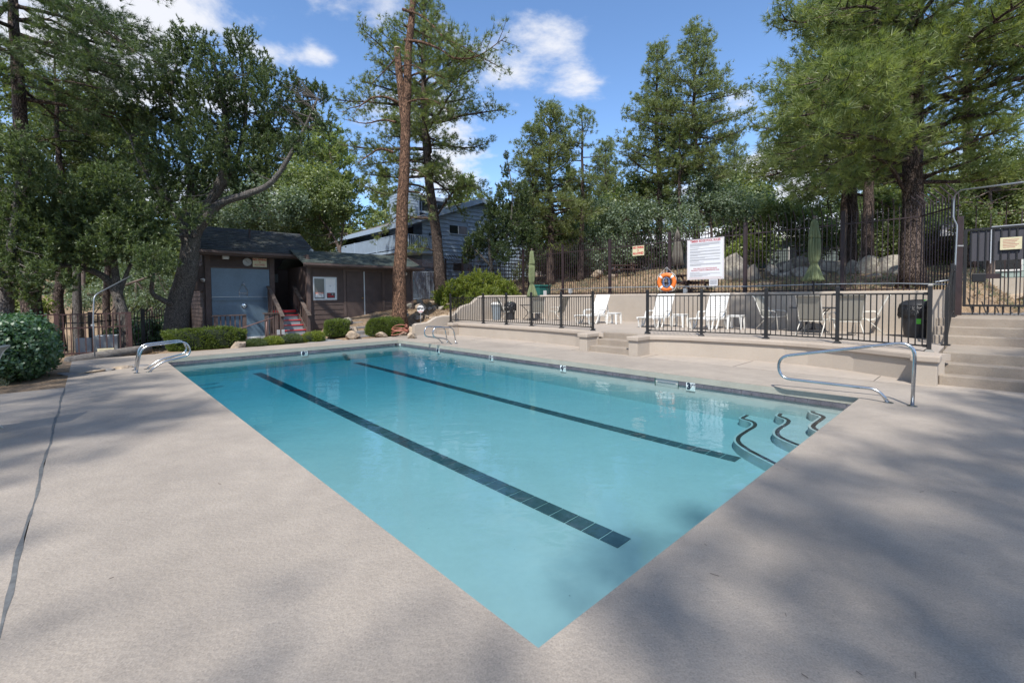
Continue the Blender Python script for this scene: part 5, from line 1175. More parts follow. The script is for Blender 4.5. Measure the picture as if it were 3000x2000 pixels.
for a, c in ((HV-1.62, AV), (AV, V2)): MB().hexa([W(HU-.5, a, ztop(a)-.30), W(HU-.5, c, ztop(c)-.30), W(HU-.455, c, ztop(c)-.30), W(HU-.455, a, ztop(a)-.30), W(HU-.5, a, ztop(a)+.10), W(HU-.5, c, ztop(c)+.10), W(HU-.455, c, ztop(c)+.10), W(HU-.455, a, ztop(a)+.10)]).build('barge_board', 'bluewood_trim', t_)
MB().ubox(HU-.45, HU+14, HV-1.66, HV-1.6, ztop(HV-1.6)-.25, ztop(HV-1.6)+.08).build('fascia', 'bluewood_trim', t_)
def chimney(par, c, w, d, z0, z1, m):
    u, v = c; ch = MB().ubox(u, u+d, v, v+w, z0, z1).build('chimney', m, par)
    z = z0
    while z < z1-.2:
        MB().hexa([W(u-.03, v, z), W(u-.03, v+w, z), W(u, v+w, z), W(u, v, z), W(u-.008, v, z+.2), W(u-.008, v+w, z+.2), W(u, v+w, z+.2), W(u, v, z+.2)]).build('siding_board', m, ch)
        MB().hexa([W(u, v-.03, z), W(u, v, z), W(u+d, v, z), W(u+d, v-.03, z), W(u, v-.008, z+.2), W(u, v, z+.2), W(u+d, v, z+.2), W(u+d, v-.008, z+.2)]).build('siding_board', m, ch)
        z += .22
    MB().ubox(u-.08, u+d+.08, v-.08, v+w+.08, z1-.14, z1).build('chimney_cap', 'bluewood_trim', ch)
    for q, r_ in ((u-.045, v-.045), (u-.045, v+w-.05), (u+d-.05, v-.045)): MB().ubox(q, q+.1, r_, r_+.1, z0, z1-.14).build('corner_trim', 'bluewood_trim', ch)
chimney(t_, (HU+2.2, 16.1), 1.3, 2.0, 6.2, 9.9, 'bluewood')
d_ = MB().ubox(HU+2.6, HU+7, 17.7, 20.2, 7.5, 9.4).build('dormer', 'bluewood_dark', t_); MB().ubox(HU+2.3, HU+7.2, 17.4, 20.6, 9.4, 9.66).build('dormer_roof', 'bluewood_trim', t_)
MB().ubox(HU+2.55, HU+2.6, 17.9, 20.0, 8.5, 9.15).build('dormer_window', 'glass_dark', t_); 
for v in (17.87, 18.6, 19.3, 20.0): MB().ubox(HU+2.5, HU+2.55, v-.04, v+.04, 8.45, 9.2).build('dormer_mullion', 'bluewood_trim', t_)
MB().ubox(HU+2.4, HU+2.6, 17.6, 20.3, 8.3, 8.45).build('dormer_sill', 'bluewood_trim', t_)
# deck of the house
DV = 14.2; DU = 26.1
MB().ubox(DU, HU+13, DV, HV+.3, 4.78, 4.96).build('balcony_floor', 'bluewood_trim', t_)
for z in (5.06, 6.0): MB().bar(W(DU, DV+.05, z), W(HU+13, DV+.05, z), .07, .05).build('balcony_rail', 'bluewood_trim', t_); MB().bar(W(DU+.03, DV, z), W(DU+.03, HV+1.0, z), .07, .05).build('balcony_rail', 'bluewood_trim', t_)
bm_ = pmesh(LB().box(-.03, .03, -.05, .05, 0, .95), 'baluster', 'bluewood_trim')
for k in range(80): share(bm_, 'baluster', t_, W(DU+.1+k*.172, DV+.05, 5.05), (0, 0, ANG))
for k in range(16): share(bm_, 'baluster', t_, W(DU+.03, DV+.12+k*.17, 5.05), (0, 0, ANG))
MB().ubox(DU, HU, HV+.3, HV+1.1, 4.78, 4.96).build('balcony_floor', 'bluewood_trim', t_)
for u in (DU+.08, DU+3.8, DU+7.6, DU+11.4): MB().ubox(u-.07, u+.07, DV-.0, DV+.14, .8, 6.05).build('balcony_post', 'bluewood_trim', t_)
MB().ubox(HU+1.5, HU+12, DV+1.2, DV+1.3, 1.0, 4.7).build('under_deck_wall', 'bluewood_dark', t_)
# small items on the wall + second unit behind
t2 = thing('wall_lamp', 'small dark lantern on the blue house wall under the roof edge', 'lamp', W(HU-.1, 16.9, 6.1)); MB().ubox(HU-.16, HU-.08, 16.82, 16.98, 5.95, 6.25).build('lantern', 'black_metal', t2, bevel=.02); MB().ubox(HU-.13, HU-.08, 16.86, 16.94, 6.25, 6.37).build('lantern_cap', 'black_metal', t2)
t_ = thing('house', 'grey green neighbour house with boxy chimney, mostly hidden behind the junipers', 'house', W(47, 18, 2))
MB().ubox(45, 56, 15, 23, 1, 8.2).build('wall', 'greenwood', t_); MB().hexa([W(44.6, 14.2, 8.1), W(44.6, 19, 9.0), W(56, 19, 9.0), W(56, 14.2, 8.1), W(44.6, 14.2, 8.25), W(44.6, 19, 9.15), W(56, 19, 9.15), W(56, 14.2, 8.25)]).build('roof', 'shingle_grey', t_)
MB().ubox(44.5, 56, 14.1, 14.2, 7.8, 8.25).build('fascia', 'bluewood_trim', t_); chimney(t_, (44.2, 15.7), 1.7, 2.2, 7.2, 11.9, 'greenwood'); MB().ubox(44.93, 45, 17.5, 19.5, 5.5, 6.9).build('window', 'glass_dark', t_)
boards(t_, 45, 15, 23, 2, 8.1, .26, 'greenwood', gaps=[(17.4, 19.6, 5.4, 7.0)])
# white-blue lattice screen with turquoise panel beside the trunk
t_ = thing('lattice_screen', 'pale blue slatted screen with turquoise patches behind the iron fence by the shed', 'screen', W(26.3, 13.4, 1.2))
p0, p1 = D(1206, 890, 29.6), D(1275, 885, 29.6); zb_, zt_ = 1.4, D(1240, 797, 29.6).z
for k in range(15):
    q = p0.lerp(p1, k/14); MB().bar(Vector((q.x, q.y, zb_)), Vector((q.x, q.y, zt_)), .07, .05).build('slat', 'bluewood_trim', t_)
for z in (zt_, 1.55): MB().bar(Vector((p0.x, p0.y, z)), Vector((p1.x, p1.y, z)), .09, .09).build('rail', 'bluewood_trim', t_)
q = Vector((0, .35, 0)); MB().hexa([Vector((p0.x, p0.y+.3, .8)), Vector((p1.x, p1.y+.3, .8)), Vector((p1.x, p1.y+.4, .8)), Vector((p0.x, p0.y+.4, .8)), Vector((p0.x, p0.y+.3, zt_)), Vector((p1.x, p1.y+.3, zt_)), Vector((p1.x, p1.y+.4, zt_)), Vector((p0.x, p0.y+.4, zt_))]).build('backing_wall', 'bluewood_dark', t_)
rr = random.Random(6)
for k in range(9): a = p0.lerp(p1, rr.uniform(.05, .9)); z = rr.uniform(zt_-1.2, zt_-.25); MB().bar(Vector((a.x, a.y+.22, z)), Vector((a.x+rr.uniform(.15, .4), a.y+.22, z+rr.uniform(-.1, .15))), .02, .12).build('turquoise_patch', 'turq', t_)

# ------------------------------------------------------------------ houses beyond the right fence
def box_house(label, uc, vc, wu, wv, z0, z1, m, roofm, gar=None, over=.5, slope=.9, wins=()):
    t_ = thing('house', label, 'house', W(uc, vc, z0))
    u0, u1, v0, v1 = uc-wu/2, uc+wu/2, vc, vc+wv
    MB().ubox(u0, u1, v0, v1, z0-1, z1).build('wall', m, t_); boards_v(t_, v0, u0, u1, z0, z1, .28, m, gaps=[(a-.05, c+.05, e-.05, f+.05) for a, c, e, f, k in wins])
    MB().hexa([W(u0-over, v0-over, z1), W(u0-over, v0+wv/2, z1+slope), W(u1+over, v0+wv/2, z1+slope), W(u1+over, v0-over, z1), W(u0-over, v0-over, z1+.12), W(u0-over, v0+wv/2, z1+slope+.12), W(u1+over, v0+wv/2, z1+slope+.12), W(u1+over, v0-over, z1+.12)]).build('roof', roofm, t_)
    MB().hexa([W(u0-over, v0+wv/2, z1+slope), W(u0-over, v1+over, z1), W(u1+over, v1+over, z1), W(u1+over, v0+wv/2, z1+slope), W(u0-over, v0+wv/2, z1+slope+.12), W(u0-over, v1+over, z1+.12), W(u1+over, v1+over, z1+.12), W(u1+over, v0+wv/2, z1+slope+.12)]).build('roof', roofm, t_)
    MB().ubox(u0-over, u1+over, v0-over-.05, v0-over, z1-.16, z1+.13).build('fascia', 'white', t_)
    for a, c, e, f, k in wins:
        w_ = MB().ubox(a, c, v0-.05, v0-.005, e, f).build('window' if k == 'w' else 'garage_door', 'glass_dark' if k == 'w' else 'white', t_)
        for q in ((a-.06, a, e, f), (c, c+.06, e, f), (a-.06, c+.06, f, f+.07), (a-.06, c+.06, e-.07, e)): MB().ubox(q[0], q[1], v0-.08, v0-.03, q[2], q[3]).build('frame', 'white', w_)
        if k == 'g':
            for i in range(4): zz = e+(f-e)*(i+.5)/4; MB().ubox(a+.03, c-.03, v0-.07, v0-.05, zz-(f-e)/8+.02, zz+(f-e)/8-.02).build('door_panel', m, w_)
            for i in range(4): uu = a+(c-a)*(i+.5)/4; MB().ubox(uu-.22, uu+.22, v0-.085, v0-.07, f-.42, f-.12).build('door_window', 'glass_dark', w_)
    return t_
box_house('long house with a glaring white metal roof and grey walls beyond the boulders', 16, 40, 22, 9, 3.0, 6.3, 'greenwood', 'whiteroof', slope=2.0, wins=[(8, 10, 4.2, 5.5, 'w'), (13, 15, 4.2, 5.5, 'w'), (20, 22, 4.2, 5.5, 'w')])
box_house('pale green house with white garage door seen through the right gate', -6.5, 30, 13, 9, 1.5, 4.6, 'paleg', 'shingle_grey', slope=1.6, wins=[(-6.8, -3.2, 1.9, 3.9, 'g'), (-11.5, -9.2, 2.6, 3.7, 'w'), (-2.2, -.8, 2.7, 3.7, 'w')])
box_house('cream beige house far behind the slope between the pines', 38, 44, 12, 9, 4.3, 7.6, 'beigewall', 'shingle_grey', slope=1.2, wins=[(33.5, 35.5, 5.4, 6.6, 'w'), (38, 41, 4.6, 6.7, 'g')])
# driveway and walls of the green house
MB().ubox(-13, 1.5, 24.5, 29.9, 1.2, 2.2).build('driveway_wall', 'beigewall', kind='structure')
MB().ubox(-9, .2, 15.2, 19.0, .9, 1.09).build('gate_path', 'flag', kind='structure')
# cars
def car(label, loc, rz, m, s=1.0):
    t_ = thing('parked_car', label, 'car', loc, rz)
    prof = [(-2.2, .35), (-2.25, .75), (-2.1, .98), (-1.3, 1.05), (-.75, 1.48), (.9, 1.55), (1.7, 1.45), (2.1, 1.0), (2.2, .6), (2.15, .35)]
    w = .88; low = LB(); A = [(x, -w, z) for x, z in prof]; B = [(x, w, z) for x, z in prof]; A = [(x, y*(1 if z < 1.1 else .82), z) for x, y, z in A]; B = [(x, y*(1 if z < 1.1 else .82), z) for x, y, z in B]
    low.extrude([Vector(p) for p in A], [Vector(p) for p in B]); low.build('body', m, t_, bevel=.05)
    for s_ in (-1, 1):
        for x0, x1 in ((-.62, .15), (.22, .85), (.92, 1.55)):
            LB().hexa([(x0-.2*(x0 < 0), s_*.895, 1.08), (x1, s_*.895, 1.08), (x1, s_*.86, 1.08), (x0-.2*(x0 < 0), s_*.86, 1.08), (x0, s_*.765, 1.44), (x1, s_*.765, 1.46), (x1, s_*.73, 1.46), (x0, s_*.73, 1.44)]).build('side_window', 'glass_dark', t_)
        for x in (-1.4, 1.35):
            b = LB(); n = 22; vs = [(x+.34*math.cos(a), s_*y, .34+.34*math.sin(a)) for y in (.70, .90) for a in np.linspace(0, 6.283, n+1)[:-1]]
            b.add(vs, [(k, (k+1) % n, n+(k+1) % n, n+k) for k in range(n)]+[tuple(range(n)), tuple(range(2*n-1, n-1, -1))]); wh = b.build('wheel', 'tyre', t_)
            vs = [(x+.2*math.cos(a), s_*.905, .34+.2*math.sin(a)) for a in np.linspace(0, 6.283, n+1)[:-1]]; LB().add(vs, [tuple(range(n))]).build('rim', 'alu', wh)
        LB().box(-2.24, -2.1, s_*.75-.13, s_*.75+.13, .68, .82).build('headlight', 'white', t_); LB().box(2.08, 2.2, s_*.76-.1, s_*.76+.1, .75, .98).build('tail_light', 'red', t_)
    LB().hexa([(-1.30, -.74, 1.07), (-1.30, .74, 1.07), (-1.22, .74, 1.06), (-1.22, -.74, 1.06), (-.80, -.66, 1.47), (-.80, .66, 1.47), (-.75, .66, 1.44), (-.75, -.66, 1.44)]).build('windscreen', 'glass_dark', t_)
    return t_
pc = D(1648, 800, 42); pc.z = 3.7; car('silver car parked beyond the fence between the tree trunks, left of the boulders', pc, R(20), 'car_paint')
pc = D(1830, 800, 46); pc.z = HP(pc)+.0; car('white car parked far behind the picnic table', pc, R(200), 'white')

# ------------------------------------------------------------------ picnic tables beyond the fence
def picnic(label, loc, rz):
    t_ = thing('picnic_table', label, 'picnic table', loc, rz, 'brown picnic tables')
    for k in range(5): y = -.32+k*.16; LB().box(-.95, .95, y-.07, y+.07, .72, .76).build('top_plank', 'picnic', t_)
    for s in (-1, 1):
        for k in range(2): y = s*(.62+k*.15); LB().box(-.95, .95, y-.065, y+.065, .43, .47).build('seat_plank', 'picnic', t_)
        for x in (-.65, .65): LB().bar((x, s*.22, .72), (x, s*.72, 0), .05, .09, (1, 0, 0)).build('leg', 'picnic', t_)
    for x in (-.65, .65): LB().bar((x, -.75, .41), (x, .75, .41), .05, .09).build('cross_bar', 'picnic', t_); LB().bar((x, -.36, .69), (x, .36, .69), .05, .07).build('batten', 'picnic', t_)
    return t_
def onground(px, py, y): p = D(px, py, y); p.z = HP(p); return p
picnic('brown wooden picnic table just behind the tall fence, beneath the taupe umbrella', onground(2010, 880, 20.0), ANG+R(170)); picnic('small dark picnic table farther up the slope, left of the taupe umbrella', onground(1822, 820, 30), R(10))

# ------------------------------------------------------------------ rocks
def rock(name, label, p, sx, sy, sz, m, seed, group=None, rz=0, cut=.0):
    r_ = np.random.default_rng(seed); bm = __import__('bmesh').new(); bmesh_ = __import__('bmesh')
    bmesh_.ops.create_icosphere(bm, subdivisions=3, radius=1)
    pl = r_.normal(size=(15, 3)); pl /= np.linalg.norm(pl, axis=1)[:, None]; dd = r_.uniform(.5, .9, 15)
    for v in bm.verts:
        c = np.array(v.co)
        for n_, d_ in zip(pl, dd):
            e = c @ n_-d_
            if e > 0: c = c-n_*e*.96
        c *= 1+.035*np.sin(c[0]*7+seed)+.03*np.sin(c[1]*9+c[2]*6+seed*2); v.co = c*np.array([sx, sy, sz])
    me = bpy.data.meshes.new(name); bm.to_mesh(me); bm.free(); me.materials.append(M[m])
    o = bpy.data.objects.new(name, me); C.objects.link(o); o.location = p; o.rotation_euler = (r_.uniform(-.25, .25), r_.uniform(-.25, .25), rz if rz else r_.uniform(0, 6)); tag(o, label, 'rock', group); return o
rr = random.Random(21)
# boulders behind the fence (px, py of the centre, distance, half width in px, half height in px)
BL = [(2150, 795, 25, 46, 48, 'rock_grey'), (2128, 825, 24.6, 30, 25, 'rock'), (2200, 812, 24, 28, 30, 'rock'), (2262, 800, 25, 20, 22, 'rock_grey'), (2300, 785, 26, 22, 22, 'rock_grey'), (2338, 775, 27, 30, 27, 'rock_grey'), (2312, 815, 24, 34, 18, 'rock_grey'), (2362, 815, 23.5, 42, 24, 'rock_grey'), (2400, 792, 25, 28, 24, 'rock_grey'),
      (2440, 785, 24, 30, 26, 'rock_grey'), (2478, 800, 22.5, 24, 24, 'rock_grey'), (2505, 795, 22, 20, 26, 'rock_grey'), (2540, 790, 21.5, 28, 32, 'rock_grey'), (2560, 825, 20, 30, 16, 'rock'), (2605, 790, 21, 30, 34, 'rock_grey'), (2640, 800, 19.5, 20, 24, 'rock_grey'), (2415, 835, 21, 35, 13, 'rock'), (2475, 840, 20, 30, 11, 'rock'), (2235, 842, 20, 30, 12, 'rock'),
      (2085, 848, 20.5, 26, 11, 'rock_grey'), (2135, 850, 20.3, 22, 12, 'rock_grey'), (2300, 850, 20, 50, 14, 'rock'), (2340, 846, 19.7, 40, 14, 'rock_grey'), (2040, 858, 20.8, 24, 10, 'rock'), (2520, 848, 18.9, 24, 9, 'rock'), (1745, 805, 30, 24, 10, 'rock'), (1790, 812, 29, 20, 9, 'rock'), (2700, 815, 19, 20, 20, 'rock'), (2875, 870, 18, 40, 10, 'rock_grey'), (2960, 872, 17.5, 36, 10, 'rock')]
for i, (px, py, y, a, h, m) in enumerate(BL):
    p = D(px, py, y); k = y/FOC*math.hypot(1, (px-1500)/FOC)
    lab = ['largest rounded boulder beside the rules board', 'granite boulder in the pile behind the tall fence'][0 if i == 0 else 1]
    rock('boulder', lab, p, a*k*1.12, a*k*.9, h*k*1.12, m, 100+i, None if i == 0 else 'granite boulders piled behind the tall fence')
    if p.z-HP(p) > h*k+.1:   # a low rock core so that nothing hovers
        zz = HP(p); rock('boulder', 'granite boulder in the pile behind the tall fence', Vector((p.x+.1, p.y+.5, (zz+p.z)/2)), a*k*1.15, a*k, (p.z-zz)/2+.25, m, 200+i, 'granite boulders piled behind the tall fence')
# stone bank beside the brown block (uv area u 16.3..19, v 7.5..14)
n_ = 0
for row, (u, z_) in enumerate(((16.38, .10), (16.75, .25), (17.25, .45), (17.8, .7), (18.5, .95), (19.3, 1.2))):
    v = 8.35+.25*row
    while v < (9.6+row*.62 if row < 2 else 13.4-.1*row):
        s_ = rr.uniform(.16, .36) if row > 0 else rr.uniform(.2, .34); uu = u+rr.uniform(-.12, .12)
        p = W(uu, v+s_, 0); p.z = HP(p)+s_*.22
        rock('bank_stone', 'tan stone in the rocky bank right of the brown shed', p, s_*rr.uniform(.9, 1.2), s_, s_*rr.uniform(.55, .8), rr.choice(['rock', 'rock', 'rock_grey']), 400+n_, 'stones of the bank right of the brown shed'); n_ += 1; v += s_*2*rr.uniform(.8, 1.5)
p = G(1207, 968, 0.15); rock('boulder', 'pale round boulder above the coiled hose, at the end of the wavy wall', p, .36, .3, .27, 'rock', 31); p = G(1206, 985, .08); rock('boulder', 'low pale stone at the foot of the wavy wall', p, .28, .2, .17, 'rock', 32)
for i, (u, v, sx, sz, lab) in enumerate(((16.48, 6.3, .46, .27, 'reddish brown boulder between the two clipped bushes'), (16.34, 7.55, .38, .16, 'flat reddish boulder in front of the big clipped bush'), (16.42, 2.25, .30, .24, 'pinkish boulder at the right end of the long clipped hedge'), (17.25, 6.75, .30, .22, 'grey stone left of the stone steps'), (17.6, 6.3, .34, .3, 'light granite stone behind the small clipped bush'), (18.1, 6.75, .38, .2, 'grey ledge stone under the double door'))):
    p = W(u, v); p.z = max(-.05, HP(p))+sz*.45
    rock('boulder', lab, p, sx, sx*.75, sz, 'rock' if i != 5 else 'rock_grey', 60+i)
p = G(48, 1085, .12); rock('boulder', 'sharp edged tan boulder by the left fence, left of the leafy shrub', p, .55, .42, .26, 'rock', 77)
for k, (px, py) in enumerate(((205, 1096), (255, 1092), (300, 1085), (345, 1080), (395, 1073))):
    p = G(px, py, .0); rock('edging_stone', 'flat pinkish edging stone before the grey log, at the deck end', p, .32, .2, .05, ['flag', 'rock'][k % 2], 90+k, 'edging stones along the deck end', rz=ANG+math.pi)
# stone steps up to the doors
for k, (u, v, z, w) in enumerate(((16.5, 7.15, .10, 1.25), (17.0, 7.2, .26, 1.15), (17.5, 7.25, .42, 1.1), (17.95, 7.35, .60, 1.2))):
    o = MB().ubox(u, u+.62, v-w/2, v+w/2, z-.5, z).build('stone_step', 'flag', bevel=.03); rebase(o, W(u+.3, v, z-.16)); tag(o, ['lowest', 'second', 'third', 'topmost'][k]+' rough flagstone step leading up to the brown double door', 'step')
# log kerb
o = MB().tube([W(15.9, -1.95, -.02), W(16.35, -1.2, .03), W(16.9, -.5, .07), W(17.2, -.1, .08)], [.15, .16, .15, .14], 12).build('log_kerb', 'log', smooth=True); rebase(o, W(16.5, -1, -.1)); tag(o, 'weathered grey log lying along the far left end of the deck', 'log')
o = MB().tube([G(-40, 1096, .05), G(90, 1088, .05)], .12, 10).build('log_kerb', 'log', smooth=True); rebase(o, G(30, 1090, 0)); tag(o, 'grey log behind the sharp tan boulder at the left edge', 'log')
# coiled hose
t_ = thing('garden_hose', 'terracotta garden hose coiled at the foot of the rocks', 'hose', G(1170, 988, 0)); c0 = G(1172, 982, .06); rr = random.Random(2)
pts = [c0+Vector((.33*math.cos(a)*(1+.1*math.sin(a*.7)), .30*math.sin(a), .02+.012*a+.05*math.sin(a*1.3)+.12*max(0, math.sin(a)))) for a in np.linspace(0, 26, 110)]
pts += curve([pts[-1], G(1190, 960, .3), G(1180, 940, .5)], 5)[1:]; MB().tube(pts, .018, 6).build('hose', 'hose', t_, smooth=True)
# shield sign
t_ = thing('security_sign', 'small octagonal white security shield sign on a stake among the rocks', 'sign', D(1234, 930, 21.3)); ps = D(1232, 905, 21.2); Tm = plane_mat(ps, (1, .2, 0), (.15, -1, 0))
onface(MB().extrude([Vector((.17*math.cos(a), .19*math.sin(a), -.006)) for a in np.arange(8)*math.pi/4+math.pi/8], [Vector((.17*math.cos(a), .19*math.sin(a), 0)) for a in np.arange(8)*math.pi/4+math.pi/8]), Tm).build('panel', 'white', t_)
text('BFW', .15, 'letters', 'navy', t_, Tm @ Matrix.Translation((0, .01, .001)), .95, .008); MB().tube([ps+Vector((0, .02, -.15)), ps+Vector((0, .02, -.75))], .012, 6).build('stake', 'alu', t_); onface(MB().bar((-.1, -.12, .002), (.1, -.12, .002), .03, .003), Tm).build('red_bar', 'red', t_)
# left: rusty fence, dark fence, boxes, sign
A_, B_ = G(-60, 1079, -.2), G(383, 1046, -.2); ua, va = UVof(A_); ub, vb = UVof(B_)
t_ = thing('rusty_fence', 'rusty brown iron fence with square top rail at the left edge of the picture', 'fence', (A_+B_)/2)
fence_run(t_, [(ua, va), (ub, vb)], -.28, 1.24, .155, [(.0, 't'), (-.42, 't'), (.32, 'b')], 'rust_metal', tip='no', r=.014, posts=[(ua+(ub-ua)*.48, va+(vb-va)*.48), (ub, vb)], post_w=.1, rail_w=.04)
bars = [(267, 15.5), (421, 17.5), (557, 20.3)]; q = [D(px, 1000, y) for px, y in ((-60, 13.6),)+tuple(bars)+((606, 20.9),)]; Q = [UVof(p) for p in q]
t_ = thing('security_fence', 'dark iron fence with bent tips behind the left shrub, running to the pool house', 'fence', q[2])
fence_run(t_, Q, lambda p: -1.0 if p.y < 18 else -.7, lambda p: 1.22+.03*max(0, p.y-15), .14, [(-.32, 't'), (.3, 'b')], 'black_metal', posts=Q[1:4], post_w=.12)
for k, (px, w) in enumerate(((252, .42), (318, .62))):
    p = G(px, 1050, -.3); o = LB().box(-w/2, w/2, -.15, .15, 0, .7 if k == 0 else .8).build('utility_box', 'steelgrey', bevel=.02); o.location = p; o.rotation_euler = (0, 0, R(25)); tag(o, ['narrow', 'broad'][k]+' grey utility box behind the bars of the left fence', 'utility box')
t_ = thing('yellow_sign', 'faded yellow notice hanging low on the left fence', 'sign', G(310, 1045, -.1)); ps = D(310, 1031, 14.2); Tm = plane_mat(ps, (.85, .5, 0), (.5, -.85, 0)); onface(MB().box(-.2, .2, -.12, .12, -.004, 0), Tm).build('panel', 'cream', t_); lines_(Tm, [(-.15, .15, .07-.035*i) for i in range(5)], t_, 'ink')
# ------------------------------------------------------------------ vegetation
def unit(a): return a/np.maximum(np.linalg.norm(a, axis=-1, keepdims=True), 1e-9)
def needles(P, Dn, k, ln, w, spread, r, tone, axis=.0):
    "k thin triangles fanned round each direction"
    n = len(P); P = np.repeat(P, k, 0); D0 = np.repeat(Dn, k, 0); t = np.repeat(tone, k)+r.normal(0, .07, n*k)
    d = unit(D0+r.normal(0, spread, (n*k, 3))); L = ln*r.uniform(.65, 1.1, (n*k, 1))
    P = P+D0*(r.uniform(-axis, axis*.4, (n*k, 1)) if axis else 0)
    s = unit(np.cross(d, r.normal(size=(n*k, 3))))*w/2
    V = np.stack([P-s, P+s, P+d*L], 1).reshape(-1, 3); F = np.arange(len(V)).reshape(-1, 3)
    return V, F, np.repeat(np.clip(t, 0, 1), 3)
def leaves(P, k, rad, size, r, tone, out=None, flat=.0):
    n = len(P); C0 = np.repeat(P, k, 0)+r.normal(0, 1, (n*k, 3))*rad*.5; t = np.repeat(tone, k)+r.normal(0, .1, n*k)
    a = unit(r.normal(size=(n*k, 3))+ (np.repeat(out, k, 0)*.9 if out is not None else 0)); 
    x = unit(np.cross(a, r.normal(size=(n*k, 3)))); y = np.cross(a, x); s = size*r.uniform(.6, 1.15, (n*k, 1))
    V = np.stack([C0-x*s*.5, C0-y*s*.32, C0+x*s*.5, C0+y*s*.32], 1).reshape(-1, 3); F = np.arange(len(V)).reshape(-1, 4)
    return V, F, np.repeat(np.clip(t, 0, 1), 4)
def addpart(name, V, F, m, tone, par, loc):
    V = V-np.array(loc); me = npmesh(name, V, F, m, tone); o = bpy.data.objects.new(name, me); C.objects.link(o); o.parent = par; return o
def tree_thing(name, label, base, group=None): return thing(name, label, 'tree', base, 0, group)
def pine(label, base, trunk, r0, c0, Lmax, prof, seed, bark='bark_dark', leaf='n_pine', nl=46, k=16, ln=.20, w=.012, sp=.2, el=(-8, 45), dens=1., extra=(), side=None, group=None, name='pine_tree', flare=1.0, spread=.62, top=True, secl=.42, mul=3):
    r = np.random.default_rng(seed); trunk = [Vector(p) for p in trunk]
    t_ = tree_thing(name, label, base, group); tb = MB(); cum = [0]
    for i in range(len(trunk)-1): cum.append(cum[-1]+(trunk[i+1]-trunk[i]).length)
    tot = cum[-1]
    def at(s):
        s = min(max(s, 0), .9999)*tot; i = max(j for j in range(len(cum)) if cum[j] <= s); i = min(i, len(trunk)-2); return trunk[i].lerp(trunk[i+1], (s-cum[i])/(cum[i+1]-cum[i]))
    tr = lambda s: max(.02, r0*(1-.88*s**1.15))*(1+.45*flare*math.exp(-s*tot/.35))
    tb.tube([at(s)+Vector((r.normal(0, .02), r.normal(0, .02), 0)) for s in np.linspace(0, 1, 26)], [tr(s) for s in np.linspace(0, 1, 26)], 14)
    TP, TD = [], []
    def limb(pts, rr, secl_, dn, tip=True):
        pts = [Vector(p) for p in pts]; n = len(pts); L = sum((pts[i+1]-pts[i]).length for i in range(n-1))
        tb.tube(pts, [rr*(1-.8*i/(n-1)) for i in range(n)], 6, caps=False)
        ns = max(3, int(L/.30*dn))
        for q in range(ns):
            f = .22+.78*(q+r.uniform(0, .8))/ns; f = min(f, .999); i = int(f*(n-1)); p = pts[i].lerp(pts[i+1], f*(n-1)-i); d = (pts[i+1]-pts[i]).normalized()
            sd = d.cross(Vector((0, 0, 1))).normalized()*(1 if q % 2 else -1)
            v = (d*r.uniform(.4, .9)+sd*r.uniform(.5, 1.1)+Vector((0, 0, r.uniform(-.25, .45)))).normalized(); sl = secl_*L*(1-.62*f)*r.uniform(.6, 1.15)+.15; sl = min(sl, 1.5)
            e1 = p+v*sl*.5+Vector((0, 0, r.normal(0, .03))); v2 = (v+Vector((0, 0, r.uniform(.05, .45)))).normalized(); e2 = e1+v2*sl*.5
            tb.tube([p, e1, e2], [rr*.3, rr*.18, .006], 3, caps=False)
            nt_ = max(2, int(sl/sp))
            for m_ in range(nt_):
                g = (m_+1)/nt_; pp = p.lerp(e1, g*2) if g < .5 else e1.lerp(e2, g*2-1)
                if g < .3 and sl > .5: continue
                off = Vector(r.normal(0, .07+.05*sl, 3)); dd = (v2+Vector(r.normal(0, .45, 3))).normalized()
                TP.append(pp+off); TD.append(dd+Vector((0, 0, .15)))
        TP.append(pts[-1]); TD.append((pts[-1]-pts[-2]).normalized())
    for i in range(nl):
        s = c0+(1-c0)*((i+r.uniform(0, .9))/nl)**.92; s = min(s, .995); h = (s-c0)/(1-c0); L = Lmax*prof(h)*r.uniform(.68, 1.12)
        if L < .15: continue
        az = i*2.39996+r.normal(0, .35)
        if side is not None and r.random() < side[1]: az = side[0]+r.normal(0, .8)
        e = math.radians(el[0]+(el[1]-el[0])*h+r.normal(0, 8)); d = Vector((math.cos(az)*math.cos(e), math.sin(az)*math.cos(e), math.sin(e)))
        p = at(s); pts = [p]; nn = 6
        for j in range(nn):
            d = (d+Vector((r.normal(0, .13), r.normal(0, .13), r.normal(.05 if j > 2 else -.03, .09)))).normalized(); pts.append(pts[-1]+d*L/nn)
        limb(pts, min(tr(s)*.55, .022*L+.012), secl, dens)
    for pts, rr, sl, dn in extra: limb(curve(pts, 3), rr, sl, dn)
    if top:
        for q in range(5): TP.append(trunk[-1]+Vector(r.normal(0, .08, 3))); TD.append(Vector((r.normal(0, .3), r.normal(0, .3), 1)))
    tb.build('trunk', bark, t_, smooth=True)
    P = np.array([tuple(p) for p in TP]); Dn = unit(np.array([tuple(p) for p in TD])); P = np.repeat(P, mul, 0); Dn = np.repeat(Dn, mul, 0)
    if mul > 1: P = P+r.normal(0, ln*.42, P.shape)*(np.arange(len(P)) % mul > 0)[:, None]; Dn = unit(Dn+r.normal(0, .35, Dn.shape))
    tone = np.clip(.47+r.normal(0, .3, len(P)), 0, 1)
    V, F, tn = needles(P, Dn, k, ln, w, spread, r, tone); addpart('crown', V, F, leaf, tn, t_, base); return t_
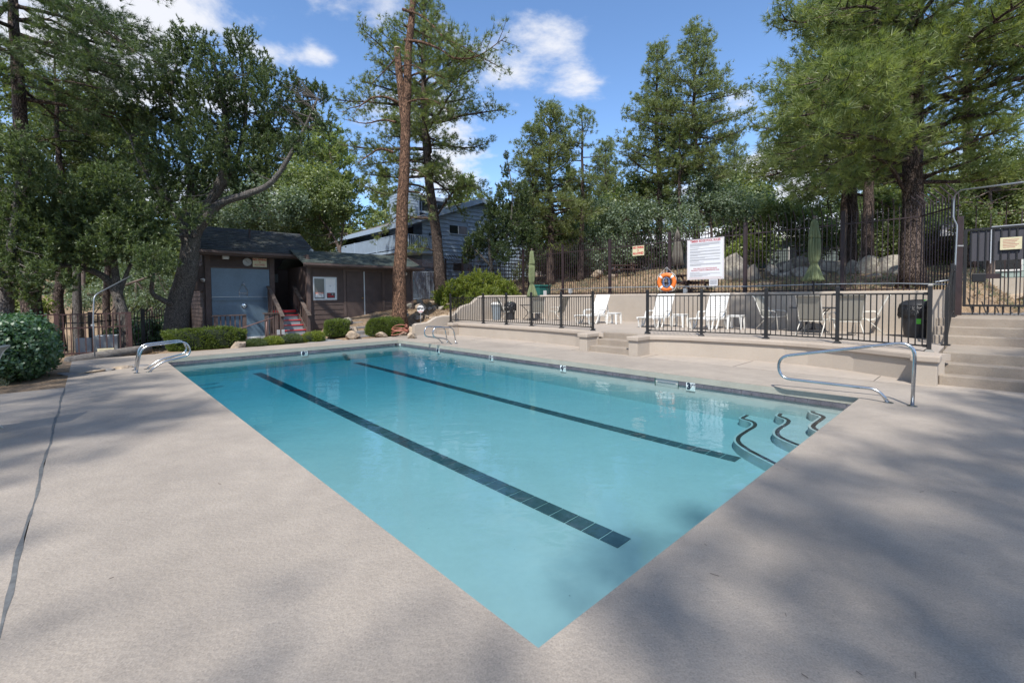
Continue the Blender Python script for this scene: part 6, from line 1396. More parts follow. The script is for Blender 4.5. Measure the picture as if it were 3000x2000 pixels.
def lobes_px(L, Y, dy, r, stretch=1.15):
    out = []
    for q in L:
        px, py, rp = q[:3]; y = Y+(q[3] if len(q) > 3 else r.uniform(-dy, dy)); c = D(px, py, y); k = y/FOC; R_ = rp*k; out.append((np.array(c), np.array([R_*1.05, R_*1.05, R_*stretch])))
    return out
def crown_tree(label, base, stems, lobes, n, mode, leaf, seed, k=22, size=.09, w=.03, bark='bark_grey', name='juniper_tree', group=None, rad=.17, gap=.38, cat='tree', nbr=9, br=.03, spread=.8):
    r = np.random.default_rng(seed); t_ = thing(name, label, cat, base, 0, group); tb = MB(); tips = []
    for pts, ra, rb in stems:
        c_ = curve(pts, 4); m_ = len(c_); tb.tube(c_, [ra+(rb-ra)*i/(m_-1) for i in range(m_)], 12 if ra > .12 else 7, caps=False); tips += [(p, rb) for p in c_[m_//3:]]
    vol = np.array([l[1].prod() for l in lobes]); vol = vol**.75; cnt = (n*vol/vol.sum()).astype(int)+1; PP, OO = [], []
    for (c, rd), m_ in zip(lobes, cnt):
        d = unit(r.normal(size=(m_*2, 3))); q = r.uniform(.25, 1, (m_*2, 1))**.55; p = c+d*q*rd*(1+.16*np.sin(d[:, :1]*7+c[0])+.14*np.sin(d[:, 1:2]*9+c[2]*2))
        nz = np.sin(p[:, 0]*3.1+p[:, 2]*2.3)+np.sin(p[:, 1]*2.9-p[:, 2]*3.7)+np.sin(p[:, 0]*1.7-p[:, 1]*5.1+p[:, 2]*4.9); keep = nz > -3+gap*4.2*.8
        p, d = p[keep][:m_], d[keep][:m_]; PP.append(p); OO.append(d)
        if tips:
            for j in range(nbr if len(p) else 0):
                e = Vector(p[r.integers(len(p))]); b_, rb = min(((t, q_) for t, q_ in tips), key=lambda t: (t[0]-e).length+.4*r.random()); l = (e-b_).length
                if l < 4.5: mid = b_.lerp(e, .5)+Vector((r.normal(0, .08*l), r.normal(0, .08*l), -.06*l+r.normal(0, .05*l))); tb.tube(curve([b_, mid, e], 3), [min(rb*.7, br)*(1-.85*i/6) for i in range(7)], 4, caps=False)
    if tb.v: tb.build('trunk', bark, t_, smooth=True)
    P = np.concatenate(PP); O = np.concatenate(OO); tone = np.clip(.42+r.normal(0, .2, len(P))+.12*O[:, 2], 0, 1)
    if mode == 'spray': V, F, tn = needles(P, unit(O*.6+np.array([0, 0, .8])+r.normal(0, .3, P.shape)), k, size, w, spread, r, tone, axis=rad)
    else: V, F, tn = leaves(P, k, rad, size, r, tone, out=O+np.array([0, 0, .5]))
    addpart('crown' if cat == 'tree' else 'foliage', V, F, leaf, tn, t_, base); return t_
def dn(px, py, y): return D(px, py, y)
def base_at(px, py, y): p = D(px, py, y); p.z = HP(p); return p
RP = random.Random(1)
rounded = lambda h: (min(1, .35+h*2.6))*(1-.80*max(0, h-.25)**1.25/.75**1.25)
conic = lambda h: min(1, .5+h*3)*(1-.88*h)+.03
open_ = lambda h: (.55+.45*math.sin(math.pi*min(1, h*1.25+.1)))*(1-.55*max(0, h-.6)/.4)
# --- tall ponderosa in front of the shed, orange bark; stub, bare crooked limbs low, tufted limbs high
Y1 = 20.5; b0 = base_at(1168, 935, Y1)
def lp(*q): return [D(a, b_, Y1+(c if len(q[0]) > 2 else 0)) for a, b_, c in q]
ex = [(lp((1165, 300, 0), (1130, 285, -.2), (1090, 287, -.5), (1055, 310, -.8), (1020, 318, -1.1)), .07, .45, .75), (lp((1160, 358, 0), (1120, 352, .3), (1070, 362, .6), (1010, 350, .8)), .055, .4, .7),
      (lp((1152, 446, 0), (1115, 436, -.3), (1085, 452, -.5), (1060, 470, -.6), (1050, 480, -.6)), .06, .35, .5), (lp((1158, 172, 0), (1130, 205, .2), (1095, 240, .3), (1082, 262, .4)), .035, .15, .3),
      (lp((1185, 118, 0), (1235, 124, -.4), (1290, 145, -.8), (1330, 170, -1.2), (1400, 165, -1.5), (1480, 110, -1.8)), .07, .42, 1.1), (lp((1180, 28, 0), (1240, 50, -.5), (1300, 110, -.9), (1360, 140, -1.2), (1460, 195, -1.5)), .065, .45, 1.1),
      (lp((1178, 250, 0), (1210, 220, .3), (1260, 210, .5), (1290, 225, .7), (1330, 245, 1)), .06, .4, .9), (lp((1175, 308, 0), (1220, 292, -.3), (1270, 295, -.6), (1320, 330, -.9)), .055, .45, .9), (lp((1185, 75, 0), (1230, 95, .4), (1290, 130, .8)), .045, .4, 1),
      (lp((1178, 500, 0), (1215, 498, .4), (1250, 520, .6)), .04, .3, .5), (lp((1172, 650, .1), (1225, 635, .4), (1270, 640, .8)), .035, .25, .3), (lp((1172, 562, .1), (1230, 565, .4), (1262, 600, .8)), .04, .2, .2),
      (lp((1160, 210, 0), (1190, 190, -.6), (1230, 200, -1.2), (1300, 250, -1.8)), .04, .4, .9)]
tp_ = pine('tall orange barked ponderosa pine with a sawn stub, standing before the brown shed', b0, [b0, D(1172, 800, Y1), D(1180, 600, Y1), D(1187, 400, Y1), D(1192, 250, Y1), D(1200, 100, Y1), D(1212, 0, Y1), D(1225, -150, Y1), D(1235, -420, Y1)], .315, .80, 3.4, rounded, 3, 'bark_pond', 'n_pine', nl=30, extra=ex, ln=.24, w=.015, k=17, sp=.17, mul=2)
INV_ = tp_
MB().tube([D(1186, 380, Y1), D(1178, 290, Y1-.02), D(1168, 200, Y1-.06), D(1164, 142, Y1-.1)], [.17, .17, .155, .14], 12).build('cut_stub', 'bark_pond', tp_, smooth=False); MB().tube([D(1164, 142.5, Y1-.1), D(1164, 140.5, Y1-.1)], [.138, .135], 12).build('sawn_face', 'cream', tp_)
# --- pine behind it, right
Y = 28; b0 = base_at(1293, 835, Y)
pine('dark trunked pine with a full crown leaning before the blue grey house', b0, [b0, D(1280, 700, Y), D(1262, 560, Y), D(1248, 420, Y), D(1240, 200, Y), D(1242, 60, Y), D(1240, -70, Y)], .36, .34, 4.6, lambda h: (.62+.38*math.sin(math.pi*min(1, h*1.5)))*(1-.62*max(0, h-.45)/.55), 7, 'bark_dark', 'n_pine', nl=72, ln=.24, w=.022, k=11, sp=.2, dens=1.2, mul=5,
     extra=[([D(1275, 640, Y), D(1330, 560, Y-.5), D(1385, 545, Y-1), D(1440, 590, Y-1.5)], .07, .4, .9), ([D(1262, 640, Y), D(1220, 640, Y-.4), D(1170, 630, Y-.8), D(1110, 690, Y-1.4)], .08, .45, 1.0), ([D(1285, 740, Y), D(1235, 725, Y-.6), D(1190, 745, Y-1.2)], .06, .4, .9), ([D(1270, 560, Y), D(1200, 540, Y-.5), D(1130, 570, Y-1.2), D(1060, 540, Y-1.8)], .08, .42, 1.0)])
# --- left edge pine
Y = 16; b0 = base_at(100, 960, Y)
pine('tall pine trunk at the left edge with long needled branches reaching right', b0, [b0, D(85, 750, Y), D(70, 520, Y), D(56, 250, Y), D(42, 60, Y), D(35, -60, Y), D(25, -500, Y)], .30, .50, 4.4, lambda h: .62+.38*math.sin(math.pi*min(1, h*1.1)), 12, 'bark_dark', 'n_blue', nl=42, ln=.26, w=.014, k=18, mul=3, sp=.17, side=(-.1, .35), el=(-20, 25), secl=.38,
     extra=[([D(60, 118, Y), D(150, 125, Y-.6), D(230, 150, Y-1.1), D(330, 190, Y-1.6)], .06, .42, 1.1), ([D(45, -20, Y), D(170, 10, Y-.8), D(260, 60, Y-1.4), D(400, 155, Y-2.0)], .08, .42, 1.25), ([D(60, 200, Y), D(130, 230, Y-.7), D(210, 240, Y-1.2), D(300, 260, Y-1.5)], .05, .4, 1), ([D(50, 60, Y), D(150, 60, Y+.6), D(250, 130, Y+.9), D(350, 260, Y+1)], .06, .42, 1.1), ([D(45, 10, Y), D(160, 90, Y+.3), D(240, 200, Y+.2), D(290, 300, Y)], .05, .42, 1.1)])
# --- right: big near pine
Y = 14.6; b0 = base_at(2672, 850, Y)
def nr(*q): return [D(a, b_, Y+c) for a, b_, c in q]
pine('big dark trunked pine with long bright needles, nearest tree on the right', b0, [b0, D(2668, 760, Y), D(2672, 600, Y), D(2676, 400, Y), D(2682, 200, Y), D(2688, 0, Y), D(2690, -200, Y), D(2695, -700, Y)], .30, .20, 4.3, lambda h: .55+.45*math.sin(math.pi*min(1, h*1.35+.05)), 31, 'bark_dark', 'n_near', nl=76, ln=.28, w=.018, k=16, sp=.165, dens=1.2, mul=4, el=(2, 30), spread=.6, secl=.42,
     extra=[(nr((2650, 440, 0), (2610, 420, -1), (2540, 400, -2), (2440, 390, -2.8), (2380, 420, -3.2)), .09, .4, 1.2), (nr((2650, 560, 0), (2600, 480, -.4), (2500, 450, -1), (2420, 500, -1.4), (2350, 560, -1.6)), .07, .35, .8), (nr((2690, 430, 0), (2760, 370, -.4), (2830, 340, -.8), (2950, 335, -1.2), (3080, 340, -1.6)), .085, .35, 1), (nr((2690, 530, 0), (2760, 500, -.5), (2850, 470, -1), (2980, 400, -1.5)), .06, .35, .9),
            (nr((2665, 150, 0), (2620, 60, -1), (2540, 20, -1.6), (2440, 30, -2)), .08, .4, 1.2), (nr((2665, 270, 0), (2580, 230, -1.4), (2500, 210, -2.6), (2400, 240, -3.4)), .08, .4, 1.3), (nr((2670, 350, 0), (2560, 320, -1.8), (2470, 300, -3), (2400, 330, -3.6)), .07, .4, 1.3), (nr((2700, 200, 0), (2800, 130, -1.2), (2900, 120, -2), (3050, 150, -3)), .08, .4, 1.2)])
# --- right: thin pine farther back with sparse limbs
Y = 20; b0 = base_at(2838, 880, Y)
pine('slender pine behind and right of the big near one, sparse curved twiggy limbs', b0, [b0, D(2838, 600, Y), D(2835, 300, Y), D(2838, 0, Y), D(2840, -260, Y)], .24, .22, 4.0, open_, 41, 'bark_dark', 'n_pine', nl=60, ln=.24, w=.017, k=12, sp=.24, dens=.9, mul=2, el=(-8, 25))
# --- right background pines
Y = 24; b0 = base_at(2480, 830, Y)
pine('yellowish green pine left of the big near pine, reaching over the boulders', b0, [b0, D(2482, 500, Y), D(2478, 200, Y), D(2470, 20, Y)], .33, .30, 4.7, lambda h: (.72+.28*math.sin(math.pi*min(1, h*1.7)))*(1-.55*max(0, h-.5)/.5), 51, 'bark_dark', 'n_pine', nl=80, ln=.24, w=.022, k=11, sp=.2, dens=1.2, mul=5, side=(math.pi, .35))
for px, y_, seed, top_, Lm, pf, lab, c0 in ((1612, 31, 61, 322, 3.5, rounded, 'round topped pine standing alone above the far green umbrella', .22), (1925, 34, 62, 140, 4.0, conic, 'tall pine with a crooked dark trunk, left one of the close pair', .30), (2040, 32, 63, 92, 3.6, open_, 'tall airy pine, right one of the close pair behind the rules board', .36),
                                    (2150, 46, 64, 400, 4.6, conic, 'pale green pine farther back, right of the close pair', .15), (1775, 44, 65, 420, 2.8, rounded, 'pine with open branches left of the close pair', .2)):
    b0 = base_at(px, 830, y_); zt = D(px, top_, y_); H_ = zt.z-b0.z; r = random.Random(seed)
    tr_ = [b0]+[b0.lerp(zt, f)+Vector((r.uniform(-.18, .18), r.uniform(-.1, .1), 0)) for f in (.2, .4, .6, .8)]+[zt]
    pine(lab, b0, tr_, .26, c0, Lm, pf, seed, 'bark_dark', 'n_far', nl=80, ln=.27, w=.032, k=8, sp=.24, dens=1.2, mul=5)
# --- central juniper
Y = 17.2; b0 = base_at(512, 1015, Y); b0.z = -.15
def jp(*q): return [D(a, b_, Y+c) for a, b_, c in q]
st = [([b0]+jp((522, 900, 0), (548, 800, .05), (562, 700, .1)), .42, .30), (jp((560, 760, .1), (540, 660, .1), (560, 560, .2), (545, 450, .3), (500, 300, .4), (520, 180, .4)), .20, .04), (jp((566, 700, .1), (600, 620, 0), (650, 520, -.2), (665, 380, -.3), (640, 240, -.2), (610, 130, 0)), .22, .04),
      (jp((575, 680, .1), (640, 600, -.3), (720, 570, -.6), (800, 530, -.9), (880, 400, -1), (930, 290, -1)), .18, .03), (jp((600, 620, 0), (690, 480, .4), (720, 330, .6), (705, 150, .7)), .14, .03), (jp((545, 640, 0), (480, 580, -.5), (420, 500, -.8), (380, 400, -1)), .14, .03), (jp((525, 900, 0), (480, 880, -.6), (445, 855, -.8), (450, 800, -.9)), .12, .05), (jp((540, 800, .1), (548, 700, .4), (500, 600, .6), (460, 480, .8)), .15, .03)]
r = np.random.default_rng(2)
LJ = [(560, 110, 52), (520, 180, 60), (470, 230, 45), (620, 200, 60), (702, 125, 45), (700, 210, 60), (760, 190, 40), (790, 260, 60), (850, 240, 35), (875, 320, 55), (930, 280, 40), (950, 350, 35), (430, 300, 60), (520, 310, 80), (620, 320, 80), (720, 330, 80), (820, 370, 60), (400, 380, 55), (480, 430, 85), (590, 430, 80), (690, 440, 75), (780, 450, 60), (380, 240, 30), (600, 540, 60), (500, 540, 70), (440, 520, 60), (350, 320, 30), (700, 530, 45), (880, 420, 40), (560, 620, 45), (480, 640, 50)]
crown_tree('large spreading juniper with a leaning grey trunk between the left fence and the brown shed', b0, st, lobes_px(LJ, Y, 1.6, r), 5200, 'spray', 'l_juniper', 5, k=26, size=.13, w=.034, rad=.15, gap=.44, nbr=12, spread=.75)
# --- left junipers
r = np.random.default_rng(3); Y = 15; b0 = base_at(372, 1020, Y); b0.z = -.5
crown_tree('crooked juniper with a forked trunk leaning left over the left fence', b0, [([b0]+[D(365, 950, Y), D(345, 870, Y), D(310, 815, Y), D(240, 785, Y-.3), D(150, 775, Y-.6)], .20, .05), ([D(350, 880, Y), D(335, 780, Y+.1), D(330, 680, Y), D(300, 560, Y)], .13, .04), ([D(345, 870, Y), D(380, 780, Y+.3), D(420, 700, Y+.5)], .08, .03)],
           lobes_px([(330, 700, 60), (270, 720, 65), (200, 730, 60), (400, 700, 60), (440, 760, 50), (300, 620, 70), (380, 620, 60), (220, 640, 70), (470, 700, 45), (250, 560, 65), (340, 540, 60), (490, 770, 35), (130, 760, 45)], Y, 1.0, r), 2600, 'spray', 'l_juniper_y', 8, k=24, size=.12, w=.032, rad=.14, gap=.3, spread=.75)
Y = 13.5; b0 = base_at(20, 1040, Y); b0.z = -.5
crown_tree('bright mossy green juniper filling the left edge of the picture', b0, [([b0, D(20, 900, Y), D(30, 760, Y), D(50, 600, Y), D(60, 460, Y)], .2, .05), ([D(25, 820, Y), D(80, 740, Y+.3), D(140, 640, Y+.5)], .05, .02)],
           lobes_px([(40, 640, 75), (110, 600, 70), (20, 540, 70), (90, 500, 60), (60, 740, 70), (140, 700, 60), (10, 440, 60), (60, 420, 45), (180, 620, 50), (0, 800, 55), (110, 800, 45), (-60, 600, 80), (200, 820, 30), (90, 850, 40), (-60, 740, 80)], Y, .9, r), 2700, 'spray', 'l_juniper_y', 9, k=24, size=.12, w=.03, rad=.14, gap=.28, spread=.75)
Y = 21; b0 = base_at(230, 1000, Y)
crown_tree('dark juniper mass behind the left fence between the edge pine and the big juniper', b0, [([b0, D(225, 800, Y), D(240, 600, Y), D(260, 400, Y)], .2, .05)], lobes_px([(160, 460, 70), (230, 400, 70), (300, 440, 70), (200, 340, 55), (270, 320, 50), (120, 400, 55), (330, 520, 60), (240, 520, 80), (150, 560, 60), (310, 360, 40), (180, 640, 60), (290, 620, 60), (120, 520, 60)], Y, 1.3, r), 2600, 'spray', 'l_juniper', 10, k=20, size=.16, w=.045, rad=.18, gap=.28)
# --- junipers and oaks round the blue house
Y = 26; b0 = base_at(1440, 870, Y)
crown_tree('dark juniper with a thin trunk covering the right half of the blue grey house', b0, [([b0, D(1440, 790, Y), D(1432, 700, Y), D(1450, 600, Y)], .14, .04), ([D(1438, 780, Y), D(1400, 740, Y), D(1380, 720, Y)], .07, .03), ([D(1440, 760, Y), D(1490, 680, Y), D(1500, 560, Y), D(1480, 440, Y)], .08, .015)],
           lobes_px([(1430, 690, 45), (1390, 715, 35), (1370, 745, 22), (1460, 640, 45), (1500, 690, 45), (1520, 620, 45), (1470, 740, 35), (1540, 680, 40), (1480, 560, 26), (1530, 560, 30), (1462, 570, 16), (1480, 500, 15), (1484, 455, 10), (1560, 740, 35), (1440, 600, 18)], Y, .8, r), 2200, 'spray', 'l_juniper', 15, k=16, size=.16, w=.05, rad=.16, gap=.28)
def oak(label, px, y_, L, leaf, seed, n=1500, k=26, size=.16, rad=.30, name='oak_tree', gap=.2, group=None, st=.15, dy=1.2):
    r = np.random.default_rng(seed); b0 = base_at(px, 830, y_); cx_, cy_ = L[0][0], L[0][1]; n = int(n*.5); k = 20; size *= 1.1
    return crown_tree(label, b0, [([b0, D(px+5, (830+cy_)/2, y_), D(cx_, cy_, y_)], st, st*.3), ([D(px+5, (830+cy_)/2, y_), D(L[-1][0], L[-1][1], y_)], st*.6, st*.2)], lobes_px(L, y_, dy, r, 1.0), n, 'leaf', leaf, seed, k=k, size=size, bark='bark_far', name=name, rad=rad, gap=gap, group=group, nbr=5)
oak('grey green oak rising behind the NO DIVING sign on the fence', 1850, 33, [(1840, 640, 60), (1780, 680, 50), (1900, 700, 55), (1720, 700, 45), (1830, 730, 50), (1700, 740, 40), (1770, 610, 40), (1900, 620, 45), (1950, 740, 40), (1760, 760, 40)], 'l_oakgrey', 71, 1700)
oak('grey green oak directly behind the rules board', 2080, 31, [(2080, 590, 65), (2010, 650, 50), (2140, 600, 55), (2180, 620, 40), (2000, 610, 45), (2060, 550, 45), (2220, 590, 40), (1990, 700, 40), (2240, 630, 30)], 'l_oakgrey', 72, 1700)
oak('light green oak behind the boulders, between two pine trunks', 2330, 29, [(2330, 650, 50), (2290, 630, 45), (2390, 690, 50), (2420, 640, 45), (2260, 620, 35), (2440, 700, 40), (2350, 610, 40), (2530, 690, 45), (2510, 640, 40), (2400, 730, 30)], 'l_oak', 73, 1700)
oak('sunny yellow green bush beside the largest boulder', 2165, 28, [(2170, 735, 28), (2150, 750, 22), (2195, 720, 25), (2200, 755, 25), (2225, 745, 20)], 'l_yellow', 74, 500, name='bush', st=.05, dy=.3)
oak('sunlit oak behind the big near pine trunk', 2610, 24, [(2610, 690, 55), (2570, 720, 45), (2650, 650, 50), (2720, 680, 45), (2740, 730, 45), (2600, 620, 40), (2700, 760, 35), (2630, 740, 40)], 'l_oak', 75, 1600)
oak('dark leafy oak above the iron gate at the right edge', 2900, 18, [(2900, 560, 70), (2840, 560, 50), (2970, 540, 70), (2950, 630, 55), (2870, 640, 45), (3030, 600, 60), (2820, 620, 35), (2860, 480, 45), (2960, 460, 50), (3060, 500, 60), (2840, 690, 30), (2800, 560, 30), (2900, 700, 25)], 'l_oak', 76, 2300, size=.11, rad=.24)
oak('leafy oak low behind the iron gate', 2960, 23, [(2960, 770, 40), (2990, 810, 40), (2930, 830, 30), (3010, 740, 45), (2985, 850, 30)], 'l_oak', 77, 700, name='bush')
oak('dark green oak behind the left table of the terrace, beside the blue house', 1560, 36, [(1560, 760, 35), (1590, 720, 40), (1530, 800, 30), (1650, 700, 45), (1680, 650, 50), (1560, 690, 35), (1700, 590, 45)], 'l_oak', 78, 1200)
oak('leafy oak between the brown shed roof and the blue house', 990, 29, [(940, 640, 55), (880, 600, 60), (960, 700, 40), (900, 700, 50), (850, 660, 50), (980, 590, 45), (930, 540, 55), (870, 530, 50), (1000, 560, 35), (940, 735, 28), (1010, 640, 22)], 'l_oak', 79, 2000)
oak('grey green oak behind the brown shed roof', 760, 27, [(760, 620, 60), (700, 640, 55), (820, 620, 55), (650, 600, 60), (740, 560, 50), (860, 590, 45), (620, 650, 45), (800, 660, 40), (580, 620, 50), (690, 700, 40), (600, 740, 40)], 'l_oakgrey', 80, 2000)
oak('yellow green tree far behind the edge pine at upper left', 240, 34, [(230, 280, 60), (290, 320, 60), (170, 320, 60), (340, 380, 50), (100, 260, 60), (130, 380, 60), (250, 380, 70), (30, 200, 60), (60, 320, 60), (380, 440, 50), (20, 420, 60)], 'l_yellow', 81, 1800, size=.2, rad=.4)
oak('pale shrubby oak on the tan slope behind the left fence', 330, 30, [(300, 860, 45), (380, 850, 50), (240, 880, 40), (460, 840, 55), (420, 900, 45), (520, 900, 45), (180, 850, 40), (560, 830, 45), (350, 790, 45), (470, 770, 40), (560, 940, 30), (590, 760, 40)], 'l_oakgrey', 82, 2000, size=.12, rad=.26, gap=.3)
oak('dark leafy bush behind the left security fence, under the juniper trunk', 440, 18.5, [(440, 970, 35), (400, 990, 32), (480, 965, 30), (380, 960, 28), (450, 1000, 30), (350, 985, 25)], 'l_shrub', 83, 800, size=.10, rad=.2, name='bush', st=.04, dy=.5)
oak('yellow green bush behind the rusty fence at the left edge', 30, 17, [(20, 900, 40), (60, 930, 35), (-20, 940, 40), (40, 980, 30), (120, 900, 25)], 'l_yellow', 84, 600, size=.11, rad=.22, name='bush', st=.04, dy=.5)
# --- slope trunks seen through the fence
for i, (px, y_, w_, t_y) in enumerate(((2540, 22, .30, 300), (2495, 23.5, .24, 560), (1555, 30, .16, 560), (2640, 27, .2, 500), (1700, 31, .22, 500), (1985, 31, .2, 560), (305, 24, .2, 500), (165, 19, .22, 420))):
    b0 = base_at(px, 850, y_); tp2 = D(px+6, t_y, y_); Hh = tp2.z-b0.z
    pine('bare dark pine trunk on the slope, '+['right of the umbrella at the right table', 'slimmer and just left of its neighbour', 'left of the cream house', 'in the shade behind the big near pine', 'between the far umbrella and the picnic table', 'close behind the NO DIVING sign', 'behind the left fence, by the grey boxes', 'behind the rusty fence, by the edge pine'][i], b0, [b0, b0.lerp(tp2, .33), b0.lerp(tp2, .66)+Vector((.08, 0, 0)), tp2, tp2+Vector((0, 0, 4))], w_*.9, .62, 2.4, rounded, 300+i, 'bark_dark', 'n_pine', nl=20, ln=.26, w=.024, k=12, sp=.25)
# --- distant forest: a few kinds, copied
protos = []
for i, (H_, Lm, pf, leaf) in enumerate(((13, 3.4, conic, 'n_pine'), (15, 3.8, rounded, 'n_pine'), (11, 3.6, rounded, 'n_near'))):
    o = pine('distant pine in the forest line beyond the houses', (0, 0, 0), [Vector((0, 0, 0)), Vector((.1, 0, H_*.4)), Vector((-.05, .1, H_*.7)), Vector((0, 0, H_))], .25, .12, Lm, pf, 500+i, 'bark_far', leaf, nl=50, ln=.42, w=.09, k=6, sp=.34, mul=4, group='distant forest pines'); protos.append(o)
r = np.random.default_rng(77); pf_ = []
oo = crown_tree('distant oak in the forest line beyond the houses', (0, 0, 0), [([Vector((0, 0, 0)), Vector((.1, 0, 1.5)), Vector((0, .1, 3.5))], .2, .08)], [(np.array([r.normal(0, 1.3), r.normal(0, 1.3), 3.6+r.normal(0, 1)]), np.array([1.5, 1.5, 1.3])) for _ in range(9)], 900, 'leaf', 'l_oak', 91, k=16, size=.30, rad=.5, bark='bark_far', name='oak_tree', group='distant forest oaks', gap=.1)
r = random.Random(9); used = {0: 0, 1: 0, 2: 0, 'o': 0}
spots = []
for k in range(64):
    px = -350+k*58+r.uniform(-25, 25); Y = r.uniform(44, 70) if k % 2 else r.uniform(60, 95); spots.append((px, Y, r.choice([0, 1, 2])))
for k in range(34): px = -250+k*104+r.uniform(-40, 40); spots.append((px, r.uniform(36, 50), 'o'))
for px, Y, kd in spots:
    p = D(px, 880, Y); 
    u, v = UVof(p)
    if 24 < u < 58 and 12 < v < 34: continue
    if 4 < u < 28 and 38.5 < v < 50.5: continue
    if -14 < u < 1 and 29 < v < 40: continue
    if 31 < u < 45 and 43 < v < 54: continue
    src = oo if kd == 'o' else protos[kd]; p.z = HP(p)-.2
    sc = r.uniform(.75, 1.15)*(1.0 if px > 500 else .9)
    if not used[kd]: o = src; used[kd] = 1
    else: o = copy_tree(src)
    o.location = p; o.rotation_euler = (0, 0, r.uniform(0, 6.28)); o.scale = (sc, sc, sc*r.uniform(.9, 1.1))
for px, top_, Y, kd, lab in ((640, 430, 40, 1, 'mid green pine behind the brown shed roof, left of its vent pipe'), (790, 390, 42, 0, 'mid green pine behind the right end of the brown shed roof'), (915, 330, 44, 1, 'tall broad pine between the big juniper and the orange barked trunk'), (975, 400, 41, 2, 'pine peeking out left of the orange barked trunk'), (1130, 500, 62, 0, 'pine crown showing behind the neighbour house chimney'), (1370, 530, 60, 2, 'pine crown above the right roof slope of the blue house'), (420, 330, 46, 0, 'pine seen through the big juniper, upper left')):
    src = protos[kd]; o = copy_tree(src, label=lab); b0 = D(px, 830, Y); b0.z = HP(b0)-.1; zt = D(px, top_, Y).z; sc = (zt-b0.z)/(13, 15, 11)[kd]; o.location = b0; o.scale = (sc*1.05, sc*1.05, sc); o.rotation_euler = (0, 0, px*.7); o['group'] = 'pines behind the shed and blue house'
# --- the pines that stand round and behind the photographer and dapple the deck
shade = [(-.5, -8.7, 16, .34), (2.2, -8.0, 16, .9), (4.3, -6.2, 16, .2), (6.4, -4.4, 16, 1.3), (8.6, -2.2, 15, 2.1), (-8.6, -5.6, 16, 1.4), (-10.9, -3.2, 16, .5), (-14, .6, 15, 1.9)]
sp_ = pine('tall pine standing beside the pool deck, out of the picture', (0, 0, 0), [Vector((0, 0, 0)), Vector((.1, 0, 5)), Vector((-.05, .1, 9)), Vector((0, 0, 13))], .28, .42, 3.6, rounded, 611, 'bark_dark', 'n_near', nl=40, ln=.26, w=.022, k=8, sp=.26, dens=.85, mul=4, group='pines round the deck out of the picture')
for i, (x, y, h, a) in enumerate(shade):
    o = sp_ if i == 0 else copy_tree(sp_); o.location = (x, y, 0); o.scale = (h/13,)*3; o.rotation_euler = (0, 0, a)



# ------------------------------------------------------------------ bushes and hedges
def hedge(label, c, hu, hv, h, leaf, seed, n, k=14, size=.045, z0=0, rough=.09, name='clipped_hedge', power=5, mode='leaf', rad=.05, core=True, w=.012):
    r = np.random.default_rng(seed); t_ = thing(name, label, 'hedge' if 'hedge' in name else 'bush', W(c[0], c[1], z0))
    d = unit(r.normal(size=(n, 3))); q = 1/(np.abs(d)**power).sum(1)**(1/power); s = d*q[:, None]
    s[:, 2] = s[:, 2]; p = np.stack([s[:, 0]*hu, s[:, 1]*hv, (s[:, 2]*.5+.5)*h], 1)
    bump = 1+rough*(np.sin(p[:, 0]*7+seed)+np.sin(p[:, 1]*8+p[:, 2]*5)); p[:, :2] *= bump[:, None]; p[:, 2] *= 1+rough*.6*np.sin(p[:, 0]*6+p[:, 1]*5); p *= 1-r.uniform(0, .12, (n, 1))
    Wp = np.array([[NX, NY, z0]])+p[:, :1]*np.array(UU)+p[:, 1:2]*np.array(VV)+np.array([[0, 0, 1]])*p[:, 2:3]+np.array([[c[0]*UU.x+c[1]*VV.x, c[0]*UU.y+c[1]*VV.y, 0]])
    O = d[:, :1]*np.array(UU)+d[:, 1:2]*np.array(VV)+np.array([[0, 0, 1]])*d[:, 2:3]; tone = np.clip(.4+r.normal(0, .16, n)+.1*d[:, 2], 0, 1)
    if mode == 'leaf': V, F, tn = leaves(Wp, k, rad, size, r, tone, out=O)
    else: V, F, tn = needles(Wp, unit(O+r.normal(0, .25, O.shape)+np.array([0, 0, .35])), k, size, w, .55, r, tone, axis=rad)
    addpart('foliage', V, F, leaf, tn, t_, W(c[0], c[1], z0))
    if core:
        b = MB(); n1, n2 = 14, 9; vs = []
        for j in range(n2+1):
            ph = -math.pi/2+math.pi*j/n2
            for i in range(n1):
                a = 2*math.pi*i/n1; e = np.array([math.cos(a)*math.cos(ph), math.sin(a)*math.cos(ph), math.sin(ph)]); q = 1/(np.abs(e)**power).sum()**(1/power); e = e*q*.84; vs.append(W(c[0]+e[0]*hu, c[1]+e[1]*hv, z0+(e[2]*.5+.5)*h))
        b.add(vs, [(j*n1+i, j*n1+(i+1) % n1, (j+1)*n1+(i+1) % n1, (j+1)*n1+i) for j in range(n2) for i in range(n1)]).build('dark_core', 'l_hedge_in', t_)  # solid core, its near-black colour standing in for shade among the leaves
    return t_
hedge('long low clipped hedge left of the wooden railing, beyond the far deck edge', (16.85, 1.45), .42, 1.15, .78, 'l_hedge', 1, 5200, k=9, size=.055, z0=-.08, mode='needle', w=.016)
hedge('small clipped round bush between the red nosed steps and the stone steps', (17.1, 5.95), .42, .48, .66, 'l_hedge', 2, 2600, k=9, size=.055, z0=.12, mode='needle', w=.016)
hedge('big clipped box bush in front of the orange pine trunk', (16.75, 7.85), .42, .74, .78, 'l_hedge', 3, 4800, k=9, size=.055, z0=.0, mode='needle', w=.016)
hedge('dark low shrub behind the big clipped bush', (17.7, 8.75), .3, .62, .42, 'l_shrub', 4, 900, k=6, size=.06, z0=.35)
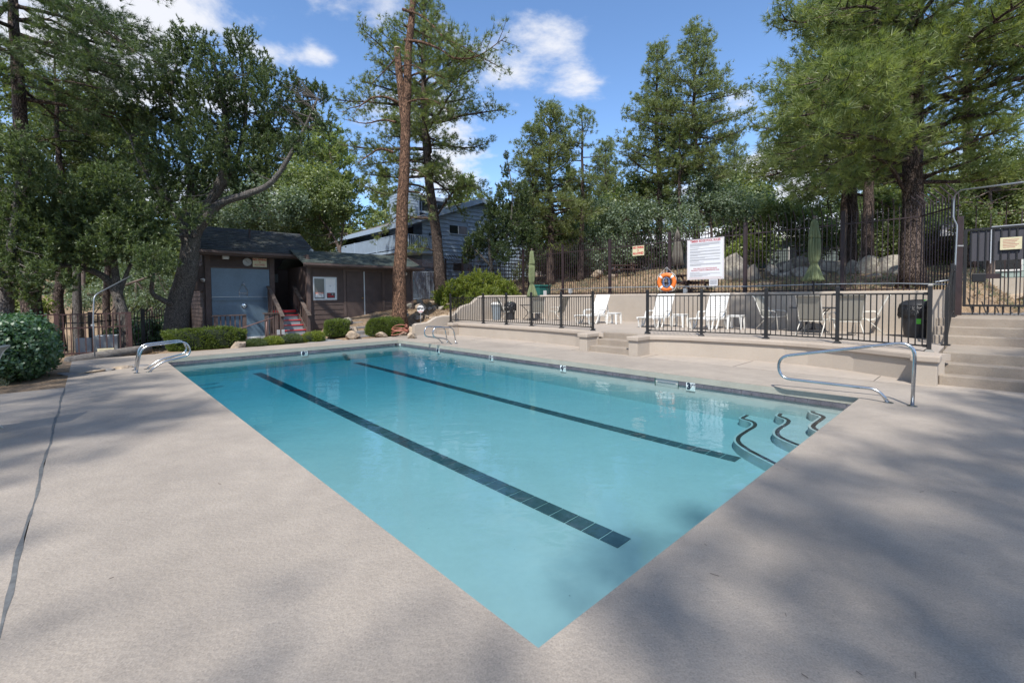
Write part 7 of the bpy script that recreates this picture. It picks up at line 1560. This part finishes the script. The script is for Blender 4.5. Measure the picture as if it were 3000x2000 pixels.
for i, (v, s_, lab) in enumerate(((2.75, .36, 'low spreading juniper shrub, leftmost in the row at the far deck edge'), (3.35, .42, 'low spreading juniper shrub, second from the left in the row at the deck edge'), (4.05, .44, 'low spreading juniper shrub, third in the row, below the outlet boxes'), (4.85, .46, 'low spreading juniper shrub, rightmost in the row, below the red steps'))):
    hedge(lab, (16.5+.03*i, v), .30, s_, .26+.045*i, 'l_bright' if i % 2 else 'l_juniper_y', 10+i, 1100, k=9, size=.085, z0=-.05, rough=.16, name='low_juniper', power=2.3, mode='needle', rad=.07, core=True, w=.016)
hedge('leafy dark green shrub with a flat clipped side at the left end of the deck', (12.95, -2.72), .98, .68, 1.30, 'l_shrub', 20, 3400, k=5, size=.085, z0=.03, rough=.07, name='leafy_shrub', power=3.2, rad=.09)
r = np.random.default_rng(6); pb = W(17.6, 13.4, HP(W(17.6, 13.4)))
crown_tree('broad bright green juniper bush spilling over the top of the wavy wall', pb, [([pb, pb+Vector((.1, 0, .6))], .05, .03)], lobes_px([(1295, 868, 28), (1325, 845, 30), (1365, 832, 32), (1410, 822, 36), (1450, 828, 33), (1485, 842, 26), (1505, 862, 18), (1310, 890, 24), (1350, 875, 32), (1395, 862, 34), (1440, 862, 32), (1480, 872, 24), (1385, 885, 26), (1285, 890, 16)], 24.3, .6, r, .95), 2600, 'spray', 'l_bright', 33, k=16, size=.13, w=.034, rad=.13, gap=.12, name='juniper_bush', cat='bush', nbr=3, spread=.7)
# ground plants by the left deck
r = np.random.default_rng(8); n = 160; q = np.stack([r.uniform(10.9, 13.6, n), r.uniform(-4.6, -2.6, n)], 1); P = np.array([tuple(W(a, b_, .03+r.uniform(0, .06))) for a, b_ in q])
V, F, tn = needles(P, np.tile(np.array([[0, 0, 1.]]), (n, 1)), 14, .12, .016, .8, r, np.clip(.4+r.normal(0, .2, n), 0, 1)); o = bpy.data.objects.new('sage_ground_cover', npmesh('sage_ground_cover', V, F, 'l_sage', tn)); C.objects.link(o); o['kind'] = 'stuff'
# litter of needles, twigs and dry leaves over soil
def litter(n, uu, vv_, seed, s=.07):
    r = np.random.default_rng(seed); u = r.uniform(*uu, n); v = r.uniform(*vv_, n); z = HT(u, v); p = np.stack([NX+u*UU.x+v*VV.x, NY+u*UU.y+v*VV.y, z+.02], 1); return p
Pn = np.concatenate([litter(9000, (-6, 24), (16.2, 27), 1), litter(3500, (16.5, 21), (8.5, 15), 2), litter(4000, (16.5, 30), (-10, 1.5), 3)]); r = np.random.default_rng(4); n = len(Pn)
a = r.uniform(0, 6.28, n); dd = np.stack([np.cos(a), np.sin(a), r.uniform(-.1, .5, n)], 1)
V, F, tn = needles(Pn, unit(dd), 3, .13, .018, .5, r, r.uniform(0, 1, n)); o = bpy.data.objects.new('dry_litter', npmesh('dry_litter', V, F, 'litter', tn)); C.objects.link(o); o['kind'] = 'stuff'
# dry grass tufts on the slope
n = 5000; p = np.concatenate([litter(n//2, (-3, 24), (17, 29), 11), litter(n//2, (18, 60), (-28, 3), 12)]); tn0 = r.uniform(0, 1, n)
V, F, tn = needles(p, np.tile(np.array([[0, 0, 1.]]), (n, 1)), 7, .16, .02, .5, r, tn0); o = bpy.data.objects.new('dry_grass', npmesh('dry_grass', V, F, 'l_sage', tn)); C.objects.link(o); o['kind'] = 'stuff'
# a few fallen needles on the deck
r = random.Random(3); b = MB()
for x, y in [(-.55, 1.75), (1.5, 1.9), (1.2, 2.6)]+[(r.uniform(-5, 5), r.uniform(1.6, 6)) for _ in range(26)]:
    u, v = UVof((x, y))
    if -.05 < u < PL+.05 and -.05 < v < PW+.05: continue
    a = r.uniform(0, 3); l = r.uniform(.02, .05); b.bar((x, y, .003), (x+l*math.cos(a), y+l*math.sin(a), .004), .002, .002)
b.build('fallen_twigs', 'bark_far', kind='stuff')
